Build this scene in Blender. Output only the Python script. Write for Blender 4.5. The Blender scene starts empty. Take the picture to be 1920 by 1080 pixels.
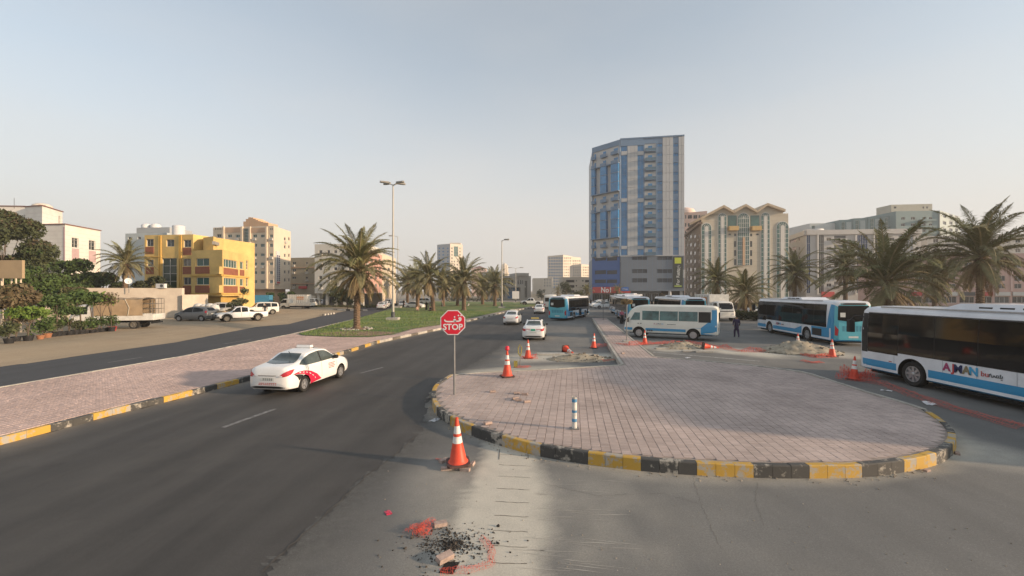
import bpy, bmesh, math, random
import numpy as np
from mathutils import Vector, Matrix
from mathutils.bvhtree import BVHTree
R = math.radians
random.seed(7)
RNG = np.random.default_rng(11)
sc = bpy.context.scene
COL = sc.collection
# ------------------------------------------------------------------ camera, sky, sun, exposure
F, CX, HY, H = 800.0, 960.0, 546.0, 3.7        # focal length (px of a 1920 wide frame), centre, horizon row, eye height (m)
cam_d = bpy.data.cameras.new('camera'); cam = bpy.data.objects.new('camera', cam_d); COL.objects.link(cam)
cam.location = (0, 0, H); cam.rotation_euler = (R(90), 0, 0)
cam_d.sensor_width = 36; cam_d.lens = 36*F/1920; cam_d.shift_y = (HY-540)/1920; cam_d.clip_end = 9000; cam_d.clip_start = .1
sc.camera = cam
SUN_EL, SUN_AZ = 13.0, -16.0                    # degrees; azimuth from +X towards +Y
sd = Vector((math.cos(R(SUN_EL))*math.cos(R(SUN_AZ)), math.cos(R(SUN_EL))*math.sin(R(SUN_AZ)), math.sin(R(SUN_EL))))
world = bpy.data.worlds.new('World'); sc.world = world; world.use_nodes = True
wn = world.node_tree.nodes; wl = world.node_tree.links; wn.clear()
sky = wn.new('ShaderNodeTexSky'); sky.sky_type = 'NISHITA'; sky.sun_disc = False
sky.sun_elevation = R(SUN_EL); sky.sun_rotation = math.atan2(sd.x, sd.y)
sky.air_density = 1.0; sky.dust_density = 1.5; sky.ozone_density = 2.0; sky.altitude = 0
hs = wn.new('ShaderNodeHueSaturation'); hs.inputs['Saturation'].default_value = .7
tc = wn.new('ShaderNodeTexCoord'); sx = wn.new('ShaderNodeSeparateXYZ'); wl.new(tc.outputs['Generated'], sx.inputs[0])
mr_ = wn.new('ShaderNodeMapRange'); mr_.interpolation_type = 'SMOOTHERSTEP'; wl.new(sx.outputs['Z'], mr_.inputs[0])
mr_.inputs[1].default_value = -.10; mr_.inputs[2].default_value = .62; mr_.inputs[3].default_value = 1.0; mr_.inputs[4].default_value = .34
hz_ = wn.new('ShaderNodeMix'); hz_.data_type = 'RGBA'; hz_.inputs[7].default_value = (3.22,3.02,2.80,1)      # dusty evening air, thickest at the horizon
cn = wn.new('ShaderNodeTexNoise'); cn.inputs['Scale'].default_value = 1.6; cn.inputs['Detail'].default_value = 6; cmp_ = wn.new('ShaderNodeMapping'); cmp_.inputs['Scale'].default_value = (1,1,3.2); wl.new(tc.outputs['Generated'], cmp_.inputs['Vector']); wl.new(cmp_.outputs[0], cn.inputs['Vector'])
cm_ = wn.new('ShaderNodeMapRange'); cm_.inputs[1].default_value = .3; cm_.inputs[2].default_value = .7; cm_.inputs[3].default_value = -.07; cm_.inputs[4].default_value = .07; wl.new(cn.outputs['Fac'], cm_.inputs[0])
ca_ = wn.new('ShaderNodeMath'); ca_.operation = 'ADD'; ca_.use_clamp = True; wl.new(mr_.outputs[0], ca_.inputs[0]); wl.new(cm_.outputs[0], ca_.inputs[1]); wl.new(ca_.outputs[0], hz_.inputs[0])      # faintly uneven haze
bg = wn.new('ShaderNodeBackground'); bg.inputs['Strength'].default_value = .15
wo = wn.new('ShaderNodeOutputWorld')
tn = wn.new('ShaderNodeMix'); tn.data_type = 'RGBA'; tn.blend_type = 'MULTIPLY'; tn.inputs[0].default_value = 1; tn.inputs[7].default_value = (.87,1.0,1.0,1)
wl.new(sky.outputs[0], hs.inputs['Color']); wl.new(hs.outputs[0], tn.inputs[6]); wl.new(tn.outputs[2], hz_.inputs[6]); wl.new(hz_.outputs[2], bg.inputs[0]); wl.new(bg.outputs[0], wo.inputs[0])
sun_d = bpy.data.lights.new('sun', 'SUN'); sun = bpy.data.objects.new('sun', sun_d); COL.objects.link(sun)
sun_d.energy = 3.6; sun_d.angle = R(2.0); sun_d.color = (1.0, .74, .50)
sun.rotation_euler = sd.to_track_quat('Z', 'Y').to_euler(); sun.location = (60, -20, 40)
vs = sc.view_settings
vs.view_transform = 'Standard'; vs.look = 'None'; vs.gamma = 1; vs.use_curve_mapping = False; vs.exposure = .75
sc.cycles.max_bounces = 6; sc.cycles.diffuse_bounces = 2; sc.cycles.glossy_bounces = 3; sc.cycles.transmission_bounces = 4
sc.cycles.transparent_max_bounces = 8; sc.cycles.volume_bounces = 0
sc.cycles.use_denoising = True

# ------------------------------------------------------------------ helpers
def gp(px, py, z=0.0):
    Y = F*(H-z)/(py-HY)
    return Vector(((px-CX)/F*Y, Y, z))
def at(px, py, Y):
    return Vector(((px-CX)/F*Y, Y, H-(py-HY)/F*Y))
def zt(py, Y):
    return H-(py-HY)/F*Y
def xt(px, Y):
    return (px-CX)/F*Y

_M = {}
def M(name, c=(.5,.5,.5), rough=.8, var=.12, scale=3., c2=None, metal=0., bump=0., bscale=60., island=0., obj=0., spec=.4, fac=(.35,.65), emit=None, coat=0., trans=0.):
    if name in _M: return _M[name]
    m = bpy.data.materials.new(name); m.use_nodes = True; nt = m.node_tree; n = nt.nodes; l = nt.links
    b = n['Principled BSDF']; b.inputs['Roughness'].default_value = rough; b.inputs['Metallic'].default_value = metal
    b.inputs['Specular IOR Level'].default_value = spec; b.inputs['Coat Weight'].default_value = coat
    geo = n.new('ShaderNodeNewGeometry')
    ca = tuple(max(0, x*(1-var)) for x in c)+(1,); cb = tuple(min(1, x*(1+var)) for x in c)+(1,)
    if c2: ca = tuple(c)+(1,); cb = tuple(c2)+(1,)
    out = None
    if var > 0 or c2:
        t = n.new('ShaderNodeTexNoise'); t.inputs['Scale'].default_value = scale; t.inputs['Detail'].default_value = 5; t.inputs['Roughness'].default_value = .65
        l.new(geo.outputs['Position'], t.inputs['Vector'])
        r = n.new('ShaderNodeMapRange'); r.inputs[1].default_value, r.inputs[2].default_value = fac
        l.new(t.outputs['Fac'], r.inputs[0])
        mx = n.new('ShaderNodeMix'); mx.data_type = 'RGBA'; l.new(r.outputs[0], mx.inputs[0])
        mx.inputs[6].default_value = ca; mx.inputs[7].default_value = cb; out = mx.outputs[2]
    else:
        rg = n.new('ShaderNodeRGB'); rg.outputs[0].default_value = tuple(c)+(1,); out = rg.outputs[0]
    for amt, src in ((island, geo.outputs['Random Per Island']), (obj, None)):
        if amt <= 0: continue
        if src is None:
            oi = n.new('ShaderNodeObjectInfo'); src = oi.outputs['Random']
        r = n.new('ShaderNodeMapRange'); r.inputs[3].default_value = 1-amt; r.inputs[4].default_value = 1+amt; l.new(src, r.inputs[0])
        h = n.new('ShaderNodeHueSaturation'); l.new(r.outputs[0], h.inputs['Value']); l.new(out, h.inputs['Color']); out = h.outputs[0]
    l.new(out, b.inputs['Base Color'])
    if bump > 0:
        t2 = n.new('ShaderNodeTexNoise'); t2.inputs['Scale'].default_value = bscale; t2.inputs['Detail'].default_value = 4
        l.new(geo.outputs['Position'], t2.inputs['Vector'])
        bp = n.new('ShaderNodeBump'); bp.inputs['Strength'].default_value = bump; bp.inputs['Distance'].default_value = .02
        l.new(t2.outputs['Fac'], bp.inputs['Height']); l.new(bp.outputs[0], b.inputs['Normal'])
    if trans:
        b.inputs['Transmission Weight'].default_value = trans
    if emit:
        b.inputs['Emission Color'].default_value = tuple(emit[:3])+(1,); b.inputs['Emission Strength'].default_value = emit[3]
    _M[name] = m
    return m

class MB:
    def __init__(s): s.v = []; s.f = []; s.m = []
    def add(s, vs_, fs_, m=0):
        o = len(s.v); s.v.extend([tuple(p) for p in vs_]); s.f.extend([tuple(i+o for i in q) for q in fs_]); s.m.extend([m]*len(fs_)); return s
    def quad(s, a, b, c, d, m=0): return s.add([a,b,c,d], [(0,1,2,3)], m)
    def box(s, x0, x1, y0, y1, z0, z1, m=0, mat=None):
        p = [(x0,y0,z0),(x1,y0,z0),(x1,y1,z0),(x0,y1,z0),(x0,y0,z1),(x1,y0,z1),(x1,y1,z1),(x0,y1,z1)]
        if mat is not None: p = [mat @ Vector(q) for q in p]
        return s.add(p, [(0,3,2,1),(4,5,6,7),(0,1,5,4),(1,2,6,5),(2,3,7,6),(3,0,4,7)], m)
    def prism(s, poly, z0, z1, m=0, top=True, bottom=True):
        n = len(poly); p = [(q[0],q[1],z0) for q in poly]+[(q[0],q[1],z1) for q in poly]
        fs = [(i,(i+1)%n,n+(i+1)%n,n+i) for i in range(n)]
        if top: fs.append(tuple(range(n,2*n)))
        if bottom: fs.append(tuple(range(n-1,-1,-1)))
        return s.add(p, fs, m)
    def tube(s, pts, r, n=8, m=0, caps=True):
        pts = [Vector(p) for p in pts]; k = len(pts)
        rs = r if isinstance(r, (list,tuple)) else [r]*k
        vs_ = []; up = Vector((0,0,1)); prev = None
        for i,p in enumerate(pts):
            d = (pts[min(i+1,k-1)]-pts[max(i-1,0)]).normalized()
            a = prev if prev is not None else (up if abs(d.z) < .9 else Vector((1,0,0)))
            a = (a-d*a.dot(d)); a = a.normalized() if a.length > 1e-6 else d.orthogonal().normalized(); prev = a; b = d.cross(a)
            for j in range(n):
                t = 2*math.pi*j/n; vs_.append(p+(a*math.cos(t)+b*math.sin(t))*rs[i])
        fs = [(i*n+j, i*n+(j+1)%n, (i+1)*n+(j+1)%n, (i+1)*n+j) for i in range(k-1) for j in range(n)]
        if caps: fs += [tuple(range(n-1,-1,-1)), tuple(range((k-1)*n, k*n))]
        return s.add(vs_, fs, m)
    def lathe(s, prof, n=16, c=(0,0,0), m=0, axis='z', rot=0.):
        vs_ = []
        for (r,z) in prof:
            for j in range(n):
                t = 2*math.pi*j/n+rot; x,y = r*math.cos(t), r*math.sin(t)
                q = (x,y,z) if axis == 'z' else ((x,z,y) if axis == 'y' else (z,x,y))
                vs_.append((c[0]+q[0],c[1]+q[1],c[2]+q[2]))
        k = len(prof)
        fs = [(i*n+j, i*n+(j+1)%n, (i+1)*n+(j+1)%n, (i+1)*n+j) for i in range(k-1) for j in range(n)]
        if axis == 'y': fs = [q[::-1] for q in fs]
        fs += [tuple(range(n-1,-1,-1)), tuple(range((k-1)*n, k*n))]
        return s.add(vs_, fs, m)
    def mesh(s, name, mats, smooth=0.):
        me = bpy.data.meshes.new(name); me.from_pydata(s.v, [], s.f)
        for x in (mats if isinstance(mats, (list,tuple)) else [mats]): me.materials.append(x)
        if len(me.polygons) and any(s.m): me.polygons.foreach_set('material_index', s.m)
        if smooth and len(me.polygons):
            me.polygons.foreach_set('use_smooth', [True]*len(me.polygons)); me.set_sharp_from_angle(angle=R(smooth))
        me.update(); return me
    def build(s, name, mats, parent=None, smooth=0., loc=None, rz=0.):
        return ob(name, s.mesh(name, mats, smooth), parent, loc, rz)
def ob(name, me, parent=None, loc=None, rz=0.):
    o = bpy.data.objects.new(name, me); COL.objects.link(o); o.parent = parent
    if loc is not None: o.location = loc
    if rz: o.rotation_euler = (0,0,rz)
    return o
def tag(o, label, cat, group=None):
    o['label'] = label; o['category'] = cat
    if group: o['group'] = group
    return o
def thing(name, label, cat, loc=(0,0,0), rz=0., group=None):
    return tag(ob(name, None, None, loc, rz), label, cat, group)
def kind(o, k): o['kind'] = k; return o
def kids(o): return [c for c in COL.objects if c.parent == o]
_KID = {}
def copy_tree(o, parent=None, top=True):
    c = o.copy(); COL.objects.link(c)
    if not top: c.parent = parent
    for ch in o.children: copy_tree(ch, c, False)
    return c
def place(o, label, loc, rz=0., group=None, scale=None):
    o.location = loc; o.rotation_euler = (0,0,rz); o['label'] = label
    if group: o['group'] = group
    if scale: o.scale = (scale,)*3 if not isinstance(scale, (tuple,list)) else scale
    return o
def resample(pts, step):
    pts = [Vector(p) for p in pts]; out = []; d = [0]
    for a,b in zip(pts, pts[1:]): d.append(d[-1]+(b-a).length)
    n = max(1, int(round(d[-1]/step)))
    for k in range(n+1):
        t = d[-1]*k/n; i = max(j for j in range(len(d)) if d[j] <= t+1e-9); i = min(i, len(pts)-2)
        out.append(pts[i].lerp(pts[i+1], (t-d[i])/max(d[i+1]-d[i],1e-9)))
    return out
def smooth_line(pts, it=2, closed=False):
    pts = [Vector(p) for p in pts]
    for _ in range(it):
        q = []; n = len(pts)
        for i in range(n if closed else n-1):
            a,b = pts[i], pts[(i+1)%n]; q += [a.lerp(b,.25), a.lerp(b,.75)]
        if not closed: q = [pts[0]]+q+[pts[-1]]
        pts = q
    return pts
def inpoly(x, y, poly):
    r = False; n = len(poly); j = n-1
    for i in range(n):
        xi,yi,xj,yj = poly[i][0],poly[i][1],poly[j][0],poly[j][1]
        if (yi > y) != (yj > y) and x < (xj-xi)*(y-yi)/(yj-yi)+xi: r = not r
        j = i
    return r
def inpoly_np(X, Y, poly):
    r = np.zeros(X.shape, bool); n = len(poly); j = n-1
    for i in range(n):
        xi,yi,xj,yj = poly[i][0],poly[i][1],poly[j][0],poly[j][1]
        if abs(yj-yi) > 1e-12:
            r ^= ((yi > Y) != (yj > Y)) & (X < (xj-xi)*(Y-yi)/(yj-yi)+xi)
        j = i
    return r
def pdist_np(X, Y, line):
    d = np.full(X.shape, 1e9)
    for a,b in zip(line, line[1:]):
        ax,ay,bx,by = a[0],a[1],b[0],b[1]; L = (bx-ax)**2+(by-ay)**2+1e-12
        t = np.clip(((X-ax)*(bx-ax)+(Y-ay)*(by-ay))/L, 0, 1)
        d = np.minimum(d, np.hypot(X-ax-t*(bx-ax), Y-ay-t*(by-ay)))
    return d
def vnoise(X, Y, s, seed=0):
    r = np.random.default_rng(seed); G = r.random((64,64)); x = X/s+1000; y = Y/s+1000
    i = np.floor(x).astype(int); j = np.floor(y).astype(int); u = x-i; v = y-j; u = u*u*(3-2*u); v = v*v*(3-2*v)
    g = lambda a,b: G[a%64,b%64]
    return (g(i,j)*(1-u)+g(i+1,j)*u)*(1-v)+(g(i,j+1)*(1-u)+g(i+1,j+1)*u)*v
def sheet(name, poly, z, mat, kindname='structure'):
    me = bpy.data.meshes.new(name); bm = bmesh.new(); vv = [bm.verts.new((p[0],p[1],z)) for p in poly]; f = bm.faces.new(vv)
    if f.normal.z < 0 or (f.normal_update() or f.normal.z < 0): f.normal_flip()
    bmesh.ops.triangulate(bm, faces=[f]); bm.to_mesh(me); bm.free(); me.materials.append(mat)
    return kind(ob(name, me), kindname)
def text(body, size, mat, parent=None, loc=(0,0,0), rot=(0,0,0), ext=.004, name='lettering', align='CENTER', width=None, bold=0.):
    cu = bpy.data.curves.new(name, 'FONT'); cu.body = body; cu.size = size; cu.extrude = ext; cu.align_x = align; cu.align_y = 'CENTER'; cu.offset = bold; cu.resolution_u = 3
    t = bpy.data.objects.new(name, cu); COL.objects.link(t); bpy.context.view_layer.update()
    dg = bpy.context.evaluated_depsgraph_get(); me = bpy.data.meshes.new_from_object(t.evaluated_get(dg)); bpy.data.objects.remove(t)
    me.materials.clear(); me.materials.append(mat)
    o = ob(name, me, parent, loc); o.rotation_euler = rot
    if width and len(me.vertices):
        xs = [v.co.x for v in me.vertices]; w = max(xs)-min(xs)
        if w > 0: o.scale = (width/w,)*3
    return o
# ------------------------------------------------------------------ ground materials
m_sand = M('sand', (.40,.30,.20), .95, .2, .35, bump=.5, bscale=9)
def ground_mat(name, base, dark, dustc, rough=.85, grain=260., darkc=(.040,.038,.036)):
    m = bpy.data.materials.new(name); m.use_nodes = True; nt = m.node_tree; n = nt.nodes; l = nt.links; b = n['Principled BSDF']
    b.inputs['Roughness'].default_value = rough; b.inputs['Specular IOR Level'].default_value = .3
    g = n.new('ShaderNodeNewGeometry')
    def noise(s, det=5, vec=None, ro=.6):
        t = n.new('ShaderNodeTexNoise'); t.inputs['Scale'].default_value = s; t.inputs['Detail'].default_value = det; t.inputs['Roughness'].default_value = ro
        l.new(vec or g.outputs['Position'], t.inputs['Vector']); return t.outputs['Fac']
    def mr(src, a, b_, c=0., d=1.):
        r = n.new('ShaderNodeMapRange'); l.new(src, r.inputs[0]); r.inputs[1].default_value = a; r.inputs[2].default_value = b_; r.inputs[3].default_value = c; r.inputs[4].default_value = d; return r.outputs[0]
    def mix(f, a, b_, blend='MIX'):
        x = n.new('ShaderNodeMix'); x.data_type = 'RGBA'; x.blend_type = blend; l.new(f, x.inputs[0])
        for s, i in ((a,6),(b_,7)):
            if isinstance(s, tuple): x.inputs[i].default_value = s+(1,)
            else: l.new(s, x.inputs[i])
        return x.outputs[2]
    mp = n.new('ShaderNodeMapping'); mp.inputs['Rotation'].default_value = (0,0,R(-8)); mp.inputs['Scale'].default_value = (1.3,.06,1); l.new(g.outputs['Position'], mp.inputs['Vector'])
    c = mix(mr(noise(1.1, 4, mp.outputs[0]), .35, .68), base, dark)            # wheel tracks along the carriageway
    c = mix(mr(noise(.35, 6), .45, .75, 0, .55), c, tuple(x*1.35 for x in base))  # pale worn patches
    a = n.new('ShaderNodeAttribute'); a.attribute_name = 'dust'; a.attribute_type = 'GEOMETRY'
    ad = n.new('ShaderNodeMath'); ad.operation = 'MULTIPLY'; l.new(a.outputs['Fac'], ad.inputs[0]); l.new(mr(noise(3.5, 8, None, .75), .25, .6, .65, 1.45), ad.inputs[1])
    c = mix(ad.outputs[0], c, dustc)
    a2 = n.new('ShaderNodeAttribute'); a2.attribute_name = 'dark'; a2.attribute_type = 'GEOMETRY'; c = mix(a2.outputs['Fac'], c, darkc)
    c = mix(mr(noise(grain, 2), .35, .7, 0, .5), c, tuple(x*.45 for x in base))   # stones in the surface
    c = mix(mr(noise(grain*.6, 2), .62, .72, 0, .6), c, tuple(min(1,x*2.4) for x in base))
    c = mix(mr(noise(38., 5, None, .8), .38, .62, 0, .6), c, tuple(x*.5 for x in base)); c = mix(mr(noise(55., 3, None, .7), .60, .72, 0, .35), c, tuple(min(1,x*1.9) for x in base)); c = mix(mr(noise(7., 6, None, .7), .42, .66, 0, .34), c, tuple(x*.66 for x in base))
    hd2 = n.new('ShaderNodeMath'); hd2.operation = 'MULTIPLY'; hd2.use_clamp = True; l.new(ad.outputs[0], hd2.inputs[0]); hd2.inputs[1].default_value = .45; c = mix(hd2.outputs[0], c, dustc)      # fine dust lies over the stones
    l.new(c, b.inputs['Base Color'])
    bp = n.new('ShaderNodeBump'); bp.inputs['Strength'].default_value = .35; bp.inputs['Distance'].default_value = .01; l.new(noise(grain*.7, 3), bp.inputs['Height']); l.new(bp.outputs[0], b.inputs['Normal'])
    _M[name] = m; return m
m_road = ground_mat('dark_asphalt', (.096,.090,.084), (.046,.043,.041), (.30,.26,.21), .72, 260., (.036,.034,.032))
m_bay = ground_mat('worn_asphalt', (.208,.205,.196), (.165,.162,.155), (.66,.61,.51), .92)
m_side = ground_mat('side_asphalt', (.085,.085,.088), (.06,.06,.062), (.35,.3,.22), .8)
m_lot = ground_mat('dusty_sand', (.46,.36,.245), (.36,.275,.185), (.55,.44,.31), .97, 90.)
m_conc = M('concrete', (.40,.38,.34), .9, .2, 2.5, bump=.3, bscale=50)
m_paver = M('pink_paver', (.435,.352,.317), .92, .16, .5, island=.09, obj=.09, spec=.2, bump=.25, bscale=120)
m_paver2 = M('rose_paver', (.475,.355,.312), .92, .14, .35, island=.09, obj=.09, spec=.2, bump=.25, bscale=120)
m_joint = M('joint_sand', (.31,.26,.225), .95, .2, 8)
m_grass = M('lawn', (.21,.21,.08), .95, .1, .3, c2=(.085,.16,.035), bump=.8, bscale=25, fac=(.38,.58))
m_soil = M('soil', (.26,.17,.115), .95, .25, 1.2, bump=.6, bscale=20)
m_line = M('road_paint', (.19,.185,.18), .85, .5, 7)
def paint_mat(name, c, wear=.52):
    m = bpy.data.materials.new(name); m.use_nodes = True; nt = m.node_tree; n = nt.nodes; l = nt.links; b = n['Principled BSDF']; b.inputs['Roughness'].default_value = .75
    g = n.new('ShaderNodeNewGeometry'); t = n.new('ShaderNodeTexNoise'); t.inputs['Scale'].default_value = 4.5; t.inputs['Detail'].default_value = 9; t.inputs['Roughness'].default_value = .72; l.new(g.outputs['Position'], t.inputs['Vector'])
    oi = n.new('ShaderNodeObjectInfo'); a = n.new('ShaderNodeMath'); a.operation = 'MULTIPLY_ADD'; l.new(oi.outputs['Random'], a.inputs[0]); a.inputs[1].default_value = .12; l.new(t.outputs['Fac'], a.inputs[2])
    r = n.new('ShaderNodeMapRange'); l.new(a.outputs[0], r.inputs[0]); r.inputs[1].default_value = wear+.06; r.inputs[2].default_value = wear+.14
    t2 = n.new('ShaderNodeTexNoise'); t2.inputs['Scale'].default_value = 1.7; l.new(g.outputs['Position'], t2.inputs['Vector'])
    x0 = n.new('ShaderNodeMix'); x0.data_type = 'RGBA'; l.new(t2.outputs['Fac'], x0.inputs[0]); x0.inputs[6].default_value = tuple(v*.8 for v in c)+(1,); x0.inputs[7].default_value = tuple(min(1,v*1.2) for v in c)+(1,)
    x = n.new('ShaderNodeMix'); x.data_type = 'RGBA'; l.new(r.outputs[0], x.inputs[0]); l.new(x0.outputs[2], x.inputs[6]); x.inputs[7].default_value = (.36,.33,.28,1); l.new(x.outputs[2], b.inputs['Base Color'])
    _M[name] = m; return m
m_kyel = paint_mat('kerb_yellow', (.50,.30,.05), .50); m_kblk = paint_mat('kerb_black', (.062,.060,.056), .52)
m_kdul = M('kerb_worn_black', (.15,.13,.105), .9, .25, 4, obj=.2); m_kgrey = M('kerb_concrete', (.42,.39,.34), .9, .2, 3, bump=.3, obj=.12); m_kwht = paint_mat('kerb_white', (.6,.56,.5), .55)

# ------------------------------------------------------------------ ground, roads
def extrap(pts, d):
    v = (pts[0]-pts[1]).normalized(); return [pts[0]+v*d]+pts
sheet('ground', [(-5000,-300),(5000,-300),(5000,8000),(-5000,8000)], -.02, M('far_ground', (.34,.28,.21), .95, .15, .02))
K1 = extrap([gp(*p) for p in ((0,835),(206,780),(371,739),(464,715),(636,667),(712,643),(828,618),(873,604.5),(944,587),(1001,576.5))], 14)      # median kerb on the main road
K2 = extrap([gp(*p) for p in ((0,734),(344,673),(550,629),(679,597),(737,579),(759,572),(790,567))], 25)                                    # median edge on the side road
K3 = extrap([gp(*p) for p in ((0,688),(330,642),(481,613),(540,608),(609,591),(679,577),(734,564.5))], 30)                                   # sandy lot edge
road_poly = K1+[Vector((16,118,0)),Vector((30,118,0)),Vector((160,75,0)),Vector((160,-12,0)),Vector((-30,-12,0))]
sheet('road', road_poly, .0, m_road)
sheet('crossing_road', [(-70,112),(70,112),(140,96),(150,108),(74,128),(-70,130)], .004, m_side)
side_poly = [p for p in K3]+[Vector((-34,150,0)),Vector((-20,150,0))]+list(reversed(K2))
sheet('side_road', side_poly, .004, m_side)
for i,(a,b,w) in enumerate((((418,802),(516,767),.14),((676,700),(718,689),.14),((203,680),(266,670),.12),((-150,1010),(-20,958),.14),((420,645),(470,637),.12))):
    p,q = gp(*a),gp(*b); d = (q-p).normalized(); s = Vector((-d.y,d.x,0))*w/2
    kind(MB().quad(p-s+Vector((0,0,.009)),q-s+Vector((0,0,.009)),q+s+Vector((0,0,.009)),p+s+Vector((0,0,.009))).build('lane_marking', m_line), 'structure')
for a,b,w in (((1225,660.5),(1425,677.5),.10),((1345,690),(1412,690.5),.0)):
    if w:
        p,q = gp(*a),gp(*b); d = (q-p).normalized(); s = Vector((-d.y,d.x,0))*w/2; zz = Vector((0,0,.0095)); kind(MB().quad(p-s+zz,q-s+zz,q+s+zz,p+s+zz).build('bay_marking', M('pale_paint',(.5,.5,.48),.85,.4,6)), 'structure')
# island outline, top outer edge of its kerb
ISL_PX = [(843,702),(813,720),(808,737),(813,760),(840,778),(867,793),(927,813),(1000,833),(1080,846),(1163,856),(1256,865),(1358,870),(1451,873),(1547,873),(1636,871),(1706,861),(1755,851),(1782,838),(1795,821),(1790,806),(1778,792),(1739,767),(1698,753),(1620,731),(1514,697),(1413,684),(1336,677),(1230,668)]
KH, MH = .26, .19
ISL = [gp(x,y,KH) for x,y in ISL_PX]
PEN_R = [gp(1228,667,KH),gp(1137,596,KH)]; PEN_L = [gp(1110,596,KH),gp(1164,683,KH)]
ISL_BACK = [gp(1050,690,KH),gp(900,697,KH)]
ISL_S = resample(smooth_line(ISL, 2), .12)
island_poly = ISL_S+PEN_R+PEN_L+ISL_BACK
# old asphalt of the bus bay: a fine sheet that carries a dust attribute
SEAM = [gp(*p) for p in ((380,1180),(490,1072),(600,975),(690,890),(745,850),(780,818),(800,780),(806,735))]+[gp(843,703),gp(905,672),gp(953,640),gp(1000,606),gp(1035,586)]
bay_poly = SEAM+[Vector((13,100,0)),Vector((26,110,0)),Vector((150,70,0)),Vector((150,2,0))]
DUST_LINES = []
def build_bay():
    xs = np.arange(-9, 44, .2); ys = [3.2]
    while ys[-1] < 100: ys.append(ys[-1]*1.0125)
    ys = np.array(ys); X,Y = np.meshgrid(xs, ys)
    jx = (RNG.random(X.shape)-.5)*.12; X = X+jx
    ny,nx = X.shape
    cx = (X[:-1,:-1]+X[1:,1:])/2; cy = (Y[:-1,:-1]+Y[1:,1:])/2
    inside = inpoly_np(cx, cy, bay_poly)
    d = np.zeros(X.shape)
    tr = [gp(960,842),gp(945,930),gp(930,1020),gp(920,1120)]
    dt = pdist_np(X, Y, tr); n1 = vnoise(X,Y,.5,3); n2 = vnoise(X,Y,1.6,4); n3 = vnoise(X,Y,.16,5)
    d += np.clip(1.35-np.clip(dt-.30,0,9)/(.22+.5*n2), 0, 1)*(.85+.6*n1)
    dl = pdist_np(X, Y, [gp(840,890),gp(880,985),gp(860,1080)]); d += np.clip(1-dl/1.2,0,1)*(.22+.12*n1); dl2 = pdist_np(X, Y, [gp(1010,870),gp(1080,960),gp(1120,1080)]); d += np.clip(1-dl2/1.6,0,1)*(.06+.10*n1)
    di = pdist_np(X, Y, [Vector((p.x,p.y,0)) for p in ISL_S]); d += np.clip(1-di/(.25+.35*n2), 0, 1)*(.25+.2*n1)
    for line, rad, amt in DUST_LINES:
        dd = pdist_np(X, Y, line); d += np.clip(1.3-dd/(rad*(.6+.8*n2)), 0, 1)*amt
    d += .16*n2*n2*n1; d = np.clip(d, 0, 1)
    dsm = pdist_np(X, Y, SEAM); dk = np.clip(1-dsm/(.7+1.7*n2+.4*n1), 0, 1)**1.2*np.clip(.8+.4*n3, 0, 1); dk *= np.clip(1-d*.8,0,1)
    idx = np.arange(ny*nx).reshape(ny,nx)
    fs = np.stack([idx[:-1,:-1],idx[:-1,1:],idx[1:,1:],idx[1:,:-1]], -1)[inside]
    me = bpy.data.meshes.new('bus_bay'); me.from_pydata(np.stack([X.ravel(),Y.ravel(),np.full(X.size,.004)],1).tolist(), [], fs.tolist())
    at_ = me.attributes.new('dust','FLOAT','POINT'); at_.data.foreach_set('value', d.ravel().astype(np.float32)); at2 = me.attributes.new('dark','FLOAT','POINT'); at2.data.foreach_set('value', np.clip(dk,0,1).ravel().astype(np.float32))
    me.materials.append(m_bay); me.update(); kind(ob('bus_bay', me), 'structure')
DUST_LINES += [([gp(1000,672),gp(1150,668)],1.4,.75),([gp(1060,690),gp(905,697)],.9,.5),([gp(1240,652),gp(1340,655),gp(1420,660)],1.3,.8),([gp(1430,662),gp(1540,664)],1.6,.6),([gp(1790,842),gp(1850,850)],.9,.4)]
build_bay()
def build_lanes():
    # carriageway surface: tyre-polished tracks, oil drips between them and sand drifted against the kerb
    xs = np.arange(-40, 13, .22); ys = [3.0]
    while ys[-1] < 84: ys.append(ys[-1]*1.013)
    X,Y = np.meshgrid(xs, np.array(ys)); cx = (X[:-1,:-1]+X[1:,1:])/2; cy = (Y[:-1,:-1]+Y[1:,1:])/2
    inside = inpoly_np(cx, cy, road_poly) & ~inpoly_np(cx, cy, bay_poly)
    d = pdist_np(X, Y, K1); n1 = vnoise(X,Y,.6,21); n2 = vnoise(X,Y,2.4,22); n3 = vnoise(X,Y,.22,23)
    lane = np.mod(d-.35, 3.6); tr = np.exp(-((lane-.95)/.33)**2)+np.exp(-((lane-2.65)/.33)**2); oil = np.exp(-((lane-1.8)/.22)**2)*(n1 > .55)*n3
    dark = np.clip(tr*(.35+.5*n2)+oil*.8+np.clip(n2-.62,0,1)*1.2, 0, .9)
    dust = np.clip(np.exp(-d/(.18+.35*n2))*(.55+.5*n1)+.07*n2*n3, 0, 1)
    idx = np.arange(X.size).reshape(X.shape); fs = np.stack([idx[:-1,:-1],idx[:-1,1:],idx[1:,1:],idx[1:,:-1]], -1)[inside]
    me = bpy.data.meshes.new('carriageway'); me.from_pydata(np.stack([X.ravel(),Y.ravel(),np.full(X.size,.0022)],1).tolist(), [], fs.tolist())
    for nm,v in (('dust',dust),('dark',dark)): a_ = me.attributes.new(nm,'FLOAT','POINT'); a_.data.foreach_set('value', v.ravel().astype(np.float32))
    me.materials.append(m_road); me.update(); kind(ob('carriageway', me), 'structure')
build_lanes()
bp2 = MB()
for a in (((955,843),(935,862)),((993,843),(990,860))):
    p,q = gp(*a[0]),gp(*a[1]); bp2.box(min(p.x,q.x),min(p.x,q.x)+.012,q.y,p.y,.006,.010)
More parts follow.
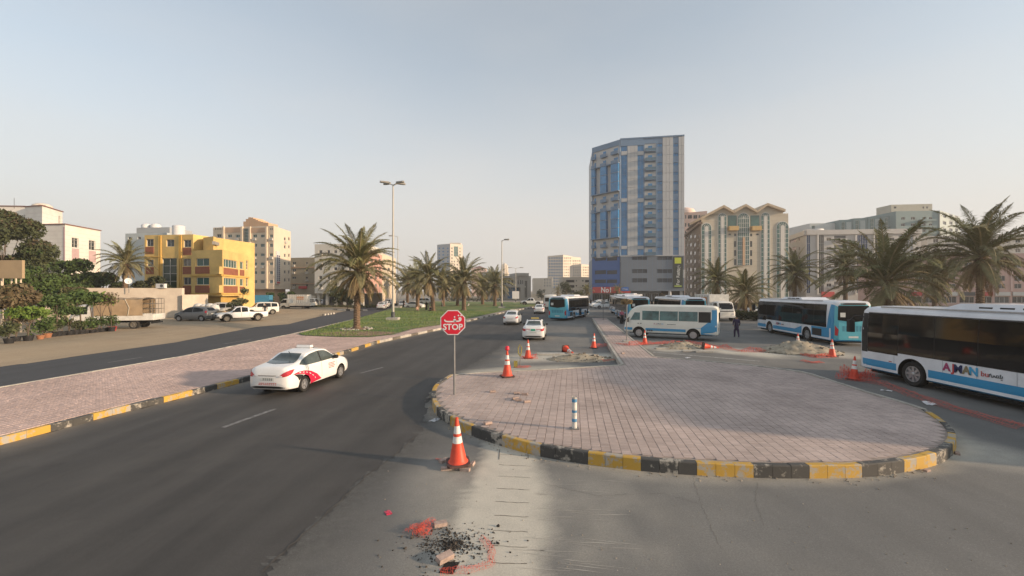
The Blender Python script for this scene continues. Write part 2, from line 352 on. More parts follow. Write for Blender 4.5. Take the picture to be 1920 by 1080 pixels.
for k in range(9):
    y = 852+k*19+k*k*.8; p,q = gp(938-k*2.2,y),gp(996-k*1.0,y+3)
    pts = [p.lerp(q,t)+Vector((0,random.uniform(-.012,.012),.0075)) for t in np.linspace(0,1,7)]
    for a,b in zip(pts,pts[1:]):
        w = Vector((0,random.uniform(.003,.007),0)); bp2.quad(a-w,b-w,b+w,a+w)
for ln_ in (((1299,897),(1320,960),(1340,1005),(1352,1030)),((1420,905),(1415,940),(1432,985)),((1010,905),(1120,930),(1240,925),(1330,950))):
    q_ = resample([gp(*p) for p in ln_], .06)
    q_ = [p+Vector((random.uniform(-.02,.02),random.uniform(-.02,.02),.0078)) for p in q_]
    for c,e in zip(q_,q_[1:]):
        dd_ = (e-c).normalized(); w = Vector((-dd_.y,dd_.x,0))*random.uniform(.0008,.0028); bp2.quad(c-w,c+w,e+w,e-w)
for a,b in zip(SEAM[1:5],SEAM[2:6]):       # open joint between the two asphalts
    pts = [a.lerp(b,t)+Vector((random.uniform(-.03,.03),random.uniform(-.03,.03),.0085)) for t in np.linspace(0,1,14)]
    for c,e in zip(pts,pts[1:]):
        w = Vector((random.uniform(.006,.02),0,0)); bp2.quad(c-w,c+w,e+w,e-w)
rs_ = random.Random(8); sm = MB()
for k in range(30):        # pale scrape marks left by the digger beside the trench
    px,py = rs_.gauss(1055,50),rs_.uniform(885,1075); p = gp(max(1020,px),py); L_ = rs_.uniform(.25,1.0); a_ = rs_.gauss(-.12,.06); w_ = rs_.uniform(.003,.007); dv = Vector((math.cos(a_),math.sin(a_),0)); nv_ = Vector((-dv.y,dv.x,0)); n_ = 6
    pts = [p+dv*L_*(i/n_-.5)+nv_*rs_.uniform(-.006,.006)+Vector((0,0,.0072)) for i in range(n_+1)]
    for i in range(n_):
        wa,wb = w_*math.sin(math.pi*(i+.15)/(n_+.3)),w_*math.sin(math.pi*(i+1.15)/(n_+.3)); sm.quad(pts[i]-nv_*wa,pts[i+1]-nv_*wb,pts[i+1]+nv_*wb,pts[i]+nv_*wa)
kind(sm.build('scrape_marks', M('scrape', (.40,.38,.34), .95, .2, 5)), 'stuff')
kind(bp2.build('surface_cracks', M('crack', (.09,.08,.07), .95, .2, 5)), 'stuff')

# ------------------------------------------------------------------ sandy lot (a low bank rises from the side road)
LOTZ = .3
def build_lot():
    xs = np.linspace(-150, -14, 150); ys = np.geomspace(15, 112, 110); X,Y = np.meshgrid(xs, ys); Y = Y+(RNG.random(Y.shape)-.5)*.1
    d = pdist_np(X, Y, K3); poly = K3+[Vector((-60,150,0)),Vector((-160,150,0)),Vector((-160,10,0))]
    ins = inpoly_np(X, Y, poly)
    t = np.clip(d/5,0,1); t = t*t*(3-2*t); Z = np.where(ins, .012+LOTZ*t*np.clip((108-Y)/14,0,1)+.03*vnoise(X,Y,2.5,2)*t, -.03)
    idx = np.arange(X.size).reshape(X.shape)
    keep = (ins[:-1,:-1].astype(int)+ins[1:,1:]+ins[1:,:-1]+ins[:-1,1:]) > 0
    fs = np.stack([idx[:-1,:-1],idx[:-1,1:],idx[1:,1:],idx[1:,:-1]], -1)[keep]
    me = bpy.data.meshes.new('sand_lot'); me.from_pydata(np.stack([X.ravel(),Y.ravel(),Z.ravel()],1).tolist(), [], fs.tolist()); me.materials.append(m_lot)
    me.polygons.foreach_set('use_smooth',[True]*len(me.polygons)); kind(ob('sand_lot', me), 'structure')
build_lot()
# verge sheet under the lot edge, so that it closes on the asphalt
vg = K3+[p+Vector((-3,1.5,0)) for p in reversed(K3)]
sheet('sand_verge', vg, .008, m_lot)

# ------------------------------------------------------------------ paving
def pavers(name, poly, z, mat, ang, near, parent, w=.21, l=.105, ymax=60, keep=300, rim=.25):
    """Staggered blocks in columns; the blocks largest in view are objects of their own, the rest one mesh."""
    u = Vector((math.cos(ang),math.sin(ang),0)); v = Vector((-u.y,u.x,0))
    P = np.array([[p[0],p[1]] for p in poly]); U = P@np.array([u.x,u.y]); V = P@np.array([v.x,v.y])
    iu = np.arange(math.floor(U.min()/w), math.ceil(U.max()/w)); iv = np.arange(math.floor(V.min()/l), math.ceil(V.max()/l))
    A,B = np.meshgrid(iu,iv); uu = (A+.5)*w; vv = (B+.5*(A%2)+.5)*l
    x = uu*u.x+vv*v.x; y = uu*u.y+vv*v.y
    ok = inpoly_np(x, y, poly) & (y < ymax) & (y > 2)
    # only what the frame can show
    ok &= (np.abs(x) < 1.35*y+3)
    ok &= pdist_np(x, y, list(poly)+[poly[0]]) > rim
    x = x[ok]; y = y[ok]; n = len(x)
    hz = z+RNG.normal(0,.0018,n)-.012*np.clip(vnoise(x,y,1.1,6)-.72,0,1); g = .0035
    hu,hv = w/2-g, l/2-g*.8
    me = bpy.data.meshes.new('paver'); c = .006
    vs_ = [(-hu,-hv,-.05),(hu,-hv,-.05),(hu,hv,-.05),(-hu,hv,-.05),(-hu,-hv,-c),(hu,-hv,-c),(hu,hv,-c),(-hu,hv,-c),(-hu+c,-hv+c,0),(hu-c,-hv+c,0),(hu-c,hv-c,0),(-hu+c,hv-c,0)]
    fs_ = [(0,1,5,4),(1,2,6,5),(2,3,7,6),(3,0,4,7),(4,5,9,8),(5,6,10,9),(6,7,11,10),(7,4,8,11),(8,9,10,11)]
    me.from_pydata(vs_, [], fs_); me.materials.append(mat)
    order = np.argsort(y+.15*np.abs(x-near))
    for k in order[:keep]:
        o = ob('paver', me, parent, (x[k],y[k],hz[k]), ang); o.rotation_euler = (RNG.normal(0,.006),RNG.normal(0,.006),ang+RNG.normal(0,.006))
    r = order[keep:]; m = len(r); base = np.array(vs_[4:])
    ca,sa = math.cos(ang),math.sin(ang); bx = base[:,0]*ca-base[:,1]*sa; by = base[:,0]*sa+base[:,1]*ca
    VX = x[r][:,None]+bx; VY = y[r][:,None]+by; VZ = hz[r][:,None]+base[:,2]
    VZ[:,:4] -= .01
    vs2 = np.stack([VX,VY,VZ],-1).reshape(-1,3); f = np.array([q for q in fs_[4:]])-4
    f2 = (f[None]+8*np.arange(m)[:,None,None]).reshape(-1,4)
    me2 = bpy.data.meshes.new('paving_blocks'); me2.from_pydata(vs2.tolist(), [], f2.tolist()); me2.materials.append(mat)
    kind(ob('paving_blocks', me2, parent), 'stuff')
    print(name, n)
isl = sheet('island_pavement', island_poly, KH-.028, m_joint)
ins = lambda poly: poly
pavers('island', island_poly, KH-.012, m_paver, R(-8), 3.5, isl, ymax=60)
# median: kerb side to side road side
lawn_px = [(570,633),(638,636),(692,636),(737,631),(773,620),(827,612),(873,601),(944,584.5),(1001,575)]
lawn_edge = [gp(*p) for p in lawn_px]
KT = [p.copy() for p in K1]
med_poly = K1+list(reversed(K2))
def clip_y(poly, y0): return poly
med = sheet('median_pavement', med_poly, MH-.028, m_joint)
i2 = 3
paved_poly = K1+[gp(1001,575)]+list(reversed(lawn_edge))+[K2[3]]+list(reversed(K2[:3]))
pavers('median', paved_poly, MH-.012, m_paver2, R(-9), -9, med, w=.2, l=.1, ymax=48)
lawn = sheet('lawn', lawn_edge+list(reversed(K2[4:]))+[gp(560,630)], MH+.005, m_grass)
far_lawn = sheet('far_lawn', [K2[-1]]+[lawn_edge[-1],K1[-1],Vector((8,135,0)),Vector((-30,150,0))], MH-.01, m_grass)

# ------------------------------------------------------------------ kerbs: every stone a part of its kerb
def stone_mesh(mat, L, z1, w=.14):
    h = z1+.04
    c = .018; mb = MB(); a = L/2-.003
    prof = [(0,z1-h),(0,z1-c),(c,z1),(w,z1),(w,z1-h)]            # y to the inside
    n = len(prof); ve = [(-a,y,z) for y,z in prof]+[(a,y,z) for y,z in prof]
    fs = [(i,(i+1)%n,n+(i+1)%n,n+i)[::-1] for i in range(n)]+[tuple(range(n)),tuple(range(2*n-1,n-1,-1))]
    mb.add(ve, fs); return mb.mesh('kerb_stone', mat)
def kerb(name, line, pattern, left=True, L=.5, maxn=300, start=0, z1=KH):
    pts = resample(line, L); e = ob(name, None); e['kind'] = 'structure'; cache = {}
    for i,(a,b) in enumerate(zip(pts,pts[1:])):
        if i >= maxn: break
        m = pattern[(i+start)%len(pattern)]; d = b-a; Lr = round(d.length,2)
        if (m.name,Lr) not in cache: cache[(m.name,Lr)] = stone_mesh(m, Lr, z1)
        o = ob('kerb_stone', cache[(m.name,Lr)], e, ((a.x+b.x)/2,(a.y+b.y)/2,random.uniform(-.004,.004)), math.atan2(d.y,d.x)+random.uniform(-.006,.006)+(0 if left else math.pi))
    return e
isl_front = resample(smooth_line(ISL[0:22], 2), .12)
kerb('island_kerb', [Vector((p.x,p.y,0)) for p in isl_front], [m_kblk]*3+[m_kyel]*3, left=True, L=.36, start=4)
kerb('bay_kerb', [Vector((p.x,p.y,0)) for p in [ISL[21]]+ISL[22:]], [m_kgrey], left=True, L=.6)
kerb('pier_kerb', [Vector((p.x,p.y,0)) for p in PEN_L], [m_kgrey], left=True, L=.8)
kerb('pier_kerb_right', [Vector((p.x,p.y,0)) for p in PEN_R], [m_kgrey], left=True, L=.8)
kerb('island_back_kerb', [Vector((p.x,p.y,0)) for p in [PEN_L[1]]+ISL_BACK+[ISL[0]]], [m_kgrey], left=True, L=.8)
kcut = next(i for i,p in enumerate(K1) if p.y > 30); kerb('median_kerb', K1[:kcut+1], [m_kyel,m_kyel,m_kblk,m_kblk], left=True, L=.5, maxn=300, z1=MH)
kerb('far_median_kerb', K1[kcut:], [m_kgrey,m_kgrey,m_kgrey,m_kdul,m_kdul], left=True, L=.6, maxn=200, z1=MH)
kerb('side_road_kerb', list(K2), [m_kgrey], left=False, L=.8, maxn=120, z1=MH)
kerb('junction_kerb', [gp(572,582.5),gp(640,582.5),gp(688,583)], [m_kblk,m_kwht,m_kwht], left=True, L=.9, z1=.3)
kerb('lot_corner_kerb', [gp(606,592),gp(630,588.5)], [m_kblk,m_kwht], left=True, L=.6)
# ------------------------------------------------------------------ vehicles
m_white = M('white_car_paint', (.78,.77,.75), .28, .03, 2, coat=.6, spec=.5)
m_white2 = M('dusty_white_paint', (.68,.66,.61), .45, .14, 2, coat=.2)
m_grey = M('grey_car_paint', (.12,.125,.13), .3, .05, 2, coat=.6)
m_buswhite = M('bus_white', (.70,.71,.74), .38, .10, .9, coat=.4)
m_busblue = M('bus_blue', (.035,.27,.50), .35, .06, 1.2, coat=.4)
m_busteal = M('bus_teal', (.10,.42,.50), .4, .06, 1.2, coat=.3)
m_cream = M('minibus_cream', (.70,.69,.62), .4, .05, 1.5, coat=.4)
m_glass = M('dark_glass', (.008,.009,.010), .05, 0, spec=.28)
m_glass2 = M('tinted_glass', (.06,.075,.07), .07, .2, 2.5, spec=.6)
m_tealglass = M('teal_glass', (.05,.12,.12), .1, .5, 1.6, spec=.6)
m_black = M('black_plastic', (.02,.02,.02), .6, .1, 5)
m_under = M('underbody', (.012,.012,.012), .9, 0)
m_tyre = M('tyre', (.025,.024,.023), .9, .2, 12)
m_rim = M('rim', (.42,.42,.43), .35, .1, 8, metal=.6)
m_rimd = M('dusty_rim', (.22,.2,.17), .6, .2, 8, metal=.3)
m_red = M('red_lamp', (.45,.02,.03), .2, .05, 5, coat=.5); m_clear = M('clear_lamp', (.6,.6,.6), .15, .05, 5, coat=.5)
m_amber = M('amber_lamp', (.6,.25,.04), .3, 0)
m_livred = M('livery_red', (.55,.02,.06), .35, .04, 4, coat=.4)
m_orange = M('orange_print', (.62,.16,.04), .5, .05, 5); m_navy = M('navy_print', (.02,.03,.10), .5, 0); m_olive = M('olive_print', (.25,.2,.12), .5, 0); m_magenta = M('magenta_print', (.35,.05,.14), .5, 0); m_cyan = M('cyan_print', (.06,.35,.6), .5, 0)
m_redprint = M('red_print', (.5,.06,.06), .5, 0); m_dprint = M('dark_print', (.03,.035,.04), .5, 0)
m_plate = M('plate', (.62,.62,.58), .5, .05, 5); m_chrome = M('chrome', (.6,.6,.6), .2, 0, metal=1.)
m_green = M('green_print', (.03,.32,.2), .5, 0)

def pchip(x, xs, ys):
    xs = np.array(xs); ys = np.array(ys); h = np.diff(xs); d = np.diff(ys)/h; n = len(xs); m = np.zeros(n)
    for i in range(1,n-1):
        if d[i-1]*d[i] > 0: w1 = 2*h[i]+h[i-1]; w2 = h[i]+2*h[i-1]; m[i] = (w1+w2)/(w1/d[i-1]+w2/d[i])
    m[0] = d[0]; m[-1] = d[-1]
    k = np.clip(np.searchsorted(xs, x)-1, 0, n-2); t = (x-xs[k])/h[k]
    return (2*t**3-3*t**2+1)*ys[k]+(t**3-2*t**2+t)*h[k]*m[k]+(-2*t**3+3*t**2)*ys[k+1]+(t**3-t**2)*h[k]*m[k+1]
def car_ring(zb, w, zs, ws, zr, wr):
    hb = zs-zb; r = [(0,zb),(.8*w,zb),(.955*w,zb+.05),(.99*w,zb+.18*hb),(w,zb+.42*hb),(w*.992,zb+.66*hb),(ws+.55*(w-ws),zb+.88*hb),(ws,zs)]
    for t,k in ((.25,.2),(.5,.45),(.75,.72),(.93,.92)): r.append((ws+(wr-ws)*k, zs+(zr-zs)*t))
    r += [(wr*.9,zr-.012*(zr-zs)/.5),(wr*.62,zr+.012),(wr*.3,zr+.02),(0,zr+.022)]
    return r
def bus_ring(zb, w, zs, ws, zr, wr):
    r = [(0,zb),(.9*w,zb),(w,zb+.08),(w,zb+.5*(zs-zb)),(w,zs),(ws,zs+.5*(zr-zs)),(wr,zr-.22),(wr-.03,zr-.11),(wr-.12,zr-.03),(wr-.3,zr),(wr*.5,zr+.03),(0,zr+.04)]
    return r
class Body:
    """Lofted shell with wheel openings cut out; panes, lamps and prints are laid on it by casting rays at it."""
    def __init__(s, st, ring=car_ring, n=56, arches=(), width=1.8, extra=None):
        st = np.array(st); xs = np.linspace(st[0,0], st[-1,0], n) if len(st) > 2 else st[:,0]
        xs = np.unique(np.concatenate([xs, st[:,0]]))
        cols = [pchip(xs, st[:,0], st[:,k]) for k in range(1,7)]
        mb = MB(); rings = []
        for i,x in enumerate(xs):
            h = ring(*[c[i] for c in cols]); full = [(y,z) for y,z in h]+[(-y,z) for y,z in h[-2:0:-1]]
            rings.append(full)
        m = len(rings[0]); v = [(xs[i],y,z) for i,r in enumerate(rings) for y,z in r]
        f = [(i*m+j, (i+1)*m+j, (i+1)*m+(j+1)%m, i*m+(j+1)%m)[::-1] for i in range(len(xs)-1) for j in range(m)]
        # ends as fans, so that they shade well
        for e,i in ((0,0),(1,len(xs)-1)):
            c = len(v); v.append((xs[i],0,sum(z for y,z in rings[i])/m))
            for j in range(m):
                t = (i*m+j, i*m+(j+1)%m, c); f.append(t[::-1] if e == 0 else t)
        mb.add(v, f); me = mb.mesh('body', [m_white, m_under])
        bm = bmesh.new(); bm.from_mesh(me); bmesh.ops.recalc_face_normals(bm, faces=bm.faces); bm.to_mesh(me); bm.free()
        s.bvh = BVHTree.FromPolygons([p.co.copy() for p in me.vertices], [list(p.vertices) for p in me.polygons])
        if arches:
            o = bpy.data.objects.new('b', me); COL.objects.link(o); cut = []
            cm = MB()
            for (x,z,r) in arches:
                for sd_ in (-1,1):
                    q = MB().lathe([(r,width/2-.34),(r,width/2+.3)], 28, (0,0,0), 0, 'y'); cm.add([(p[0]+x,p[1]*sd_,p[2]+z) for p in q.v], q.f)
            cme = cm.mesh('c', [m_under]); bm = bmesh.new(); bm.from_mesh(cme); bmesh.ops.recalc_face_normals(bm, faces=bm.faces); bm.to_mesh(cme); bm.free()
            c = bpy.data.objects.new('c', cme); COL.objects.link(c); cut.append(c)
            md = o.modifiers.new('b','BOOLEAN'); md.operation = 'DIFFERENCE'; md.object = c; md.solver = 'EXACT'; md.material_mode = 'TRANSFER'
            bpy.context.view_layer.update(); dg = bpy.context.evaluated_depsgraph_get()
            me2 = bpy.data.meshes.new_from_object(o.evaluated_get(dg))
            for c in cut: bpy.data.objects.remove(c)
            bpy.data.objects.remove(o); me = me2; me.name = 'body'
        me.polygons.foreach_set('use_smooth', [True]*len(me.polygons)); me.set_sharp_from_angle(angle=R(38))
        s.me = me
    def hit(s, view, a, b, off):
        o,d = {'L':((a,9,b),(0,-1,0)),'R':((a,-9,b),(0,1,0)),'F':((15,a,b),(-1,0,0)),'B':((-15,a,b),(1,0,0)),'T':((a,b,9),(0,0,-1))}[view]
        p,nn,_,_ = s.bvh.ray_cast(Vector(o), Vector(d))
        if p is None: return None
        if nn.dot(Vector(d)) > 0: nn = -nn
        return p+nn*off
    def strip(s, mb, view, lo, hi, nu=8, nv=3, off=.006, m=0):
        """Pane between two polylines of the same length, in the view's plane."""
        def sample(pts, t):
            k = t*(len(pts)-1); i = min(int(k), len(pts)-2); u = k-i; return (pts[i][0]*(1-u)+pts[i+1][0]*u, pts[i][1]*(1-u)+pts[i+1][1]*u)
        g = []
        for i in range(nu+1):
            A,B = sample(lo,i/nu), sample(hi,i/nu)
            g.append([s.hit(view, A[0]+(B[0]-A[0])*j/nv, A[1]+(B[1]-A[1])*j/nv, off) for j in range(nv+1)])
        for i in range(nu):
            for j in range(nv):
                q = [g[i][j],g[i+1][j],g[i+1][j+1],g[i][j+1]]
                if any(p is None for p in q): continue
                mb.quad(*q, m)
        return mb
    def pane(s, name, view, lo, hi, mat, parent, nu=8, nv=3, off=.006):
        return s.strip(MB(), view, lo, hi, nu, nv, off).build(name, mat, parent, 60)
def rect(x0,x1,z0,z1): return [(x0,z0),(x1,z0)], [(x0,z1),(x1,z1)]
_W = {}
def wheel(parent, x, y, r, w=.2, rim=m_rim, spokes=5, steel=False):
    key = (r,w,rim.name,spokes,steel)
    if key not in _W:
        t = MB(); h = w/2; ri = r*.64
        t.lathe([(ri,-h*.8),(r*.9,-h),(r*.98,-h*.75),(r,-h*.3),(r,h*.3),(r*.98,h*.75),(r*.9,h),(ri,h*.8),(ri,h*.3),(ri,-h*.3)], 24, (0,0,0), 0, 'y')
        rm = MB()
        rm.lathe([(ri*.99,h*.2),(ri*.99,h*.82),(ri*.9,h*.82),(ri*.86,h*.3)], 20, (0,0,0), 0, 'y')
        rm.lathe([(ri*.25,h*.2),(ri*.25,h*.75),(ri*.12,h*.85)], 10, (0,0,0), 0, 'y')
        rm.lathe([(ri*.97,h*.1),(ri*.97,h*.28)], 16, (0,0,0), 0 if steel else 1, 'y')
        for k in range(spokes):
            a = 2*math.pi*k/spokes; mt = Matrix.Rotation(a, 4, 'Y'); rm.box(ri*.15,ri*.92,h*.35,h*.72,-ri*.14,ri*.14, 0, mt)
        _W[key] = (t.mesh('wheel', m_tyre, 40), rm.mesh('rim', [rim, m_under], 40))
    a,b = _W[key]; o = ob('wheel', a, parent, (x,y,r)); 
    if y < 0: o.rotation_euler = (0,0,math.pi)
    ob('rim', b, o); return o
def paint(o, m):
    o.material_slots[0].link = 'OBJECT'; o.material_slots[0].material = m

# ---- saloon
SEDAN = [(-2.22,.42,.55,.74,.50,.80,.38),(-2.17,.30,.71,.88,.64,.96,.5),(-2.08,.24,.79,.97,.72,1.06,.58),(-1.8,.21,.835,1.0,.77,1.10,.62),(-1.35,.19,.85,1.01,.79,1.17,.62),(-.75,.19,.85,.99,.80,1.43,.57),(-.1,.19,.85,.97,.805,1.50,.60),(.35,.19,.85,.96,.80,1.46,.61),(.9,.19,.85,.95,.79,1.17,.64),(1.2,.19,.85,.94,.78,1.02,.66),(1.75,.2,.83,.86,.75,.92,.62),(2.05,.24,.77,.76,.68,.81,.55),(2.17,.3,.66,.66,.57,.71,.42),(2.22,.38,.5,.58,.42,.62,.3)]
def make_sedan(label, taxi=None, glass=m_glass2, group=None, black_roof=False):
    b = Body(SEDAN, arches=((1.35,.30,.36),(-1.25,.30,.36)), width=1.70)
    t = thing('taxi_car' if taxi else 'saloon_car', label, 'car', group=group)
    body = ob('body', b.me, t)
    for sd_ in 'LR':
        b.pane('side_window', sd_, [(-1.42,1.06),(-1.15,1.0),(-.62,.985),(-.17,.985)], [(-1.42,1.075),(-1.05,1.25),(-.62,1.37),(-.17,1.415)], glass, t)
        b.pane('side_window', sd_, [(-.09,.985),(.4,.985),(.82,.985),(1.08,1.0)], [(-.09,1.415),(.3,1.39),(.66,1.24),(1.08,1.02)], glass, t)
        b.strip(MB(), sd_, *rect(-.165,-.095,.99,1.41), 1, 4).build('pillar', m_black, t)
        for x in (-.62,.35): b.strip(MB(), sd_, *rect(x,x+.17,.86,.885), 2, 1, .025).build('door_handle', m_white if not taxi else m_white, t)
        g = MB()
        for x in (-1.02,-.13,1.0): b.strip(g, sd_, *rect(x,x+.012,.3,.97), 1, 8, .003)
        kind(g.build('door_gaps', m_black, t),'stuff')
    b.pane('rear_window', 'B', [(-.56,1.135),(0,1.125),(.56,1.135)], [(-.44,1.40),(0,1.415),(.44,1.40)], glass, t, 8, 5)
    b.pane('windscreen', 'F', [(-.62,1.05),(0,1.06),(.62,1.05)], [(-.5,1.38),(0,1.395),(.5,1.38)], m_glass, t, 8, 5)
    for s in (-1,1):
        l = MB(); b.strip(l,'B',[(s*.44,.74),(s*.62,.73),(s*.76,.76)],[(s*.5,.78),(s*.62,.88),(s*.79,.955)],6,3,.012)
        sv = 'L' if s > 0 else 'R'; b.strip(l, sv, [(-2.14,.76),(-2.0,.80),(-1.83,.94)],[(-2.14,.92),(-2.0,.96),(-1.83,.965)],5,2,.012)
        l.build('tail_lamp', m_red, t, 60)
        b.strip(MB(),'B',*rect(s*.44,s*.58,.735,.775),3,2,.016).build('reversing_lamp', m_clear, t)
        l = MB(); b.strip(l,'F',[(s*.42,.62),(s*.7,.66)],[(s*.42,.70),(s*.74,.79)],5,2,.012); b.strip(l, sv, [(1.85,.72),(2.1,.64)],[(1.85,.82),(2.1,.74)],4,2,.012); l.build('headlamp', m_clear, t, 60)
        mb = MB(); mb.box(.72,.88,s*.83,s*.99,.98,1.11); mm = mb.build('wing_mirror', m_black, t)
    b.strip(MB(),'B',*rect(-.26,.26,.60,.70),4,2,.012).build('number_plate', m_plate, t)
    b.strip(MB(),'B',*rect(-.36,.36,.765,.79),4,1,.014).build('boot_trim', m_chrome, t)
    b.strip(MB(),'B',[(-.62,.33),(-.5,.31),(.5,.31),(.62,.33)],[(-.7,.34),(-.45,.40),(.45,.40),(.7,.34)],10,2,.01).build('bumper_insert', m_black, t)
    b.strip(MB(),'F',*rect(-.36,.36,.5,.62),4,2,.01).build('grille', m_black, t)
    for x in (1.35,-1.25):
        for s in (-1,1): wheel(t, x, s*.755, .30, .19)
    mb = MB(); mb.box(-.9,1.0,-.6,.6,.16,.3); mb.build('underbody', m_under, t)
    mb = MB(); mb.tube([(-.95,0,1.42),(-1.02,0,1.5)], .012, 6); mb.build('aerial', m_black, t)
    if black_roof:
        b.strip(MB(),'T',[(-.62,-.5),(-.1,-.54),(.3,-.54)],[(-.62,.5),(-.1,.54),(.3,.54)],8,8,.006).build('roof_panel', m_black, t, 60)
    if taxi:
        mb = MB(); pr = [(-.11,1.52),(.13,1.52),(.1,1.62),(-.08,1.63)]; mb.add([(x,-.30,z) for x,z in pr]+[(x,.30,z) for x,z in pr],[(0,1,5,4),(1,2,6,5),(2,3,7,6),(3,0,4,7),(3,2,1,0),(4,5,6,7)]); mb.build('taxi_roof_sign', taxi, t)
        mb = MB(); mb.box(-.13,.15,-.33,.33,1.505,1.525); mb.build('sign_foot', m_black, t)
    return t, b
GROUP_R = 'cars on the main road'
taxi, tb = make_sedan('white taxi saloon with curved red stripe on its side, nearest on road', m_white, m_glass2, GROUP_R)
# livery of the near taxi: a red road sweeping over the rear wheel, with white dashes and a dark lower band
for sd_ in 'LR':
    hi = [(-1.9,.79),(-1.6,.83),(-1.25,.82),(-.85,.73),(-.45,.54),(-.15,.30)]; lo = [(-1.9,.775),(-1.6,.745),(-1.3,.69),(-1.05,.58),(-.92,.42),(-.86,.235)]
    tb.strip(MB(), sd_, lo, hi, 30, 5, .009).build('red_stripe', m_livred, taxi, 60)
    tb.strip(MB(), sd_, [(-1.86,.765),(-1.68,.63),(-1.60,.50)], [(-1.86,.768),(-1.6,.735),(-1.34,.675)], 10, 4, .009).build('dark_stripe', m_black, taxi, 60)
    d = MB(); mid = [((p[0]*.45+q[0]*.55),(p[1]*.45+q[1]*.55)) for p,q in zip(lo,hi)]
    def along(t):
        k = t*(len(mid)-1); i = min(int(k),len(mid)-2); u = k-i; return (mid[i][0]*(1-u)+mid[i+1][0]*u, mid[i][1]*(1-u)+mid[i+1][1]*u)
    for k in range(6):
        p,q = along(.2+.125*k),along(.2+.125*k+.06); tb.strip(d, sd_, [(p[0],p[1]-.012),(q[0],q[1]-.012)],[(p[0]+.01,p[1]+.012),(q[0]+.01,q[1]+.012)],2,1,.013)
    kind(d.build('stripe_dashes', m_white, taxi),'stuff')
    d = MB()
    for k in range(4):
        z = .80-.062*k
        for j in range(7-(k%2)):
            x0 = .36+.075*j+random.uniform(0,.01); tb.strip(d, sd_, *rect(x0,x0+random.uniform(.045,.066),z,z+.03),1,1,.008)
    kind(d.build('door_lettering', m_redprint, taxi),'stuff')
d = MB()
for k in range(2):
    for j in range(9): tb.strip(d,'B',*rect(-.36+.08*j,-.36+.08*j+random.uniform(.04,.065),.49-.05*k,.515-.05*k),1,1,.008)
kind(d.build('bumper_lettering', m_redprint, taxi),'stuff')
d = MB()
for k in range(2):
    for j in range(5): tb.strip(d,'B',*rect(-.2+.08*j,-.2+.08*j+.045,.612+.042*k,.638+.042*k),1,1,.015)
kind(d.build('plate_number', m_dprint, taxi),'stuff')
pa,pf = gp(535,733),gp(603,708); hd = math.atan2(pf.y-pa.y, pf.x-pa.x)
hd = R(90)-math.atan2(1080-CX, F)+R(.8)
place(taxi, taxi['label'], gp(534,733)+Vector((math.cos(hd),math.sin(hd),0))*1.2, hd, None, .96)
RD = hd
def ground_place(o, label, px, py, rz, group, back=0.):
    p = gp(px,py); return place(o, label, p+Vector((math.cos(rz),math.sin(rz),0))*back, rz, group)
plain, pb = make_sedan('x', None)
tb2, bb = make_sedan('x', M('taxi_sign_cream',(.7,.66,.55),.5,.05,4), m_glass2)
ground_place(tb2, 'plain white taxi saloon with white roof sign in the left lane beside the lawn', 959, 608.5, RD, GROUP_R, 1.25)
tb3, b3 = make_sedan('x', M('taxi_sign_yellow',(.5,.38,.12),.5,.1,4), m_glass2, black_roof=True)
ground_place(tb3, 'white taxi saloon with black roof, yellowish roof sign and green rear sticker', 1001, 637, RD+R(1), GROUP_R, 1.25)
b3.strip(MB(),'B',*rect(-.16,.16,.76,.90),3,2,.02).build('green_sticker', m_green, tb3)
d = MB()
for k,s in enumerate((-1,1)): b3.strip(d,'B',*rect(s*.75 if s < 0 else .2, -.2 if s < 0 else .75,.86,.90),5,1,.018)
kind(d.build('light_bar', m_red, tb3),'stuff')
ground_place(plain, 'white saloon car just left of the turning blue bus', 1011, 588, RD, GROUP_R, 1.25)
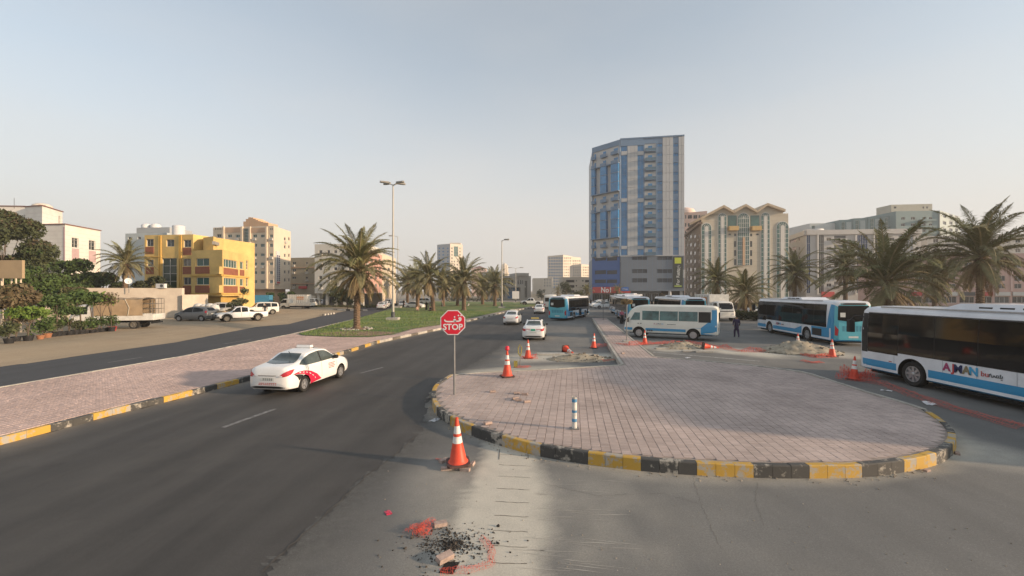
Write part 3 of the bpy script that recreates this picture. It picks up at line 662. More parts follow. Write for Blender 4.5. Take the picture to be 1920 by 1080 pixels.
# ---- city buses: heading +x, left side +y
def make_bus(label, L=11.6, doors='R', pod=True, group='blue and white city buses at the bus station', hero=False):
    h = L/2; Wd = 1.25
    st = [(-h,.42,1.0,1.1,.98,2.86,.93),(-h+.06,.34,1.17,1.1,1.15,2.97,1.09),(-h+.25,.30,1.24,1.1,1.235,3.02,1.17),(-h+1.,.30,1.25,1.1,1.245,3.03,1.19),(h-1.2,.30,1.25,1.1,1.245,3.03,1.19),(h-.45,.30,1.245,1.1,1.24,3.02,1.17),(h-.15,.31,1.19,1.1,1.18,2.95,1.08),(h-.03,.34,1.05,1.1,1.03,2.80,.93),(h,.42,.95,1.1,.93,2.68,.83)]
    fx, rx = h-2.6, -h+3.2
    b = Body(st, bus_ring, 40, arches=((fx,.47,.60),(rx,.47,.60)), width=2.5)
    t = thing('city_bus', label, 'bus', group=group); body = ob('body', b.me, t); b.me.materials[0] = m_buswhite; b.me.materials.append(m_busblue); b.me.materials.append(m_busteal)
    for f_ in b.me.polygons:
        c_ = f_.center
        if f_.material_index == 0 and c_.z < .42 and abs(f_.normal.z) < .95: f_.material_index = 2
        elif f_.material_index == 0 and c_.x < -h+.3 and c_.z < 2.72: f_.material_index = 3 if c_.x < -h+.07 else 2
    for v in 'LR':
        # blue skirt that sweeps up at the tail
        sk = MB()
        seg = [(fx+.66,h-.12),(rx+.66,fx-.66)]
        for x0,x1 in seg: b.strip(sk, v, *rect(x0,x1,.37,.77), 10, 2, .008)
        b.strip(sk, v, [(-h+.12,.36),(rx-.64,.36)], [(-h+.12,2.72),(rx-.64,1.16)] if False else [(-h+.12,1.18),(rx-.64,1.18)], 6, 4, .008)
        b.strip(sk, v, [(rx-.64,1.06),(rx+.66,.95)], [(rx-.64,1.18),(rx+.66,1.12)], 5, 1, .008) if False else None
        b.strip(sk, v, [(-h+.1,1.18),(-h+.72,1.18)], [(-h+.14,2.78),(-h+.36,2.78)], 4, 6, .008)
        b.strip(sk, v, [(rx+.64,.77),(rx+.66,.77),(rx+1.6,.77)], [(rx+.64,1.08),(rx+.7,1.05),(rx+1.6,.78)], 6, 2, .009)
        kind(sk.build('blue_skirt', m_busblue, t, 50), 'stuff')
        # glazing: a row of dark panes
        x1 = h-.55; x0 = -h+.76; n = 6 if v == 'L' else 5
        b.strip(MB(), v, *rect(x0,x1,1.2,2.76), 16, 4, .0095).build('window_band', m_black, t); b.strip(MB(), v, *rect(x1+.002,h-.2,1.06,2.74), 5, 6, .0095).build('front_pillar', m_black, t, 60)
        dr = [(h-.57-1.25,h-.57)] + ([(-.2,1.15)] if L > 9 else []) if v == doors else []
        edges = np.linspace(x0, x1, 8)
        xs = [(a,c) for a,c in zip(edges,edges[1:])]
        if v == doors:
            pts = sorted([x0]+[q for d_ in dr for q in d_]+[x1]); xs = [(a,c) for a,c in zip(pts,pts[1:]) if c-a > .3 and not any(abs(a-d_[0]) < .01 for d_ in dr)]
            xs = [(a+(c-a)*k/max(1,round((c-a)/1.6)), a+(c-a)*(k+1)/max(1,round((c-a)/1.6))) for a,c in xs for k in range(max(1,round((c-a)/1.6)))]
            for a,c in dr: 
                dd = b.pane('door', v, *rect(a+.03,c-.03,.42,2.72), m_glass, t, 2, 8, .012)
                b.strip(MB(), v, *rect((a+c)/2-.02,(a+c)/2+.02,.42,2.72), 1, 6, .016).build('door_edge', m_black, dd)
        for k,(a,c) in enumerate(xs):
            drop = .12 if (v == 'L' and c > h-1.9) else 0
            b.pane('side_window', v, *rect(a+.012,c-.012,1.22-drop,2.735), m_glass, t, 2, 4, .0135)
        b.strip(MB(), v, *rect(x0,x1,2.764,2.785), 12, 1, .012).build('window_rail', m_black, t)
        b.strip(MB(), v, *rect(rx-1.9,rx-.75,.55,1.05), 2, 2, .014).build('engine_grille', m_black if not hero else m_busblue, t)
        g = MB()
        for x in np.linspace(rx+1.2,fx-1.2,4): b.strip(g, v, *rect(x,x+.012,.72,1.2), 1, 3, .006)
        b.strip(g, v, [(fx+.75,.74),(h-.35,.74)], [(fx+.75,.75),(h-.35,.75)], 4, 1, .006); b.strip(g, v, *rect(fx+.75,fx+.765,.74,1.08), 1, 3, .006)
        kind(g.build('panel_gaps', M('panel_gap',(.3,.31,.33),.6,0), t), 'stuff')
        b.strip(MB(), v, *rect(fx+.85,fx+1.0,.80,.83), 1, 1, .012).build('side_marker', m_red, t)
    # tail
    tail = MB(); b.strip(tail, 'B', [(-1.12,.42),(0,.42),(1.12,.42)], [(-1.12,1.75),(0,1.25),(1.12,1.75)] if not hero else [(-1.12,1.5),(0,1.4),(1.12,1.5)], 10, 6, .008); tail.build('tail_panel', m_busteal, t, 50)
    b.pane('rear_window', 'B', [(-.98,1.75),(0,1.62),(.98,1.75)], [(-.94,2.72),(0,2.72),(.94,2.72)], m_glass, t, 8, 6, .012)
    b.strip(MB(), 'B', *rect(-.78,.78,2.76,2.9), 8, 1, .012).build('rear_display', m_dprint, t)
    gr = MB()
    for k in range(7): b.strip(gr,'B',*rect(-.72+.21*k,-.72+.21*k+.15,1.0,1.36),1,2,.012)
    kind(gr.build('tail_vents', M('vent_teal',(.05,.25,.33),.6,0), t), 'stuff')
    b.strip(MB(),'B',*rect(.5,.82,1.95,2.25),1,1,.018).build('notice', m_plate, t); b.strip(MB(),'B',*rect(-.3,.3,.55,.68),2,1,.012).build('number_plate', m_plate, t)
    for s in (-1,1):
        b.pane('tail_lamp','B',[(s*.98,.7),(s*1.13,.72)],[(s*.92,1.1),(s*1.13,1.4)], m_red, t, 2, 4, .014)
    # front
    b.pane('windscreen', 'F', [(-.98,1.05),(0,1.0),(.98,1.05)], [(-.86,2.6),(0,2.65),(.86,2.6)], m_glass, t, 8, 6, .012)
    b.strip(MB(),'F',*rect(-.9,.9,.42,.66),6,2,.01).build('front_bumper', m_busblue, t)
    for s in (-1,1):
        b.pane('headlamp','F',[(s*.6,.72),(s*.93,.76)],[(s*.6,.9),(s*.95,.95)], m_clear, t, 3, 2, .014)
        mb = MB(); mb.tube([(h-.25,s*1.1,2.55),(h+.08,s*1.3,2.6),(h+.2,s*1.38,2.4)], .035, 6); mb.box(h+.12,h+.3,s*1.38-.12,s*1.38+.12,1.85,2.4); mb.build('mirror', m_black, t)
    for x in (fx,rx):
        for s in (-1,1): wheel(t, x, s*1.09, .48, .3, m_rim, 8)
    mb = MB(); mb.box(rx+.7,fx-.7,-1.1,1.1,.17,.5); mb.box(fx+.7,h-.5,-1.05,1.05,.19,.5); mb.box(-h+.5,rx-.7,-1.05,1.05,.19,.5); kind(mb.build('underbody', m_under, t),'stuff')  # black boxes, made low and wide to darken the gap under the bus
    if pod:
        # roof fairing and air-conditioning unit
        pr = lambda x0,x1,w0,z0,z1,sl: [(x0,-w0,z0),(x1,-w0,z0),(x1,w0,z0),(x0,w0,z0),(x0+sl,-w0+.12,z1),(x1-sl,-w0+.12,z1),(x1-sl,w0-.12,z1),(x0+sl,w0-.12,z1)]
        F6 = [(0,3,2,1),(4,5,6,7),(0,1,5,4),(1,2,6,5),(2,3,7,6),(3,0,4,7)]
        m1 = MB().add(pr(h-4.6,h-2.3,1.05,3.0,3.17,.5), F6) if hero else MB().add(pr(-1.6,1.8,1.0,3.0,3.22,.45), F6)
        if hero: m1 = MB().add(pr(h-7.4,h-3.4,1.05,3.0,3.26,.7), F6)
        u = m1.build('roof_unit', m_buswhite, t)
        v2 = MB()
        for k in range(3): v2.box(h-6.4+.62*k if hero else -1+.62*k,(h-6.4+.62*k if hero else -1+.62*k)+.4,.93,1.0,3.1,3.16)
        for k,o_ in enumerate(range(3)): pass
        kind(v2.build('unit_vents', m_black, u), 'stuff')
        mb = MB(); mb.tube([(-h+1.4,1.12,3.02),(h-1.1,1.12,3.03)], .03, 6); mb.tube([(-h+1.4,-1.12,3.02),(h-1.1,-1.12,3.03)], .03, 6); kind(mb.build('roof_rails', m_rim, t), 'stuff')
    return t, b, fx, rx
def wordmark(parent, b, view, x, z, hgt, mir):
    """AJMAN in coloured capitals with the bus wordmark beside it, laid on the side of a bus."""
    y = 1.262 if view == 'L' else -1.262; rot = (R(90),0,R(180)) if view == 'L' else (R(90),0,0); s = -1 if view == 'L' else 1
    cx = 0
    for ch,m,wd in (('A',m_magenta,.92),('J',m_redprint,.62),('M',m_navy,1.05),('A',m_olive,.9),('N',m_cyan,.85)):
        text(ch, hgt*1.3, m, parent, (x+s*cx*hgt,y,z), rot, .004, 'lettering', 'CENTER', None, hgt*.05); cx += wd*.88
    text('bu', hgt*.85, m_redprint, parent, (x+s*(cx+.42)*hgt,y,z-.04*hgt), rot, .004, 'lettering')
    c = cx+.92; mb = MB()
    def P(u,v): return (x+s*(c+u*.75)*hgt, y, z+v*hgt*.85)
    mb.tube([P(-.08,-.28),P(-.02,.1),P(.12,.16),P(.22,-.1),P(.3,-.3),P(.45,-.26),P(.5,0),P(.62,.02),P(.7,-.2),P(.85,-.24)], .035*hgt, 6)
    mb.tube([P(.85,-.24),P(.9,.06),P(1.08,.1),P(1.16,-.1),P(1.02,-.24),P(.86,-.22)], .035*hgt, 6)
    mb.tube([P(1.16,-.22),P(1.36,-.24),P(1.4,.25)], .035*hgt, 6); mb.tube([P(1.4,-.2),P(1.6,-.22),P(1.66,.08)], .035*hgt, 6)
    for u in (1.5,1.62): mb.lathe([(.04*hgt,-.004),(.04*hgt,.004)], 8, P(u,-.42), 0, 'y')
    kind(mb.build('arabic_wordmark', m_dprint, parent), 'stuff')
GB = 'blue and white city buses at the bus station'
def bus_at(o, label, x, y, deg):
    return place(o, label, (x,y,.006), R(deg), GB)
hero, hb, hfx, hrx = make_bus('nearest city bus with AJMAN lettering, its front left side towards the camera', hero=True)
wordmark(hero, hb, 'L', hfx-1.34, .98, .29, True)
bus_at(hero, hero['label'], 15.5+1.25, 19.15-5.8, 90)
bus2, b2, _, _ = make_bus('city bus with black windows and teal tail, parked left of the nearest bus')
wordmark(bus2, b2, 'L', 1.9, .97, .2, True)
bus_at(bus2, bus2['label'], 23.55, 34.3, 83)
bus3 = copy_tree(bus2); bus_at(bus3, 'city bus turning right on the road, showing its rear and doors side', 0, 0, 66)
rw = gp(1075,599.3); d3 = Vector((math.cos(R(66)),math.sin(R(66)),0)); n3 = Vector((-d3.y,d3.x,0))
bus3.location = rw+n3*1.15+d3*2.6+Vector((0,0,.006))
b4 = copy_tree(bus2); bus_at(b4, 'city bus farthest left behind the minibus, mostly hidden, blue tail corner showing', 17.6, 68.5, 84)
b5 = copy_tree(bus2); bus_at(b5, 'city bus seen from the rear over the front end of the minibus', 15.2, 54.6, 84)
b6 = copy_tree(bus2); bus_at(b6, 'city bus behind the middle of the minibus with only its upper windows showing', 19.2, 49.6, 86)
b7 = copy_tree(bus2); bus_at(b7, 'distant bus whose white roof shows below the tower, behind the other buses', 24.5, 88, 60)
# ---- minibus
MINI = [(-3.45,.5,.86,1.2,.84,2.2,.72),(-3.38,.42,.97,1.2,.95,2.45,.82),(-3.15,.40,1.02,1.2,1.0,2.56,.86),(-2.0,.40,1.03,1.2,1.01,2.6,.87),(1.6,.40,1.03,1.2,1.01,2.6,.87),(2.4,.40,1.03,1.2,1.0,2.52,.82),(2.95,.40,1.01,1.18,.97,2.2,.78),(3.3,.42,.96,1.1,.9,1.55,.76),(3.43,.46,.88,.98,.8,1.15,.66),(3.5,.52,.75,.86,.68,.95,.5)]
def make_minibus(label):
    b = Body(MINI, car_ring, 50, arches=((2.25,.40,.50),(-1.75,.40,.50)), width=2.06)
    t = thing('minibus', label, 'minibus'); o = ob('body', b.me, t); paint(o, m_cream)
    for v in 'LR':
        sk = MB()
        for x0,x1 in ((2.77,3.42),(-1.23,1.73)): b.strip(sk, v, *rect(x0,x1,.44,.80), 8, 2, .008)
        b.strip(sk, v, [(-3.36,.46),(-2.28,.46)], [(-3.36,1.9),(-2.28,.95)], 6, 5, .008)
        b.strip(sk, v, [(-3.36,1.9),(-3.02,1.6)], [(-3.34,2.3),(-3.02,2.3)], 3, 4, .008)
        b.strip(sk, v, [(-2.28,.92),(-1.75,.92)], [(-2.28,.95),(-1.75,.93)], 2, 1, .008)
        kind(sk.build('blue_skirt', m_busblue, t, 50), 'stuff')
        for x0,x1,z0,g in ((-2.95,-2.12,1.36,m_glass),(-2.06,-.72,1.42,m_tealglass),(-.66,.66,1.42,m_tealglass),(.72,2.0,1.42,m_tealglass)): b.pane('side_window', v, *rect(x0,x1,z0,2.14), g, t, 3, 3, .01)
        b.pane('cab_window', v, [(2.18,1.42),(2.95,1.40)], [(2.18,2.0),(2.62,2.0)], m_tealglass, t, 4, 3, .01)
        for x in (2.1,2.3): b.strip(MB(), v, *rect(x-.06,x+.06,1.12,1.17), 1, 1, .02).build('door_handle', m_black, t)
        d = MB()
        for k,(m_) in enumerate((m_magenta,m_redprint,m_navy,m_olive,m_cyan)):
            x = 1.05-.15*k if v == 'L' else .45+.15*k
            text('AJMAN'[k], .17, m_, t, (x, 1.045 if v == 'L' else -1.045, 1.15), (R(90),0,R(180) if v == 'L' else 0), .003)
        for k in range(7): b.strip(d, v, *rect(-.5+.09*k,-.5+.09*k+.055,1.11,1.16), 1, 1, .008)
        for k in range(3): b.strip(d, v, *rect(1.2+.15*k,1.2+.15*k+.1,.56,.68), 1, 1, .012)
        kind(d.build('small_lettering', m_dprint, t), 'stuff')
    b.pane('windscreen','F',[(-.86,1.3),(0,1.28),(.86,1.3)],[(-.72,2.2),(0,2.25),(.72,2.2)], m_tealglass, t, 8, 5, .012)
    b.pane('rear_window','B',[(-.75,1.4),(.75,1.4)],[(-.7,2.1),(.7,2.1)], m_glass, t, 6, 4, .012)
    for s in (-1,1):
        b.pane('tail_lamp','B',*rect(s*.7,s*.86,.75,1.0), m_red, t, 2, 2, .012); b.pane('headlamp','F',*rect(s*.45,s*.7,.74,.9), m_clear, t, 2, 2, .012)
        mb = MB(); mb.tube([(3.0,s*.98,1.62),(3.12,s*1.12,1.5)], .025, 6); mb.box(3.05,3.15,s*1.12-.09,s*1.12+.09,1.22,1.52); mb.build('mirror', m_black, t)
    for x in (2.25,-1.75):
        for s in (-1,1): wheel(t, x, s*.9, .40, .24, m_rim, 6)
    mb = MB(); mb.box(-3,3,-.8,.8,.36,.5); mb.build('underbody', m_under, t); return t
mini = make_minibus('cream and blue minibus with teal curtains, parked across behind the netting')
a,b_ = gp(1200.5,633.3),gp(1296.8,638.4); dm = (a-b_).normalized(); ang = math.atan2(dm.y,dm.x); nm = Vector((-dm.y,dm.x,0))
place(mini, mini['label'], (a+b_)/2-nm*1.0-dm*.25+Vector((0,0,.006)), ang)
mini.scale = (1.0,1.0,1.0)
# far coach
coach = copy_tree(mini); place(coach, 'white coach seen from behind at the far end of the road', (8.2,90,0), R(80))
for c in coach.children:
    if c.name.startswith('body'): paint(c, m_white2)
    elif c.name.startswith('blue_skirt'): paint(c, m_white2)
coach['category'] = 'bus'; coach.name = 'coach'; coach.scale = (1.2,1.15,1.15)

# ---- pickup, hatchback, estate off-roader
def wheels4(t, f, r, y, rad, w=.2, rim=m_rim, sp=6):
    for x in (f,r):
        for s in (-1,1): wheel(t, x, s*y, rad, w, rim, sp)
PICK = [(-2.5,.5,.78,.98,.76,1.02,.7),(-2.42,.42,.83,1.0,.81,1.04,.74),(-.75,.38,.86,1.02,.84,1.06,.76),(-.62,.38,.86,1.03,.84,1.12,.72),(-.5,.38,.86,1.03,.83,1.62,.66),(.1,.38,.86,1.03,.83,1.70,.66),(.6,.38,.86,1.02,.83,1.64,.65),(1.15,.38,.86,1.02,.82,1.2,.68),(1.4,.38,.86,1.01,.81,1.09,.68),(2.1,.4,.84,.95,.78,1.02,.66),(2.42,.44,.78,.86,.72,.9,.58),(2.5,.5,.7,.76,.64,.8,.5)]
def make_pickup(label, group=None):
    b = Body(PICK, car_ring, 50, arches=((1.6,.38,.46),(-1.45,.38,.46)), width=1.74); t = thing('pickup_truck', label, 'pickup', group=group); ob('body', b.me, t)
    for v in 'LR':
        b.pane('side_window', v, [(-.45,1.08),(.18,1.07)],[(-.42,1.56),(.18,1.62)], m_glass, t, 4, 3); b.pane('side_window', v, [(.26,1.07),(1.1,1.07)],[(.26,1.62),(.62,1.56)], m_glass, t, 4, 3)
        g = MB()
        for x in (-.6,.2,1.12): b.strip(g, v, *rect(x,x+.014,.48,1.04),1,5,.003)
        kind(g.build('door_gaps', m_black, t),'stuff')
        b.strip(MB(), v, *rect(1.05,2.1,.40,.54) if False else rect(-.9,1.1,.39,.46),6,1,.01).build('side_step', m_black, t)
        for x in (1.6,-1.45):
            ar = [(x+.47*math.cos(q),.38+.47*math.sin(q)) for q in np.linspace(R(5),R(175),12)]; ar2 = [(x+.56*math.cos(q),.38+.56*math.sin(q)) for q in np.linspace(R(5),R(175),12)]
            b.strip(MB(), v, ar, ar2, 16, 1, .015).build('wheel_arch', m_black, t)
    b.pane('windscreen','F',[(-.66,1.12),(.66,1.12)],[(-.56,1.58),(.56,1.58)], m_glass, t, 6, 4); b.pane('rear_window','B',[(-.55,1.15),(.55,1.15)],[(-.5,1.52),(.5,1.52)], m_glass, t, 4, 3)
    mb = MB(); mb.box(2.3,2.62,-.82,.82,.42,.64); mb.build('front_bumper', m_black, t)
    b.strip(MB(),'F',*rect(-.36,.36,.68,.82),4,2,.012).build('grille', m_black, t)
    mb = MB(); mb.box(-2.3,-.72,-.68,.68,1.03,1.075); mb.build('load_bed', m_under, t)
    for s in (-1,1):
        b.pane('headlamp','F',*rect(s*.42,s*.68,.68,.82), m_clear, t, 2, 2, .014); b.pane('tail_lamp','B',*rect(s*.66,s*.76,.7,.95), m_red, t, 2, 2, .014)
        mb = MB(); mb.box(.95,1.08,s*.86,s*1.04,1.08,1.26); mb.build('wing_mirror', m_black, t)
    wheels4(t, 1.6, -1.45, .74, .38, .24, m_rimd); mb = MB(); mb.box(-2.1,2.1,-.6,.6,.34,.5); mb.build('underbody', m_under, t); return t
HATCH = [(-1.88,.4,.66,.86,.62,.92,.5),(-1.82,.28,.78,.95,.74,1.05,.56),(-1.7,.22,.82,.99,.77,1.22,.58),(-1.45,.19,.845,.99,.79,1.42,.58),(-.9,.18,.85,.97,.80,1.51,.6),(-.1,.18,.85,.95,.80,1.53,.61),(.35,.18,.85,.94,.80,1.44,.62),(.95,.18,.85,.93,.79,1.10,.65),(1.2,.18,.845,.92,.78,1.0,.66),(1.65,.2,.8,.82,.72,.87,.58),(1.82,.26,.7,.7,.6,.74,.48),(1.88,.34,.55,.6,.46,.64,.34)]
def make_hatch(label, mat, group=None):
    b = Body(HATCH, car_ring, 50, arches=((1.2,.30,.36),(-1.26,.30,.36)), width=1.7); t = thing('hatchback_car', label, 'car', group=group); paint(ob('body', b.me, t), mat)
    for v in 'LR':
        b.pane('side_window', v, [(-1.4,1.05),(-.9,.99),(-.3,.97)],[(-1.35,1.25),(-.9,1.41),(-.3,1.44)], m_glass, t, 6, 3); b.pane('side_window', v, [(-.24,.97),(.4,.96),(1.0,.98)],[(-.24,1.44),(.25,1.38),(.98,1.0)], m_glass, t, 6, 3)
        g = MB()
        for x in (-.95,-.27,.95): b.strip(g, v, *rect(x,x+.012,.3,.96),1,6,.003)
        kind(g.build('door_gaps', m_black, t),'stuff')
        b.pane('tail_lamp', v, [(-1.8,.86),(-1.62,.9)],[(-1.76,1.08),(-1.6,1.1)], m_red, t, 2, 2, .012)
    b.pane('rear_window','B',[(-.5,1.1),(.5,1.1)],[(-.44,1.4),(.44,1.4)], m_glass, t, 6, 4); b.pane('windscreen','F',[(-.62,1.04),(.62,1.04)],[(-.5,1.38),(.5,1.38)], m_glass, t, 6, 4)
    b.strip(MB(),'B',*rect(-.24,.24,.72,.82),2,1,.012).build('number_plate', m_plate, t)
    for s in (-1,1):
        b.pane('headlamp','F',[(s*.4,.62),(s*.66,.66)],[(s*.42,.72),(s*.7,.8)], m_clear, t, 3, 2, .012); mb = MB(); mb.box(.72,.88,s*.83,s*.98,.97,1.1); paint(mb.build('wing_mirror', m_black, t), mat)
    wheels4(t, 1.2, -1.26, .755, .30, .19); mb = MB(); mb.box(-1.4,1.4,-.6,.6,.16,.3); mb.build('underbody', m_under, t); return t
SUVST = [(-2.2,.45,.78,1.05,.75,1.12,.66),(-2.15,.36,.85,1.08,.82,1.5,.68),(-2.05,.33,.88,1.1,.85,1.72,.7),(-1.2,.32,.9,1.1,.86,1.8,.71),(0,.32,.9,1.08,.86,1.82,.71),(.45,.32,.9,1.08,.85,1.74,.71),(.95,.32,.9,1.07,.84,1.22,.72),(1.2,.32,.9,1.06,.83,1.13,.72),(1.9,.34,.86,1.0,.79,1.06,.68),(2.15,.4,.78,.9,.7,.94,.6),(2.22,.46,.68,.8,.6,.84,.5)]
def make_suv(label, mat, group=None):
    b = Body(SUVST, car_ring, 50, arches=((1.35,.36,.44),(-1.35,.36,.44)), width=1.8); t = thing('offroad_car', label, 'car', group=group); paint(ob('body', b.me, t), mat)
    for v in 'LR':
        for lo,hi in (([(-2.0,1.16),(-1.2,1.14)],[(-1.95,1.62),(-1.2,1.68)]),([(-1.12,1.14),(-.3,1.13)],[(-1.12,1.68),(-.3,1.7)]),([(-.22,1.13),(.9,1.13)],[(-.22,1.7),(.42,1.66)])): b.pane('side_window', v, lo, hi, m_glass, t, 4, 3)
        g = MB()
        for x in (-1.16,-.26,.9): b.strip(g, v, *rect(x,x+.014,.45,1.12),1,6,.003)
        kind(g.build('door_gaps', m_black, t),'stuff')
    b.pane('rear_window','B',[(-.6,1.2),(.6,1.2)],[(-.55,1.62),(.55,1.62)], m_glass, t, 4, 3); b.pane('windscreen','F',[(-.7,1.16),(.7,1.16)],[(-.6,1.66),(.6,1.66)], m_glass, t, 6, 4)
    mb = MB(); mb.box(2.1,2.3,-.82,.82,.42,.62); mb.build('front_bumper', m_black, t); b.strip(MB(),'F',*rect(-.4,.4,.68,.86),4,2,.012).build('grille', m_black, t)
    for s in (-1,1): b.pane('headlamp','F',*rect(s*.46,s*.7,.7,.86), m_clear, t, 2, 2, .014); b.pane('tail_lamp','B',*rect(s*.62,s*.76,.8,1.1), m_red, t, 2, 2, .014)
    wheels4(t, 1.35, -1.35, .78, .37, .23, m_rimd); mb = MB(); mb.box(-1.8,1.8,-.6,.6,.3,.45); mb.build('underbody', m_under, t); return t
GL = 'vehicles parked on the sandy lot'
hatch = make_hatch('grey hatchback parked on the sand beside the white pickup', m_grey, GL)
place(hatch, hatch['label'], gp(358,602.5,LOTZ)+Vector((0,.75,0)), R(177)); hatch.scale = (1.08,)*3
pick = make_pickup('white double cab pickup with black bumper facing left, next to grey hatchback', GL)
place(pick, pick['label'], gp(452,603,LOTZ)+Vector((-.5,.9,0)), R(226))
suv1 = make_suv('white estate off-roader half hidden behind the grey hatchback', m_white2, GL); place(suv1, suv1['label'], gp(410,592,LOTZ)+Vector((0,.3,0)), R(186))
suv2 = copy_tree(suv1); place(suv2, 'white off-roader behind the pickup with a man standing at its rear', gp(489,590,LOTZ), R(222), GL)
pk2 = copy_tree(pick); place(pk2, 'white pickup crossing the far end of the road', gp(997,572.5), R(175), GROUP_R); pk2.scale = (1.15,)*3

# ---- light trucks
CAB = [(1.05,.55,.9,1.25,.9,2.02,.8),(1.12,.5,.93,1.25,.92,2.1,.82),(1.9,.48,.93,1.25,.92,2.12,.82),(2.3,.48,.93,1.22,.9,2.02,.8),(2.62,.48,.92,1.15,.88,1.55,.76),(2.75,.5,.88,1.05,.82,1.2,.66),(2.8,.56,.78,.95,.7,1.0,.55)]
m_canvas = M('tan_canvas', (.36,.26,.16), .9, .15, 1.5, bump=.4, bscale=6)
def make_truck(label, style, group=None, cabmat=None):
    b = Body(CAB, car_ring, 30, arches=((2.05,.38,.46),), width=1.86); t = thing('light_truck', label, 'truck', group=group); o = ob('cab', b.me, t); paint(o, cabmat or m_white2)
    for v in 'LR': b.pane('cab_window', v, [(1.5,1.32),(2.5,1.32)],[(1.5,1.95),(2.25,1.95)], m_glass, t, 4, 3)
    b.pane('windscreen','F',[(-.76,1.3),(.76,1.3)],[(-.66,1.95),(.66,1.95)], m_glass, t, 6, 4)
    b.strip(MB(),'F',*rect(-.7,.7,1.05,1.14),6,1,.012).build('grille', m_black, t); mb = MB(); mb.box(2.7,2.86,-.88,.88,.42,.62); mb.build('front_bumper', m_white2, t)
    for s in (-1,1): b.pane('headlamp','F',*rect(s*.5,s*.74,.72,.88), m_clear, t, 2, 2, .014); mb = MB(); mb.box(2.35,2.43,s*.98,s*1.2,1.3,1.7); mb.build('mirror', m_black, t)
    mb = MB()
    for s in (-1,1): mb.box(-3.1,1.4,s*.38-.05,s*.38+.05,.55,.75)
    mb.box(-3.1,-3.0,-.9,.9,.45,.6); kind(mb.build('chassis', m_under, t),'stuff')
    z0 = .86
    mb = MB(); mb.box(-3.2,1.0,-1.02,1.02,.76,z0); mb.build('load_bed', m_white2, t)
    if style in ('canvas','stake'):
        for y in (-1.02,.98):
            for k in range(3): x0 = -3.2+1.4*k; mb = MB(); mb.box(x0+.01,x0+1.39,y,y+.04,z0+.002,z0+.42); mb.build('drop_side', m_white2, t)
        mb = MB(); mb.box(-3.22,-3.18,-1.0,1.0,z0,z0+.42); mb.build('tailboard', m_white2, t)
        fr = MB()
        for x in np.linspace(-3.15,.95,5 if style == 'canvas' else 12):
            for s in (-1,1): fr.tube([(x,s*.99,z0+.42),(x,s*.99,z0+1.75)], .022, 5)
            fr.tube([(x,-.99,z0+1.75),(x,0,z0+1.8),(x,.99,z0+1.75)], .022, 5)
        for s in (-1,1):
            for z in (z0+.85,z0+1.3,z0+1.75): fr.tube([(-3.15,s*.99,z),(.95,s*.99,z)], .02, 5)
        for z in (z0+.85,z0+1.3):
            fr.tube([(-3.15,-.99,z),(-3.15,.99,z)], .02, 5)
        for y in (-.5,0,.5): fr.tube([(-3.15,y,z0+.42),(-3.15,y,z0+1.75)], .02, 5)
        kind(fr.build('stake_frame', m_rimd if style == 'canvas' else m_white2, t), 'stuff')
    if style == 'canvas':
        cv = MB(); n = 22; xs = np.linspace(-2.45,1.0,n); prof = [(-1.04,z0+.3),(-1.05,z0+1.0),(-1.04,z0+1.7),(-.8,z0+1.83),(0,z0+1.88),(.8,z0+1.83),(1.04,z0+1.7),(1.05,z0+1.0),(1.04,z0+.3)]
        vv = [(x,y*(1+.012*math.sin(5*x+3*z)),z-(.07*abs(math.sin((x+2.3)*math.pi/1.03)) if z > z0+1.6 else 0)) for x in xs for y,z in prof]
        m_ = len(prof); cv.add(vv, [(i*m_+j,(i+1)*m_+j,(i+1)*m_+j+1,i*m_+j+1)[::-1] for i in range(n-1) for j in range(m_-1)]); c = cv.build('canvas_cover', m_canvas, t, 60)
        rp = MB(); rp.tube([(-1.4,1.07,z0+.3),(-1.5,1.08,z0+1.0),(-1.2,1.07,z0+1.72),(-1.3,0,z0+1.86)], .022, 6); rp.build('rope', M('rope',(.6,.55,.45),.9,.1), c)
    if style == 'box':
        mb = MB(); mb.box(-3.2,.98,-1.05,1.05,z0+.002,z0+2.0); bx = mb.build('cargo_box', m_white2, t)
        pn = MB()
        for s in (-1,1):
            for k in range(9): mb = MB(); mb.box(-3.1+.45*k,-3.1+.45*k+.06,s*1.05-.02,s*1.05+.02,z0+.1,z0+1.9); mb.build('box_rib', m_rimd, bx)
            mb = MB(); mb.box(-1.2,.3,s*1.06-.02,s*1.06+.02,z0+.95,z0+1.7); mb.build('print_panel', M('orange_panel',(.5,.22,.08),.7,.1), bx)
    for s in (-1,1): wheel(t, 2.05, s*.80, .38, .22, m_rimd, 6); wheel(t, -1.75, s*.80, .38, .3, m_rimd, 6)
    return t
tr1 = make_truck('tan canvas covered flatbed truck parked behind the potted plants', 'canvas', GL)
_p = gp(260,617,LOTZ); _r = Matrix.Rotation(R(196),3,'Z'); place(tr1, tr1['label'], _p-_r@Vector((-1.75,.9,0))+Vector((-.5,0,0)), R(196)); tr1.scale = (1.04,)*3
tr2 = make_truck('white stake truck facing left at the far edge of the sand', 'stake', GL); place(tr2, tr2['label'], gp(556,580.5,.1), R(182))
tr3 = make_truck('white box truck with orange print panel behind the stake truck', 'box', GL); place(tr3, tr3['label'], gp(566,577.5,.1)+Vector((.6,0,0)), R(2), GL)
tr4 = make_truck('white truck facing the camera between minibus and palms', 'box', GB); place(tr4, tr4['label'], (26.2,55,0), R(-92), 'trucks at the bus station'); tr4.scale = (1.15,)*3
m_bluebox = M('blue_tarp',(.05,.22,.36),.7,.1)
tr5 = copy_tree(tr3); place(tr5, 'truck with blue cargo box beside the beige apartment block', at(478,546,92).xy.to_3d(), R(190), GL); tr5.location.z = 0
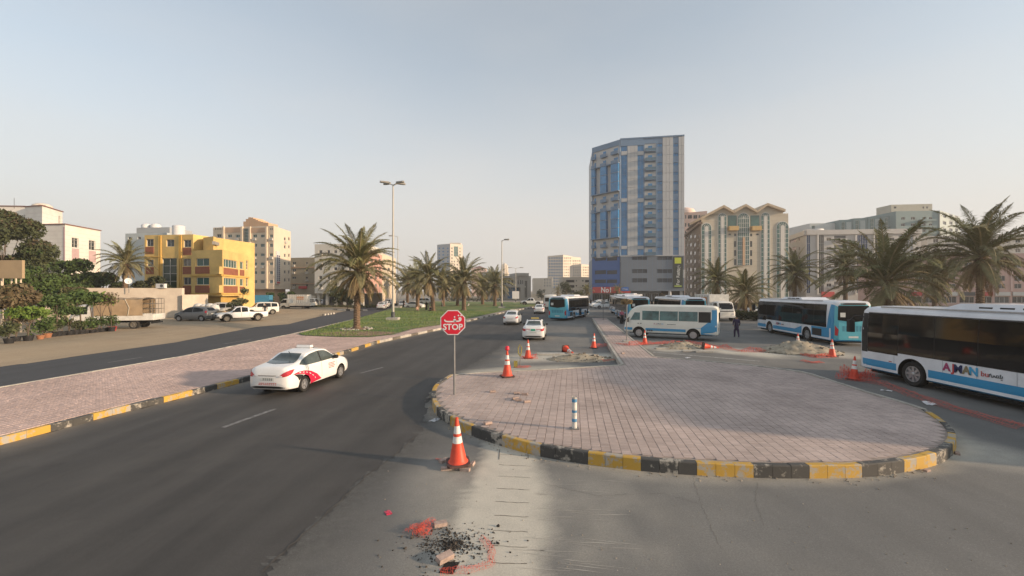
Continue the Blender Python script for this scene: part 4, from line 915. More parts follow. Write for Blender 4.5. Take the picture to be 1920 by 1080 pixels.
for c in tr5.children:
    if c.name.startswith('cargo_box'):
        paint(c, m_bluebox)
        for g in list(c.children):
            bpy.data.objects.remove(g)
# ---- far parked cars (copies of the plain saloon and the off-roader)
def far_car(src, px, Y, deg, label, group, z=0., mat=None, sc_=1.):
    o = copy_tree(src); place(o, label, (xt(px,Y),Y,z), R(deg), group); o.scale = (sc_,)*3
    if mat:
        for c in o.children:
            if c.name.startswith('body'): paint(c, mat)
    return o
m_silver = M('silver_paint',(.42,.43,.44),.3,.05,2,coat=.5); m_dark = M('black_paint',(.02,.02,.022),.25,0,coat=.6); m_redcar = M('red_paint',(.35,.04,.04),.3,.05,2,coat=.5)
GP = 'cars parked in front of the tower'; GS = 'cars parked along the side road'
for px,Y,dg,lab,mt in ((1121,98,200,'leftmost white car parked below the red shop sign',None),(1131,92,196,'white car second from left below the red shop sign',None),(1143,97,192,'white car right of two others below the red shop sign',None),(1124,108,190,'white car in the rear row below the red shop sign',None),(1139,110,190,'silver car in the rear row below the red shop sign',m_silver)):
    far_car(plain, px, Y, dg, lab, GP, 0, mt, 1.05)
for px,Y,dg,lab,mt,s in ((716,88,100,'nearest white car parked along the side road',None,plain),(723,97,98,'white car parked behind the nearest one on the side road',None,plain),(730,107,97,'third white car parked along the side road',None,suv1),(602,112,-80,'white car parked under the white apartment block',None,plain),(613,112,-80,'silver car parked under the white apartment block',m_silver,plain),(626,112,-80,'black car parked under the white apartment block',m_dark,plain),(755,98,-84,'blue grey car driving towards us on the side road',m_silver,plain),(778,92,-10,'pale car driving across behind the picnic on the lawn',None,plain),(800,120,5,'white off-roader beyond the lawn palms',None,suv1),(462,88,185,'white car parked beside the blue truck',None,plain),(497,95,180,'red car parked beside the blue truck',m_redcar,plain),(1424,66,10,'white car under the palms behind the hedge',None,plain),(1455,72,10,'silver car under the palms left of the parked city bus',m_silver,plain)):
    far_car(s, px, Y, dg, lab, GS if px < 1000 else 'cars under the right hand palms', 0, mt)
# ------------------------------------------------------------------ buildings
m_wg = M('window_glass', (.025,.032,.036), .12, .3, .7, spec=.6); m_bg = M('blue_glass', (.04,.19,.40), .14, .25, .25, spec=.6); m_gg = M('green_glass', (.05,.12,.11), .15, .3, .4, spec=.6); m_gn = M('stair_glass',(.02,.04,.025),.12,.3,.6)
m_frame = M('pale_frame', (.6,.58,.54), .6, .05); m_dframe = M('dark_frame', (.08,.085,.09), .6, .05)
m_acu = M('ac_unit',(.5,.48,.44),.7,.12,3)
class Face:
    """A wall plane; A is its left end and B its right end seen from outside."""
    def __init__(s, A, B):
        s.A = Vector((A[0],A[1],0)); s.B = Vector((B[0],B[1],0)); s.L = (s.B-s.A).length; s.d = (s.B-s.A)/s.L; s.n = Vector((s.d.y,-s.d.x,0)); s.rz = math.atan2(s.d.y,s.d.x)
    def U(s, px):
        k = (px-CX)/F; den = s.d.x-k*s.d.y
        return (k*s.A.y-s.A.x)/den
    def Z(s, px, py):
        p = s.A+s.d*s.U(px); return zt(py, p.y)
    def R(s, x0, x1, y0, y1, **k):          # opening given by its image box
        xm = (x0+x1)/2; return dict(u0=s.U(x0), u1=s.U(x1), v0=s.Z(xm,y1), v1=s.Z(xm,y0), **k)
_WIN = {}
m_wgs = [m_wg, M('curtained_glass',(.16,.14,.115),.25,.35,.9,spec=.5), M('pale_blind_glass',(.075,.085,.09),.15,.4,.8,spec=.6), M('deep_window_glass',(.010,.012,.014),.1,.2,.7,spec=.6)]
WRG = random.Random(77)
def win_mesh(w, h, glass, frame, nx=2, nz=1, dep=.16, fw=.06, sill=True):
    k = (round(w,2),round(h,2),glass.name,frame.name,nx,nz,dep)
    if k not in _WIN:
        mb = MB(); y = dep
        mb.quad((0,y,0),(w,y,0),(w,y,h),(0,y,h),0)
        def bar(x0,x1,z0,z1): mb.box(x0,x1,y-.06,y-.004,z0,z1,1)
        bar(0,w,0,fw); bar(0,w,h-fw,h); bar(0,fw,fw,h-fw); bar(w-fw,w,fw,h-fw)
        for i in range(1,nx): bar(w*i/nx-fw*.4,w*i/nx+fw*.4,fw,h-fw)
        for i in range(1,nz): mb.box(fw,w-fw,y-.05,y-.006,h*i/nz-fw*.4,h*i/nz+fw*.4,1)
        _WIN[k] = mb.mesh('window', [glass, frame])
    return _WIN[k]
def facade(t, fc, z0, z1, mat, ops=(), dep=.18, name='wall', glass=m_wg, frame=m_frame, wname='window', ac=0.):
    ops = [o for o in ops if o['u1'] > .02 and o['u0'] < fc.L-.02 and o['v0'] < z1-.02 and o['v1'] > z0]
    for o in ops: o['u0'] = max(o['u0'],.03); o['u1'] = min(o['u1'],fc.L-.03); o['v1'] = min(o['v1'],z1-.03); o['v0'] = max(o['v0'],z0+.01)
    us = sorted({0.,fc.L}|{round(v,3) for o in ops for v in (o['u0'],o['u1'])}); vs_ = sorted({z0,z1}|{round(v,3) for o in ops for v in (o['v0'],o['v1'])})
    mb = MB(); P = lambda u,v,y=0.: fc.A+fc.d*u-fc.n*y+Vector((0,0,v))
    for a,b in zip(us,us[1:]):
        for c,d in zip(vs_,vs_[1:]):
            um,vm = (a+b)/2,(c+d)/2
            if any(o['u0'] < um < o['u1'] and o['v0'] < vm < o['v1'] for o in ops): continue
            mb.quad(P(a,c),P(b,c),P(b,d),P(a,d))
    for o in ops:
        a,b,c,d = o['u0'],o['u1'],o['v0'],o['v1']; dp = o.get('dep',dep)
        mb.quad(P(a,c),P(a,d),P(a,d,dp),P(a,c,dp)); mb.quad(P(b,c,dp),P(b,d,dp),P(b,d),P(b,c)); mb.quad(P(a,c,dp),P(b,c,dp),P(b,c),P(a,c)); mb.quad(P(a,d),P(b,d),P(b,d,dp),P(a,d,dp))
    w = mb.build(name, mat, t)
    for o in ops:
        wd,hg = o['u1']-o['u0'], o['v1']-o['v0']
        if o.get('void'):
            MB().quad((0,dep,0),(wd,dep,0),(wd,dep,hg),(0,dep,hg)).build(o['void'] if isinstance(o['void'],str) else 'recess', o.get('mat',m_under), t, 0, P(o['u0'],o['v0']), fc.rz)
            continue
        me = win_mesh(wd, hg, (WRG.choice((0,0,1,2,3)) if False else None) or (m_wgs[WRG.choice((0,0,0,1,2,3,3))] if o.get('glass',glass) is m_wg else o.get('glass',glass)), o.get('frame',frame), o.get('nx',2), o.get('nz',1), o.get('dep',dep), o.get('fw',.06))
        ob(o.get('name',wname), me, t, P(o['u0'],o['v0']), fc.rz)
        if ac and 'name' not in o and WRG.random() < ac:
            au = o['u0']+wd*.15; slabbox(t,'air_conditioner',fc,au,au+.85,o['v0']-.75,o['v0']-.2,.01,.38,m_acu)
    return w
def slabbox(t, name, fc, u0, u1, v0, v1, y0, y1, mat):
    """Box standing proud of a wall: y0 (inside) to y1 (outside)."""
    q = [fc.A+fc.d*u+fc.n*y for u,y in ((u0,y1),(u1,y1),(u1,y0),(u0,y0))]
    return MB().prism([(p.x,p.y) for p in q], v0, v1).build(name, mat, t)
def pbox(t, name, fc, x0, x1, y0, y1, mat, out=.08, inn=-.02):
    r = fc.R(x0,x1,y0,y1); return slabbox(t, name, fc, r['u0'], r['u1'], r['v0'], r['v1'], inn, out, mat)
def roof(t, pts, z, mat, name='roof', th=.25, over=0.):
    return MB().prism([(p[0],p[1]) for p in pts], z-th, z).build(name, mat, t)
def rows(fc, cols, rws, **k):
    return [fc.R(a,b,c,d,**dict(k)) for a,b in cols for c,d in rws]
def pt(px, Y): return Vector((xt(px,Y),Y,0))
def back(pts, dy, dx=0.): return [p+Vector((dx,dy,0)) for p in pts]
def block(t, P, z0, z1, mat, front_ops=None, rest=True, name='wall', glass=m_wg, frame=m_frame, parapet=0., ac=0.):
    """P: footprint, counterclockwise seen from above starting at the leftmost visible corner. front_ops: {edge index: openings}"""
    n = len(P)
    for i in range(n):
        facade(t, Face(P[i],P[(i+1)%n]), z0, z1, mat, (front_ops or {}).get(i, ()), glass=glass, frame=frame, name=name, ac=ac)
    zr = z1-parapet
    me = MB().add([(p[0],p[1],zr-.01) for p in P], [tuple(range(n))]).build('roof', mat, t)

# --- white villa at the left edge
m_villa = M('villa_white', (.72,.68,.62), .85, .06, .8); m_vpink = M('villa_pink', (.50,.36,.36), .85, .08, 1); m_vtrim = M('villa_trim', (.22,.12,.10), .8, .1)
def tile_lines(t, fc, z0, z1, dz, mat, u0=0., u1=None, name='tile_joints'):
    mb = MB(); u1 = u1 or fc.L
    for k in range(1,int((z1-z0)/dz)):
        z = z0+k*dz; a = fc.A+fc.d*u0+fc.n*.004; b = fc.A+fc.d*u1+fc.n*.004; mb.quad(a+Vector((0,0,z)),b+Vector((0,0,z)),b+Vector((0,0,z+.03)),a+Vector((0,0,z+.03)))
    return kind(mb.build(name, mat, t),'stuff')
t = thing('villa', 'white tiled villa with pink panels and brown roof edge behind the trees', 'house')
A,B,C = pt(-90,62),pt(122,60),pt(188,66.4); D = C+Vector((-9,2,0)); E = A+Vector((-1,9,0))
f1,f2 = Face(A,B),Face(B,C); zh = zt(421,60)
block(t, [A,B,C,D,E], 0, zh, m_villa, {0:[f1.R(56,72,446,461)],1:[f2.R(134.7,147.5,446,464.5),f2.R(166.7,179,451,469),f2.R(166.7,177,493,508)]}, parapet=.4)
for fc,a in ((f1,-.1),(f2,-.1)): slabbox(t,'roof_edge',fc,a,fc.L+.1,zh+.002,zh+.14,-.35,.12,m_vtrim)
for x0,x1,y0,y1 in ((134.7,148,466,497),(166.7,179.5,470.5,492),(119,123,425,490)): pbox(t,'pink_panel',f2 if x0 > 125 else f1,x0,min(x1,121.8) if x0 < 125 else x1,y0,y1,m_vpink,.03)
m_tj = M('tile_joint',(.55,.5,.45),.9,0)
for fc in (f1,f2): tile_lines(t,fc,5,zh,.55,m_tj)
A2,B2,C2 = pt(47,64),pt(79,63),pt(117,68); fa,fb = Face(A2,B2),Face(B2,C2); zp = zt(386,63)
block(t,[A2,B2,C2,C2+Vector((-6,3,0)),A2+Vector((-1,6,0))],zh-.5,zp,m_villa,{1:[fb.R(110,114,405,419,nx=1)]},name='penthouse_wall')
for fc in (fa,fb): slabbox(t,'roof_edge',fc,-.1,fc.L+.1,zp+.002,zp+.14,-.35,.12,m_vtrim); tile_lines(t,fc,zh,zp,.55,m_tj)
A3,B3 = pt(-40,66),pt(52,66.5); block(t,[A3,B3,B3+Vector((0,5,0)),A3+Vector((0,5,0))],zh-.5,zt(386.5,66),m_villa,{0:[Face(A3,B3).R(44,49,403,418,nx=1)]},name='penthouse_wall')
slabbox(t,'roof_edge',Face(A3,B3),-.1,Face(A3,B3).L-.3,zt(386.5,66)+.002,zt(386.5,66)+.14,-.35,.12,m_vtrim)
pq = pt(66,65); MB().lathe([(1.15,zp+.0),(1.2,zp+.35),(1.1,zp+.65),(.7,zp+.9),(.2,zp+1.0)],20,(pq.x,pq.y+1,0)).build('water_tank',M('tank_cream',(.62,.56,.48),.7,.08),t,50)
MB().tube([(pq.x-3.2,pq.y,zp),(pq.x-3.2,pq.y,zp+1.6)],.03,5).build('aerial',m_dframe,t)

# --- compound wall
m_cw = M('plaster_wall', (.62,.54,.44), .9, .18, .7, c2=(.50,.42,.34))
w1a,w1b = pt(70,50),pt(341,55); t = tag(MB().prism([(p.x,p.y) for p in (w1a,w1b,w1b+Vector((.1,.3,0)),w1a+Vector((.1,.3,0)))],0,4.1).build('compound_wall',m_cw),'tall pale plaster wall behind the canvas truck','wall')
w2a,w2b = pt(341.5,54.6),pt(357,55.6); t = tag(MB().prism([(p.x,p.y) for p in (w2a,w2b,w2b+Vector((-.2,3.5,0)),w2a+Vector((.0,3.5,0)))],0,zt(553,51)).build('gatehouse_wall',m_cw),'low white block at the right end of the plaster wall','wall')
# --- yellow building
m_yel = M('yellow_plaster',(.66,.46,.17),.85,.12,.5); m_yel2 = M('ochre_plaster',(.60,.38,.10),.85,.1,.6); m_brk = M('brick_red_panel',(.28,.10,.055),.85,.12,1.2)
t = thing('yellow_building','three storey yellow building with brick red panels under the windows','building')
A,B = pt(271,65),pt(362,64); f = Face(A,B); zy = zt(441,65)
wops = [f.R(274,288,448,462,frame=m_frame),f.R(311.5,326.7,449,462.4),f.R(344,358.4,449.7,463.6),f.R(304,331.4,484,541.6,nx=2,nz=4,glass=m_gn,name='stair_glazing'),f.R(343.4,358,485,499),f.R(344,358,520,534),f.R(275,288,487,500)]
block(t,[A,B,B+Vector((2,12,0)),A+Vector((-1,12,0))],0,zy,m_yel,{0:wops},parapet=.3)
for x0,x1,y0,y1 in ((273,288.5,463,476),(343.5,358.8,464.5,478),(343,358.5,500,514),(343.5,358.5,535.5,552),(274,288.5,501,514)): pbox(t,'red_panel',f,x0,x1,y0,y1,m_brk,.06)
for x in (298,301,336,339): pbox(t,'pilaster',f,x,x+1.7,441.5,560,m_yel2,.12)
for y in (480,): pbox(t,'string_course',f,271.3,303.5,y,y+2.2,m_yel2,.16)
A2,B2,C2 = pt(359,61.5),pt(417,60),pt(466,70); f1,f2 = Face(A2,B2),Face(B2,C2); z2 = zt(468,60)
o1 = [f1.R(367.7,392,484.4,498.8,glass=m_gg),f1.R(367.7,392,520.3,534,glass=m_gg)]
o2 = [f2.R(419.5,445,487.5,502,nx=5,glass=m_gg),f2.R(450,456.8,490.7,504.5,nx=1,glass=m_gg),f2.R(419.5,444,521.5,535,nx=5,glass=m_gg),f2.R(450,456.8,523,536,nx=1,glass=m_gg),f2.R(461.5,465.3,488.5,505.5,nx=1,nz=3),f2.R(461.5,465.3,518.5,537,nx=1,nz=3)]
block(t,[A2,B2,C2,C2+Vector((-9,2,0)),A2+Vector((0,9,0))],3.0,z2,m_yel,{0:o1,1:o2},parapet=.5)
A3,B3,C3 = A2+Vector((.4,1.2,0)),B2+Vector((-.9,1.0,0)),C2+Vector((-1.2,-.6,0)); block(t,[A3,B3,C3,C3+Vector((-7,1,0)),A3+Vector((0,6,0))],0,3.0,m_yel2,{},name='ground_floor_wall')
for fc,x0,x1,y0,y1 in ((f1,366.5,393,500,513.2),(f1,366.5,393,535.3,549.5),(f2,419,445.8,503.5,516),(f2,449.5,457.4,506,517),(f2,419,445,536.5,549.5),(f2,449.5,457.4,537.5,548)): pbox(t,'red_panel',fc,x0,x1,y0,y1,m_brk,.06)
for y0 in (500,535): pbox(t,'planter_box',f1,407.5,416.5,y0,y0+14,m_yel,.45)
for fc in (f1,f2):
    for z in (zt(516,60),zt(551,60)): slabbox(t,'string_course',fc,0,fc.L,z-.12,z+.12,-.02,.14,m_yel2)
A4,B4,C4 = pt(381,64.5),pt(400,63),pt(420,68); f4 = Face(A4,B4); block(t,[A4,B4,C4,C4+Vector((-4,3,0))],z2-.6,zt(443,63),m_yel,{},name='upper_wall')
def ac_unit(t, fc, px, py, mat=M('ac_grille',(.3,.28,.25),.7,.1), n='air_conditioner'):
    r = fc.R(px-4,px+4,py-3,py+3); o = slabbox(t,n,fc,r['u0'],r['u1'],r['v0'],r['v1'],.02,.4,mat); return o
ac_unit(t,Face(B4,C4),401.5,456.5)
# --- pale block behind the yellow building
m_pgrey = M('pale_blue_render',(.46,.50,.50),.85,.06,.3)
t = thing('pale_building','pale grey blue building with roof tanks behind the yellow building','building')
A,B = pt(235,125),pt(312,123); block(t,[A,B,B+Vector((0,12,0)),A+Vector((0,12,0))],0,zt(438,125),m_pgrey,{0:rows(Face(A,B),((240,246),(258,264)),((444,449),))})
A,B = pt(256,128),pt(318,127); block(t,[A,B,B+Vector((0,9,0)),A+Vector((0,9,0))],10,zt(427,128),M('pale_grey_render',(.36,.37,.37),.85,.06,.3),{},name='roof_block')
m_tank = M('tank_white',(.66,.66,.66),.6,.08)
for k,px in enumerate((275,292)): q = pt(px,129); MB().lathe([(1.3,0),(1.35,.8),(.9,1.25),(.2,1.4)],14,(q.x,q.y,zt(427,128))).build('water_tank',m_tank,t,50)
q = pt(335,120); MB().lathe([(1.5,10),(1.5,zt(424,120)),(1.0,zt(422.6,120)),(.2,zt(422,120))],16,(q.x,q.y,0)).build('round_tower',m_tank,t,50)
# --- beige apartment block
m_beige = M('beige_render',(.66,.55,.42),.85,.06,.3); m_beige2 = M('tan_render',(.55,.37,.25),.85,.08,.4); m_crown = M('terracotta_render',(.58,.38,.24),.85,.08,.4)
t = thing('apartment_block','beige six storey apartment block with vertical shop sign','building')
A,B,C = pt(399.6,106),pt(513,103),pt(545,113); f1,f2 = Face(A,B),Face(B,C); zb = zt(424.5,104)
rws = ((439.7,445.3),(457,463),(475,480.3),(492,497.3),(508.3,514),(525,531))
o1 = rows(f1,((426.7,434.8),(442,450),(474,481.8),(488.7,496),(505.5,511.5)),rws,glass=m_gg)+[f1.R(407,415,439,445.3),f1.R(457,467,428.5,475,nx=3,nz=8,glass=m_gg,name='stair_glazing')]
o2 = rows(f2,((532.5,536),(540.5,543.5)),((445,451),(460,466),(476,482),(491,497),(507,513),(522,528)),nx=1)
block(t,[A,B,C,C+Vector((-12,4,0)),A+Vector((0,14,0))],4.2,zb,m_beige,{0:o1,1:o2},parapet=.4,ac=.3)
A2,B2,C2 = A+Vector((.5,1.5,0)),B+Vector((-.8,1.2,0)),C+Vector((-1.2,-.3,0)); g1 = Face(A2,B2); block(t,[A2,B2,C2,C2+Vector((-10,3,0)),A2+Vector((0,10,0))],0,4.2,m_beige2,{0:[g1.R(472,484,536,541,void='shop_front',mat=m_wg)]},name='ground_floor_wall')
for x0,x1 in ((419,421.5),(453,456.5),(468,471),(499,502)): pbox(t,'pilaster',f1,x0,x1,425,541,m_beige,.35)
for x0,x1 in ((424,452.5),(471.5,498.5)): pbox(t,'frieze',f1,x0,x1,427,436,m_beige2,.1)
cr = MB(); zc = zb
for k in range(10):
    u0 = f1.U(455)+(f1.U(502)-f1.U(455))*k/10; u1 = f1.U(455)+(f1.U(502)-f1.U(455))*(k+1)/10; hh = [1.3,1.9,2.3,2.2,1.9,1.6,1.3,1.1,.9,.8][k]
    slabbox(t,'crown_step',f1,u0,u1-.01,zb,zb+hh,-3.5,-.2,m_crown)
for px in (404,408,412,416,507,510): pbox(t,'parapet_slot',f1,px,px+1.4,427.5,431,m_dframe,.02)
sg = pbox(t,'vertical_sign',f2,516.5,523,471,533,M('sign_white',(.6,.58,.56),.6,.03),.25)
r = f2.R(516.5,523,471,533)
for k in range(13):
    z = r['v1']-1.2-k*(r['v1']-r['v0']-2.2)/12.
    for j in range(2): slabbox(t,'sign_character',f2,r['u0']+.35+j*.95,r['u0']+.35+j*.95+.55,z-.18,z+.18,.26,.29,m_navy)
pbox(t,'sign_foot',f2,517,522.6,528,531.5,m_redprint,.3,.26)
# --- tan block right of it
t = thing('tan_building','dull tan four storey building between the apartment block and the palm','building')
A,B = pt(543,128),pt(597,126); f1 = Face(A,B); block(t,[A,B,B+Vector((0,10,0)),A+Vector((0,10,0))],0,zt(483,127),M('olive_tan_render',(.40,.34,.25),.88,.08,.3),{0:rows(f1,((547.5,555),(573,577)),((491,495.5),(504.5,509),(518.5,523),(533,537)))},ac=.5)
pbox(t,'shop_sign',f1,561,576,536.5,541.5,m_redprint,.3)
for y in (501,531): pbox(t,'string_course',f1,543.5,596,y,y+1.4,m_beige2,.2)
# --- white and pink block behind the near palm
m_hwhite = M('off_white_render',(.70,.65,.57),.85,.06,.3); m_hpink = M('rose_render',(.58,.33,.27),.85,.08,.3)
t = thing('white_pink_block','white apartment block with pink end behind the near palm','building')
A,B,C,D_ = pt(590,100),pt(682,98),pt(716,112),pt(742,132); f1,f2,f3 = Face(A,B),Face(B,C),Face(C,D_)
cs = ((598,604),(613.5,618.5),(626,632),(640,645),(653.5,658.5),(668,675)); rw = ((469,475),(485,491),(501,507),(517.5,523.5),(532,538))
block(t,[A,B,C,C+Vector((-14,5,0)),A+Vector((0,13,0))],3.2,zt(458,100),m_hwhite,{0:rows(f1,cs,rw),1:rows(f2,((685,690),(694,699),(703,707),(710.5,714)),rw)},ac=.35)
facade(t,Face(B+f2.n*.05,C+f2.n*.05+f2.d*.0),3.3,zt(470,100),m_hpink,rows(Face(B+f2.n*.05,C+f2.n*.05),((685,690),(694,699),(703,707),(710.5,714)),rw),name='pink_cladding')
block(t,[C+Vector((.05,.05,0)),D_,D_+Vector((-12,3,0)),C+Vector((-10,9,0))],0,zt(478,118),m_beige,{0:rows(f3,((719,723),(727,731),(735,739)),((487,492),(502,507),(517,522),(532,537)),nx=1)})
for k in range(6): q = A.lerp(B,.04+.18*k)+Vector((0,1.2,0)); MB().box(q.x-.3,q.x+.3,q.y-.3,q.y+.3,0,3.2).build('column',m_hwhite,t)
A2,B2 = A+Vector((.2,4,0)),B+Vector((-.2,4,0)); facade(t,Face(A2,B2),0,3.2,m_dframe,[],name='ground_floor_wall')
# --- far towers
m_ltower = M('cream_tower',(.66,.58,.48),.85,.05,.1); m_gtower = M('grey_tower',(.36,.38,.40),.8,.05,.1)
t = thing('far_tower','slim cream tower with left side coloured grey for shade beyond the lawn palms','tower')
A,B,C = pt(819.8,420),pt(844,412),pt(867.5,420); f1,f2 = Face(A,B),Face(B,C); zt1 = zt(457,412)
rr = [(464+6.2*k,467+6.2*k) for k in range(11)]
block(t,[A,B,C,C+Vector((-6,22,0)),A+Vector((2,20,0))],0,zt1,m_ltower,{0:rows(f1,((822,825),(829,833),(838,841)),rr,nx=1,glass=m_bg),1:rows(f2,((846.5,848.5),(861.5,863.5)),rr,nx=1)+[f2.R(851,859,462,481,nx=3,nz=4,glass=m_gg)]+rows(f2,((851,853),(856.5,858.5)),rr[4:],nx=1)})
facade(t,Face(A+f1.n*.1,B+f1.n*.1-f1.d*.1),0,zt1-.2,m_gtower,rows(Face(A+f1.n*.1,B+f1.n*.1-f1.d*.1),((822,825),(829,833),(838,841)),rr,nx=1,glass=m_bg),name='shade_grey_face')  # grey laid over the cream left face puts its shade into the colour
q = B.lerp(C,.4); MB().box(q.x-6,q.x+5,q.y+3,q.y+10,zt1,zt1+1.6).build('roof_house',m_ltower,t)
t = thing('hill_villa','pink house with dark hipped roof peeping over the lawn palms','building')
A,B = pt(884,330),pt(911,330); f1 = Face(A,B); block(t,[A,B,B+Vector((0,14,0)),A+Vector((0,14,0))],0,zt(503,330),M('pale_pink_render',(.60,.45,.40),.85,.05,.2),{0:rows(f1,((889,892),(896,899),(903,906)),((504,507),(510.5,513.5)),nx=1)})
c = (A+B)/2; MB().add([A+Vector((0,0,zt(503,330))),B+Vector((0,0,zt(503,330))),B+Vector((0,14,zt(503,330))),A+Vector((0,14,zt(503,330))),Vector((c.x,c.y+7,zt(497.5,330)))],[(0,1,4),(1,2,4),(2,3,4),(3,0,4)]).build('hipped_roof',m_vtrim,t)
# --- grey civic building
m_civ = M('civic_stone',(.42,.39,.34),.85,.06,.2)
t = thing('civic_building','flat roofed grey stone building with a recessed glass entrance','building')
A,B = pt(943.5,185),pt(995.5,188); f1 = Face(A,B); 
ops = [f1.R(a,b,525,533.2,nx=1) for a,b in ((945,949.4),(952.2,956),(958.8,962.4),(970.8,973.4),(975.2,977.8),(979,981.2))]+[f1.R(951.8,974.5,539,560,nx=6,nz=3,dep=1.6,glass=m_bg,name='entrance_glazing'),f1.R(984.2,985.7,526.5,558,void='slot'),f1.R(986.8,988.3,526.5,558,void='slot')]
block(t,[A,B,B+Vector((0,20,0)),A+Vector((0,20,0))],0,zt(517.3,186),m_civ,{0:ops})
A2,B2 = pt(968,184.2),pt(993.3,185.6); f2 = Face(A2,B2); slabbox(t,'tall_wall',f2,f2.U(969),f2.L,zt(517.3,186)+.01,zt(511.8,186),-14,-1.4,m_civ)
A3,B3 = pt(905,178),pt(942.5,176); block(t,[A3,B3,B3+Vector((0,18,0)),A3+Vector((0,18,0))],0,zt(509.6,177),m_civ,{0:rows(Face(A3,B3),((910,913),(918,921),(926,929),(934,937)),((520,526),(535,541)),nx=1)})
for px in (977.5,981): q = pt(px,184); MB().box(q.x-.35,q.x+.35,q.y-.35,q.y+.35,0,zt(538.5,184)).build('column',m_civ,t)
pbox(t,'entrance_canopy',f1,949,983.5,536.3,538.8,m_civ,2.2)
t = thing('minaret','short cream minaret behind the grey civic building','minaret'); q = pt(946,240)
MB().lathe([(2.2,0),(2.2,zt(515,240)),(2.6,zt(513,240)),(2.6,zt(511.5,240)),(2.0,zt(511,240)),(2.0,zt(499,240)),(1.5,zt(496,240)),(.2,zt(493,240))],14,(q.x,q.y,0)).build('shaft',m_ltower,t,40)
tag(MB().tube([(pt(950.5,200).x,200,0),(pt(950.5,200).x,200,zt(496,200))],.12,6).build('flagpole',m_dframe),'thin dark flagpole beside the minaret','flagpole')
# --- far right-of-centre blocks
t = thing('far_apartments','far white apartment tower with shaded left side and stepped right wing','tower')
A,B,C = pt(1027,395),pt(1056,380),pt(1072,396); f1,f2 = Face(A,B),Face(B,C); rr = [(482.5+5.45*k,485.2+5.45*k) for k in range(11)]
block(t,[A,B,C,C+Vector((-8,14,0)),A+Vector((1,14,0))],0,zt(478.5,385),m_ltower,{0:[f1.R(1028.5+4.6*k,1031.6+4.6*k,a,b,nx=1,glass=m_bg) for k in range(6) for a,b in rr],1:[f2.R(1058+3.5*k,1059.8+3.5*k,a,b,nx=1) for k in range(4) for a,b in rr]})
A2,B2 = C+Vector((.1,.5,0)),pt(1089,408); f3 = Face(A2,B2); block(t,[A2,B2,B2+Vector((-4,12,0)),A2+Vector((-4,10,0))],0,zt(481,395),m_ltower,{0:[f3.R(1074+4*k,1076+4*k,a,b,nx=1) for k in range(4) for a,b in rr[1:]]})
t = thing('far_flats','lower far block with sunlit cream side left of the tower','building')
A,B,C = pt(1072,330),pt(1090,318),pt(1116,335); f1,f2 = Face(A,B),Face(B,C); rr = [(500+5.*k,502.6+5.*k) for k in range(5)]
block(t,[A,B,C,C+Vector((-4,14,0)),A+Vector((0,12,0))],0,zt(496,322),m_ltower,{0:[f1.R(1074+4*k,1076.4+4*k,a,b,nx=1) for k in range(4) for a,b in rr],1:[f2.R(1093+4.2*k,1095.2+4.2*k,a,b,nx=1) for k in range(5) for a,b in rr]})
t = thing('parking_deck','low grey building with long open balconies beside the tower','building')
A,B = pt(1054,222),pt(1113,218); f1 = Face(A,B); ops = [f1.R(a,b,c,d,void='balcony_recess') for a,b in ((1061.5,1077),(1097,1109.5)) for c,d in ((525,529.5),(534.5,539.5),(544,549))]+rows(f1,((1079,1082),(1091,1094.5)),((525,528),(534,537.5),(543.5,547)),nx=1)
block(t,[A,B,B+Vector((0,14,0)),A+Vector((0,14,0))],0,zt(519.5,220),M('dull_grey_render',(.40,.37,.32),.88,.08,.2),{0:ops})
t = thing('cream_house','small sunlit cream building at the end of the road','building')
A,B,C = pt(1000,262),pt(1017,260),pt(1035.5,250); f2 = Face(B,C); block(t,[A,B,C,C+Vector((2,14,0)),A+Vector((0,14,0))],0,zt(521,256),m_ltower,{1:rows(f2,((1020,1022),(1025,1027),(1030,1032)),((523.5,526),(529,531.5),(534.5,537)),nx=1)})
t = thing('low_wall','long low tan boundary wall at the end of the road','wall'); A,B = pt(998,170),pt(1064,160); MB().prism([(p.x,p.y) for p in (A,B,B+Vector((0,.4,0)),A+Vector((0,.4,0)))],0,2.6).build('wall_panel',m_beige,t)
for k in range(7): q = A.lerp(B,k/6); MB().box(q.x-.3,q.x+.3,q.y-.12,q.y+.3,0,2.9).build('pier',m_beige,t)
# --- the blue tower
m_tblue = M('tower_blue_grey',(.145,.225,.335),.55,.05,.1,spec=.4); m_tlight = M('tower_light_panel',(.45,.455,.46),.6,.05,.15); m_pblue = M('podium_blue',(.05,.12,.32),.6,.05,.1); m_pgr = M('podium_grey',(.16,.19,.23),.6,.05,.1)
m_louv = M('louvre',(.05,.06,.075),.7,.1,1)
t = thing('blue_tower','tall blue and pale grey tower with balconies over a parking podium','tower')
TB = t
A,B = pt(1163.2,148.6),pt(1283,145); Cc = pt(1111,157.5); fl,fr = Face(Cc,A),Face(A,B); zt_ = zt(255,145); zp = zt(480,146)
Dd = B+Vector((4,26,0)); Ee = Cc+Vector((3,24,0)); py_ = lambda y: 240+y*.3057; px_ = lambda x: 1090+x*.3057
ops = []
for a,b in ((245,280),(345,382)):
    for c,d in ((104,141),(167,430),(455,722),(744,778)): ops.append(fr.R(px_(a),px_(b),py_(c),py_(d),glass=m_bg,frame=m_tblue,nx=2,nz=max(1,round((d-c)/29)),dep=.12,fw=.09,name='glazing_strip'))
for k in range(12):
    y0 = 95+57.8*k
    ops.append(fr.R(px_(388),px_(458),py_(y0),py_(y0+50),void='balcony_wall',mat=m_tlight,dep=.18))
    for a,b in ((466,497),(565,595)): ops.append(fr.R(px_(a),px_(b),py_(y0),py_(y0+19),glass=m_bg,frame=m_dframe,nx=2,name='window'))
facade(t,fr,zp,zt_,m_tblue,ops,dep=.18,name='front_wall')
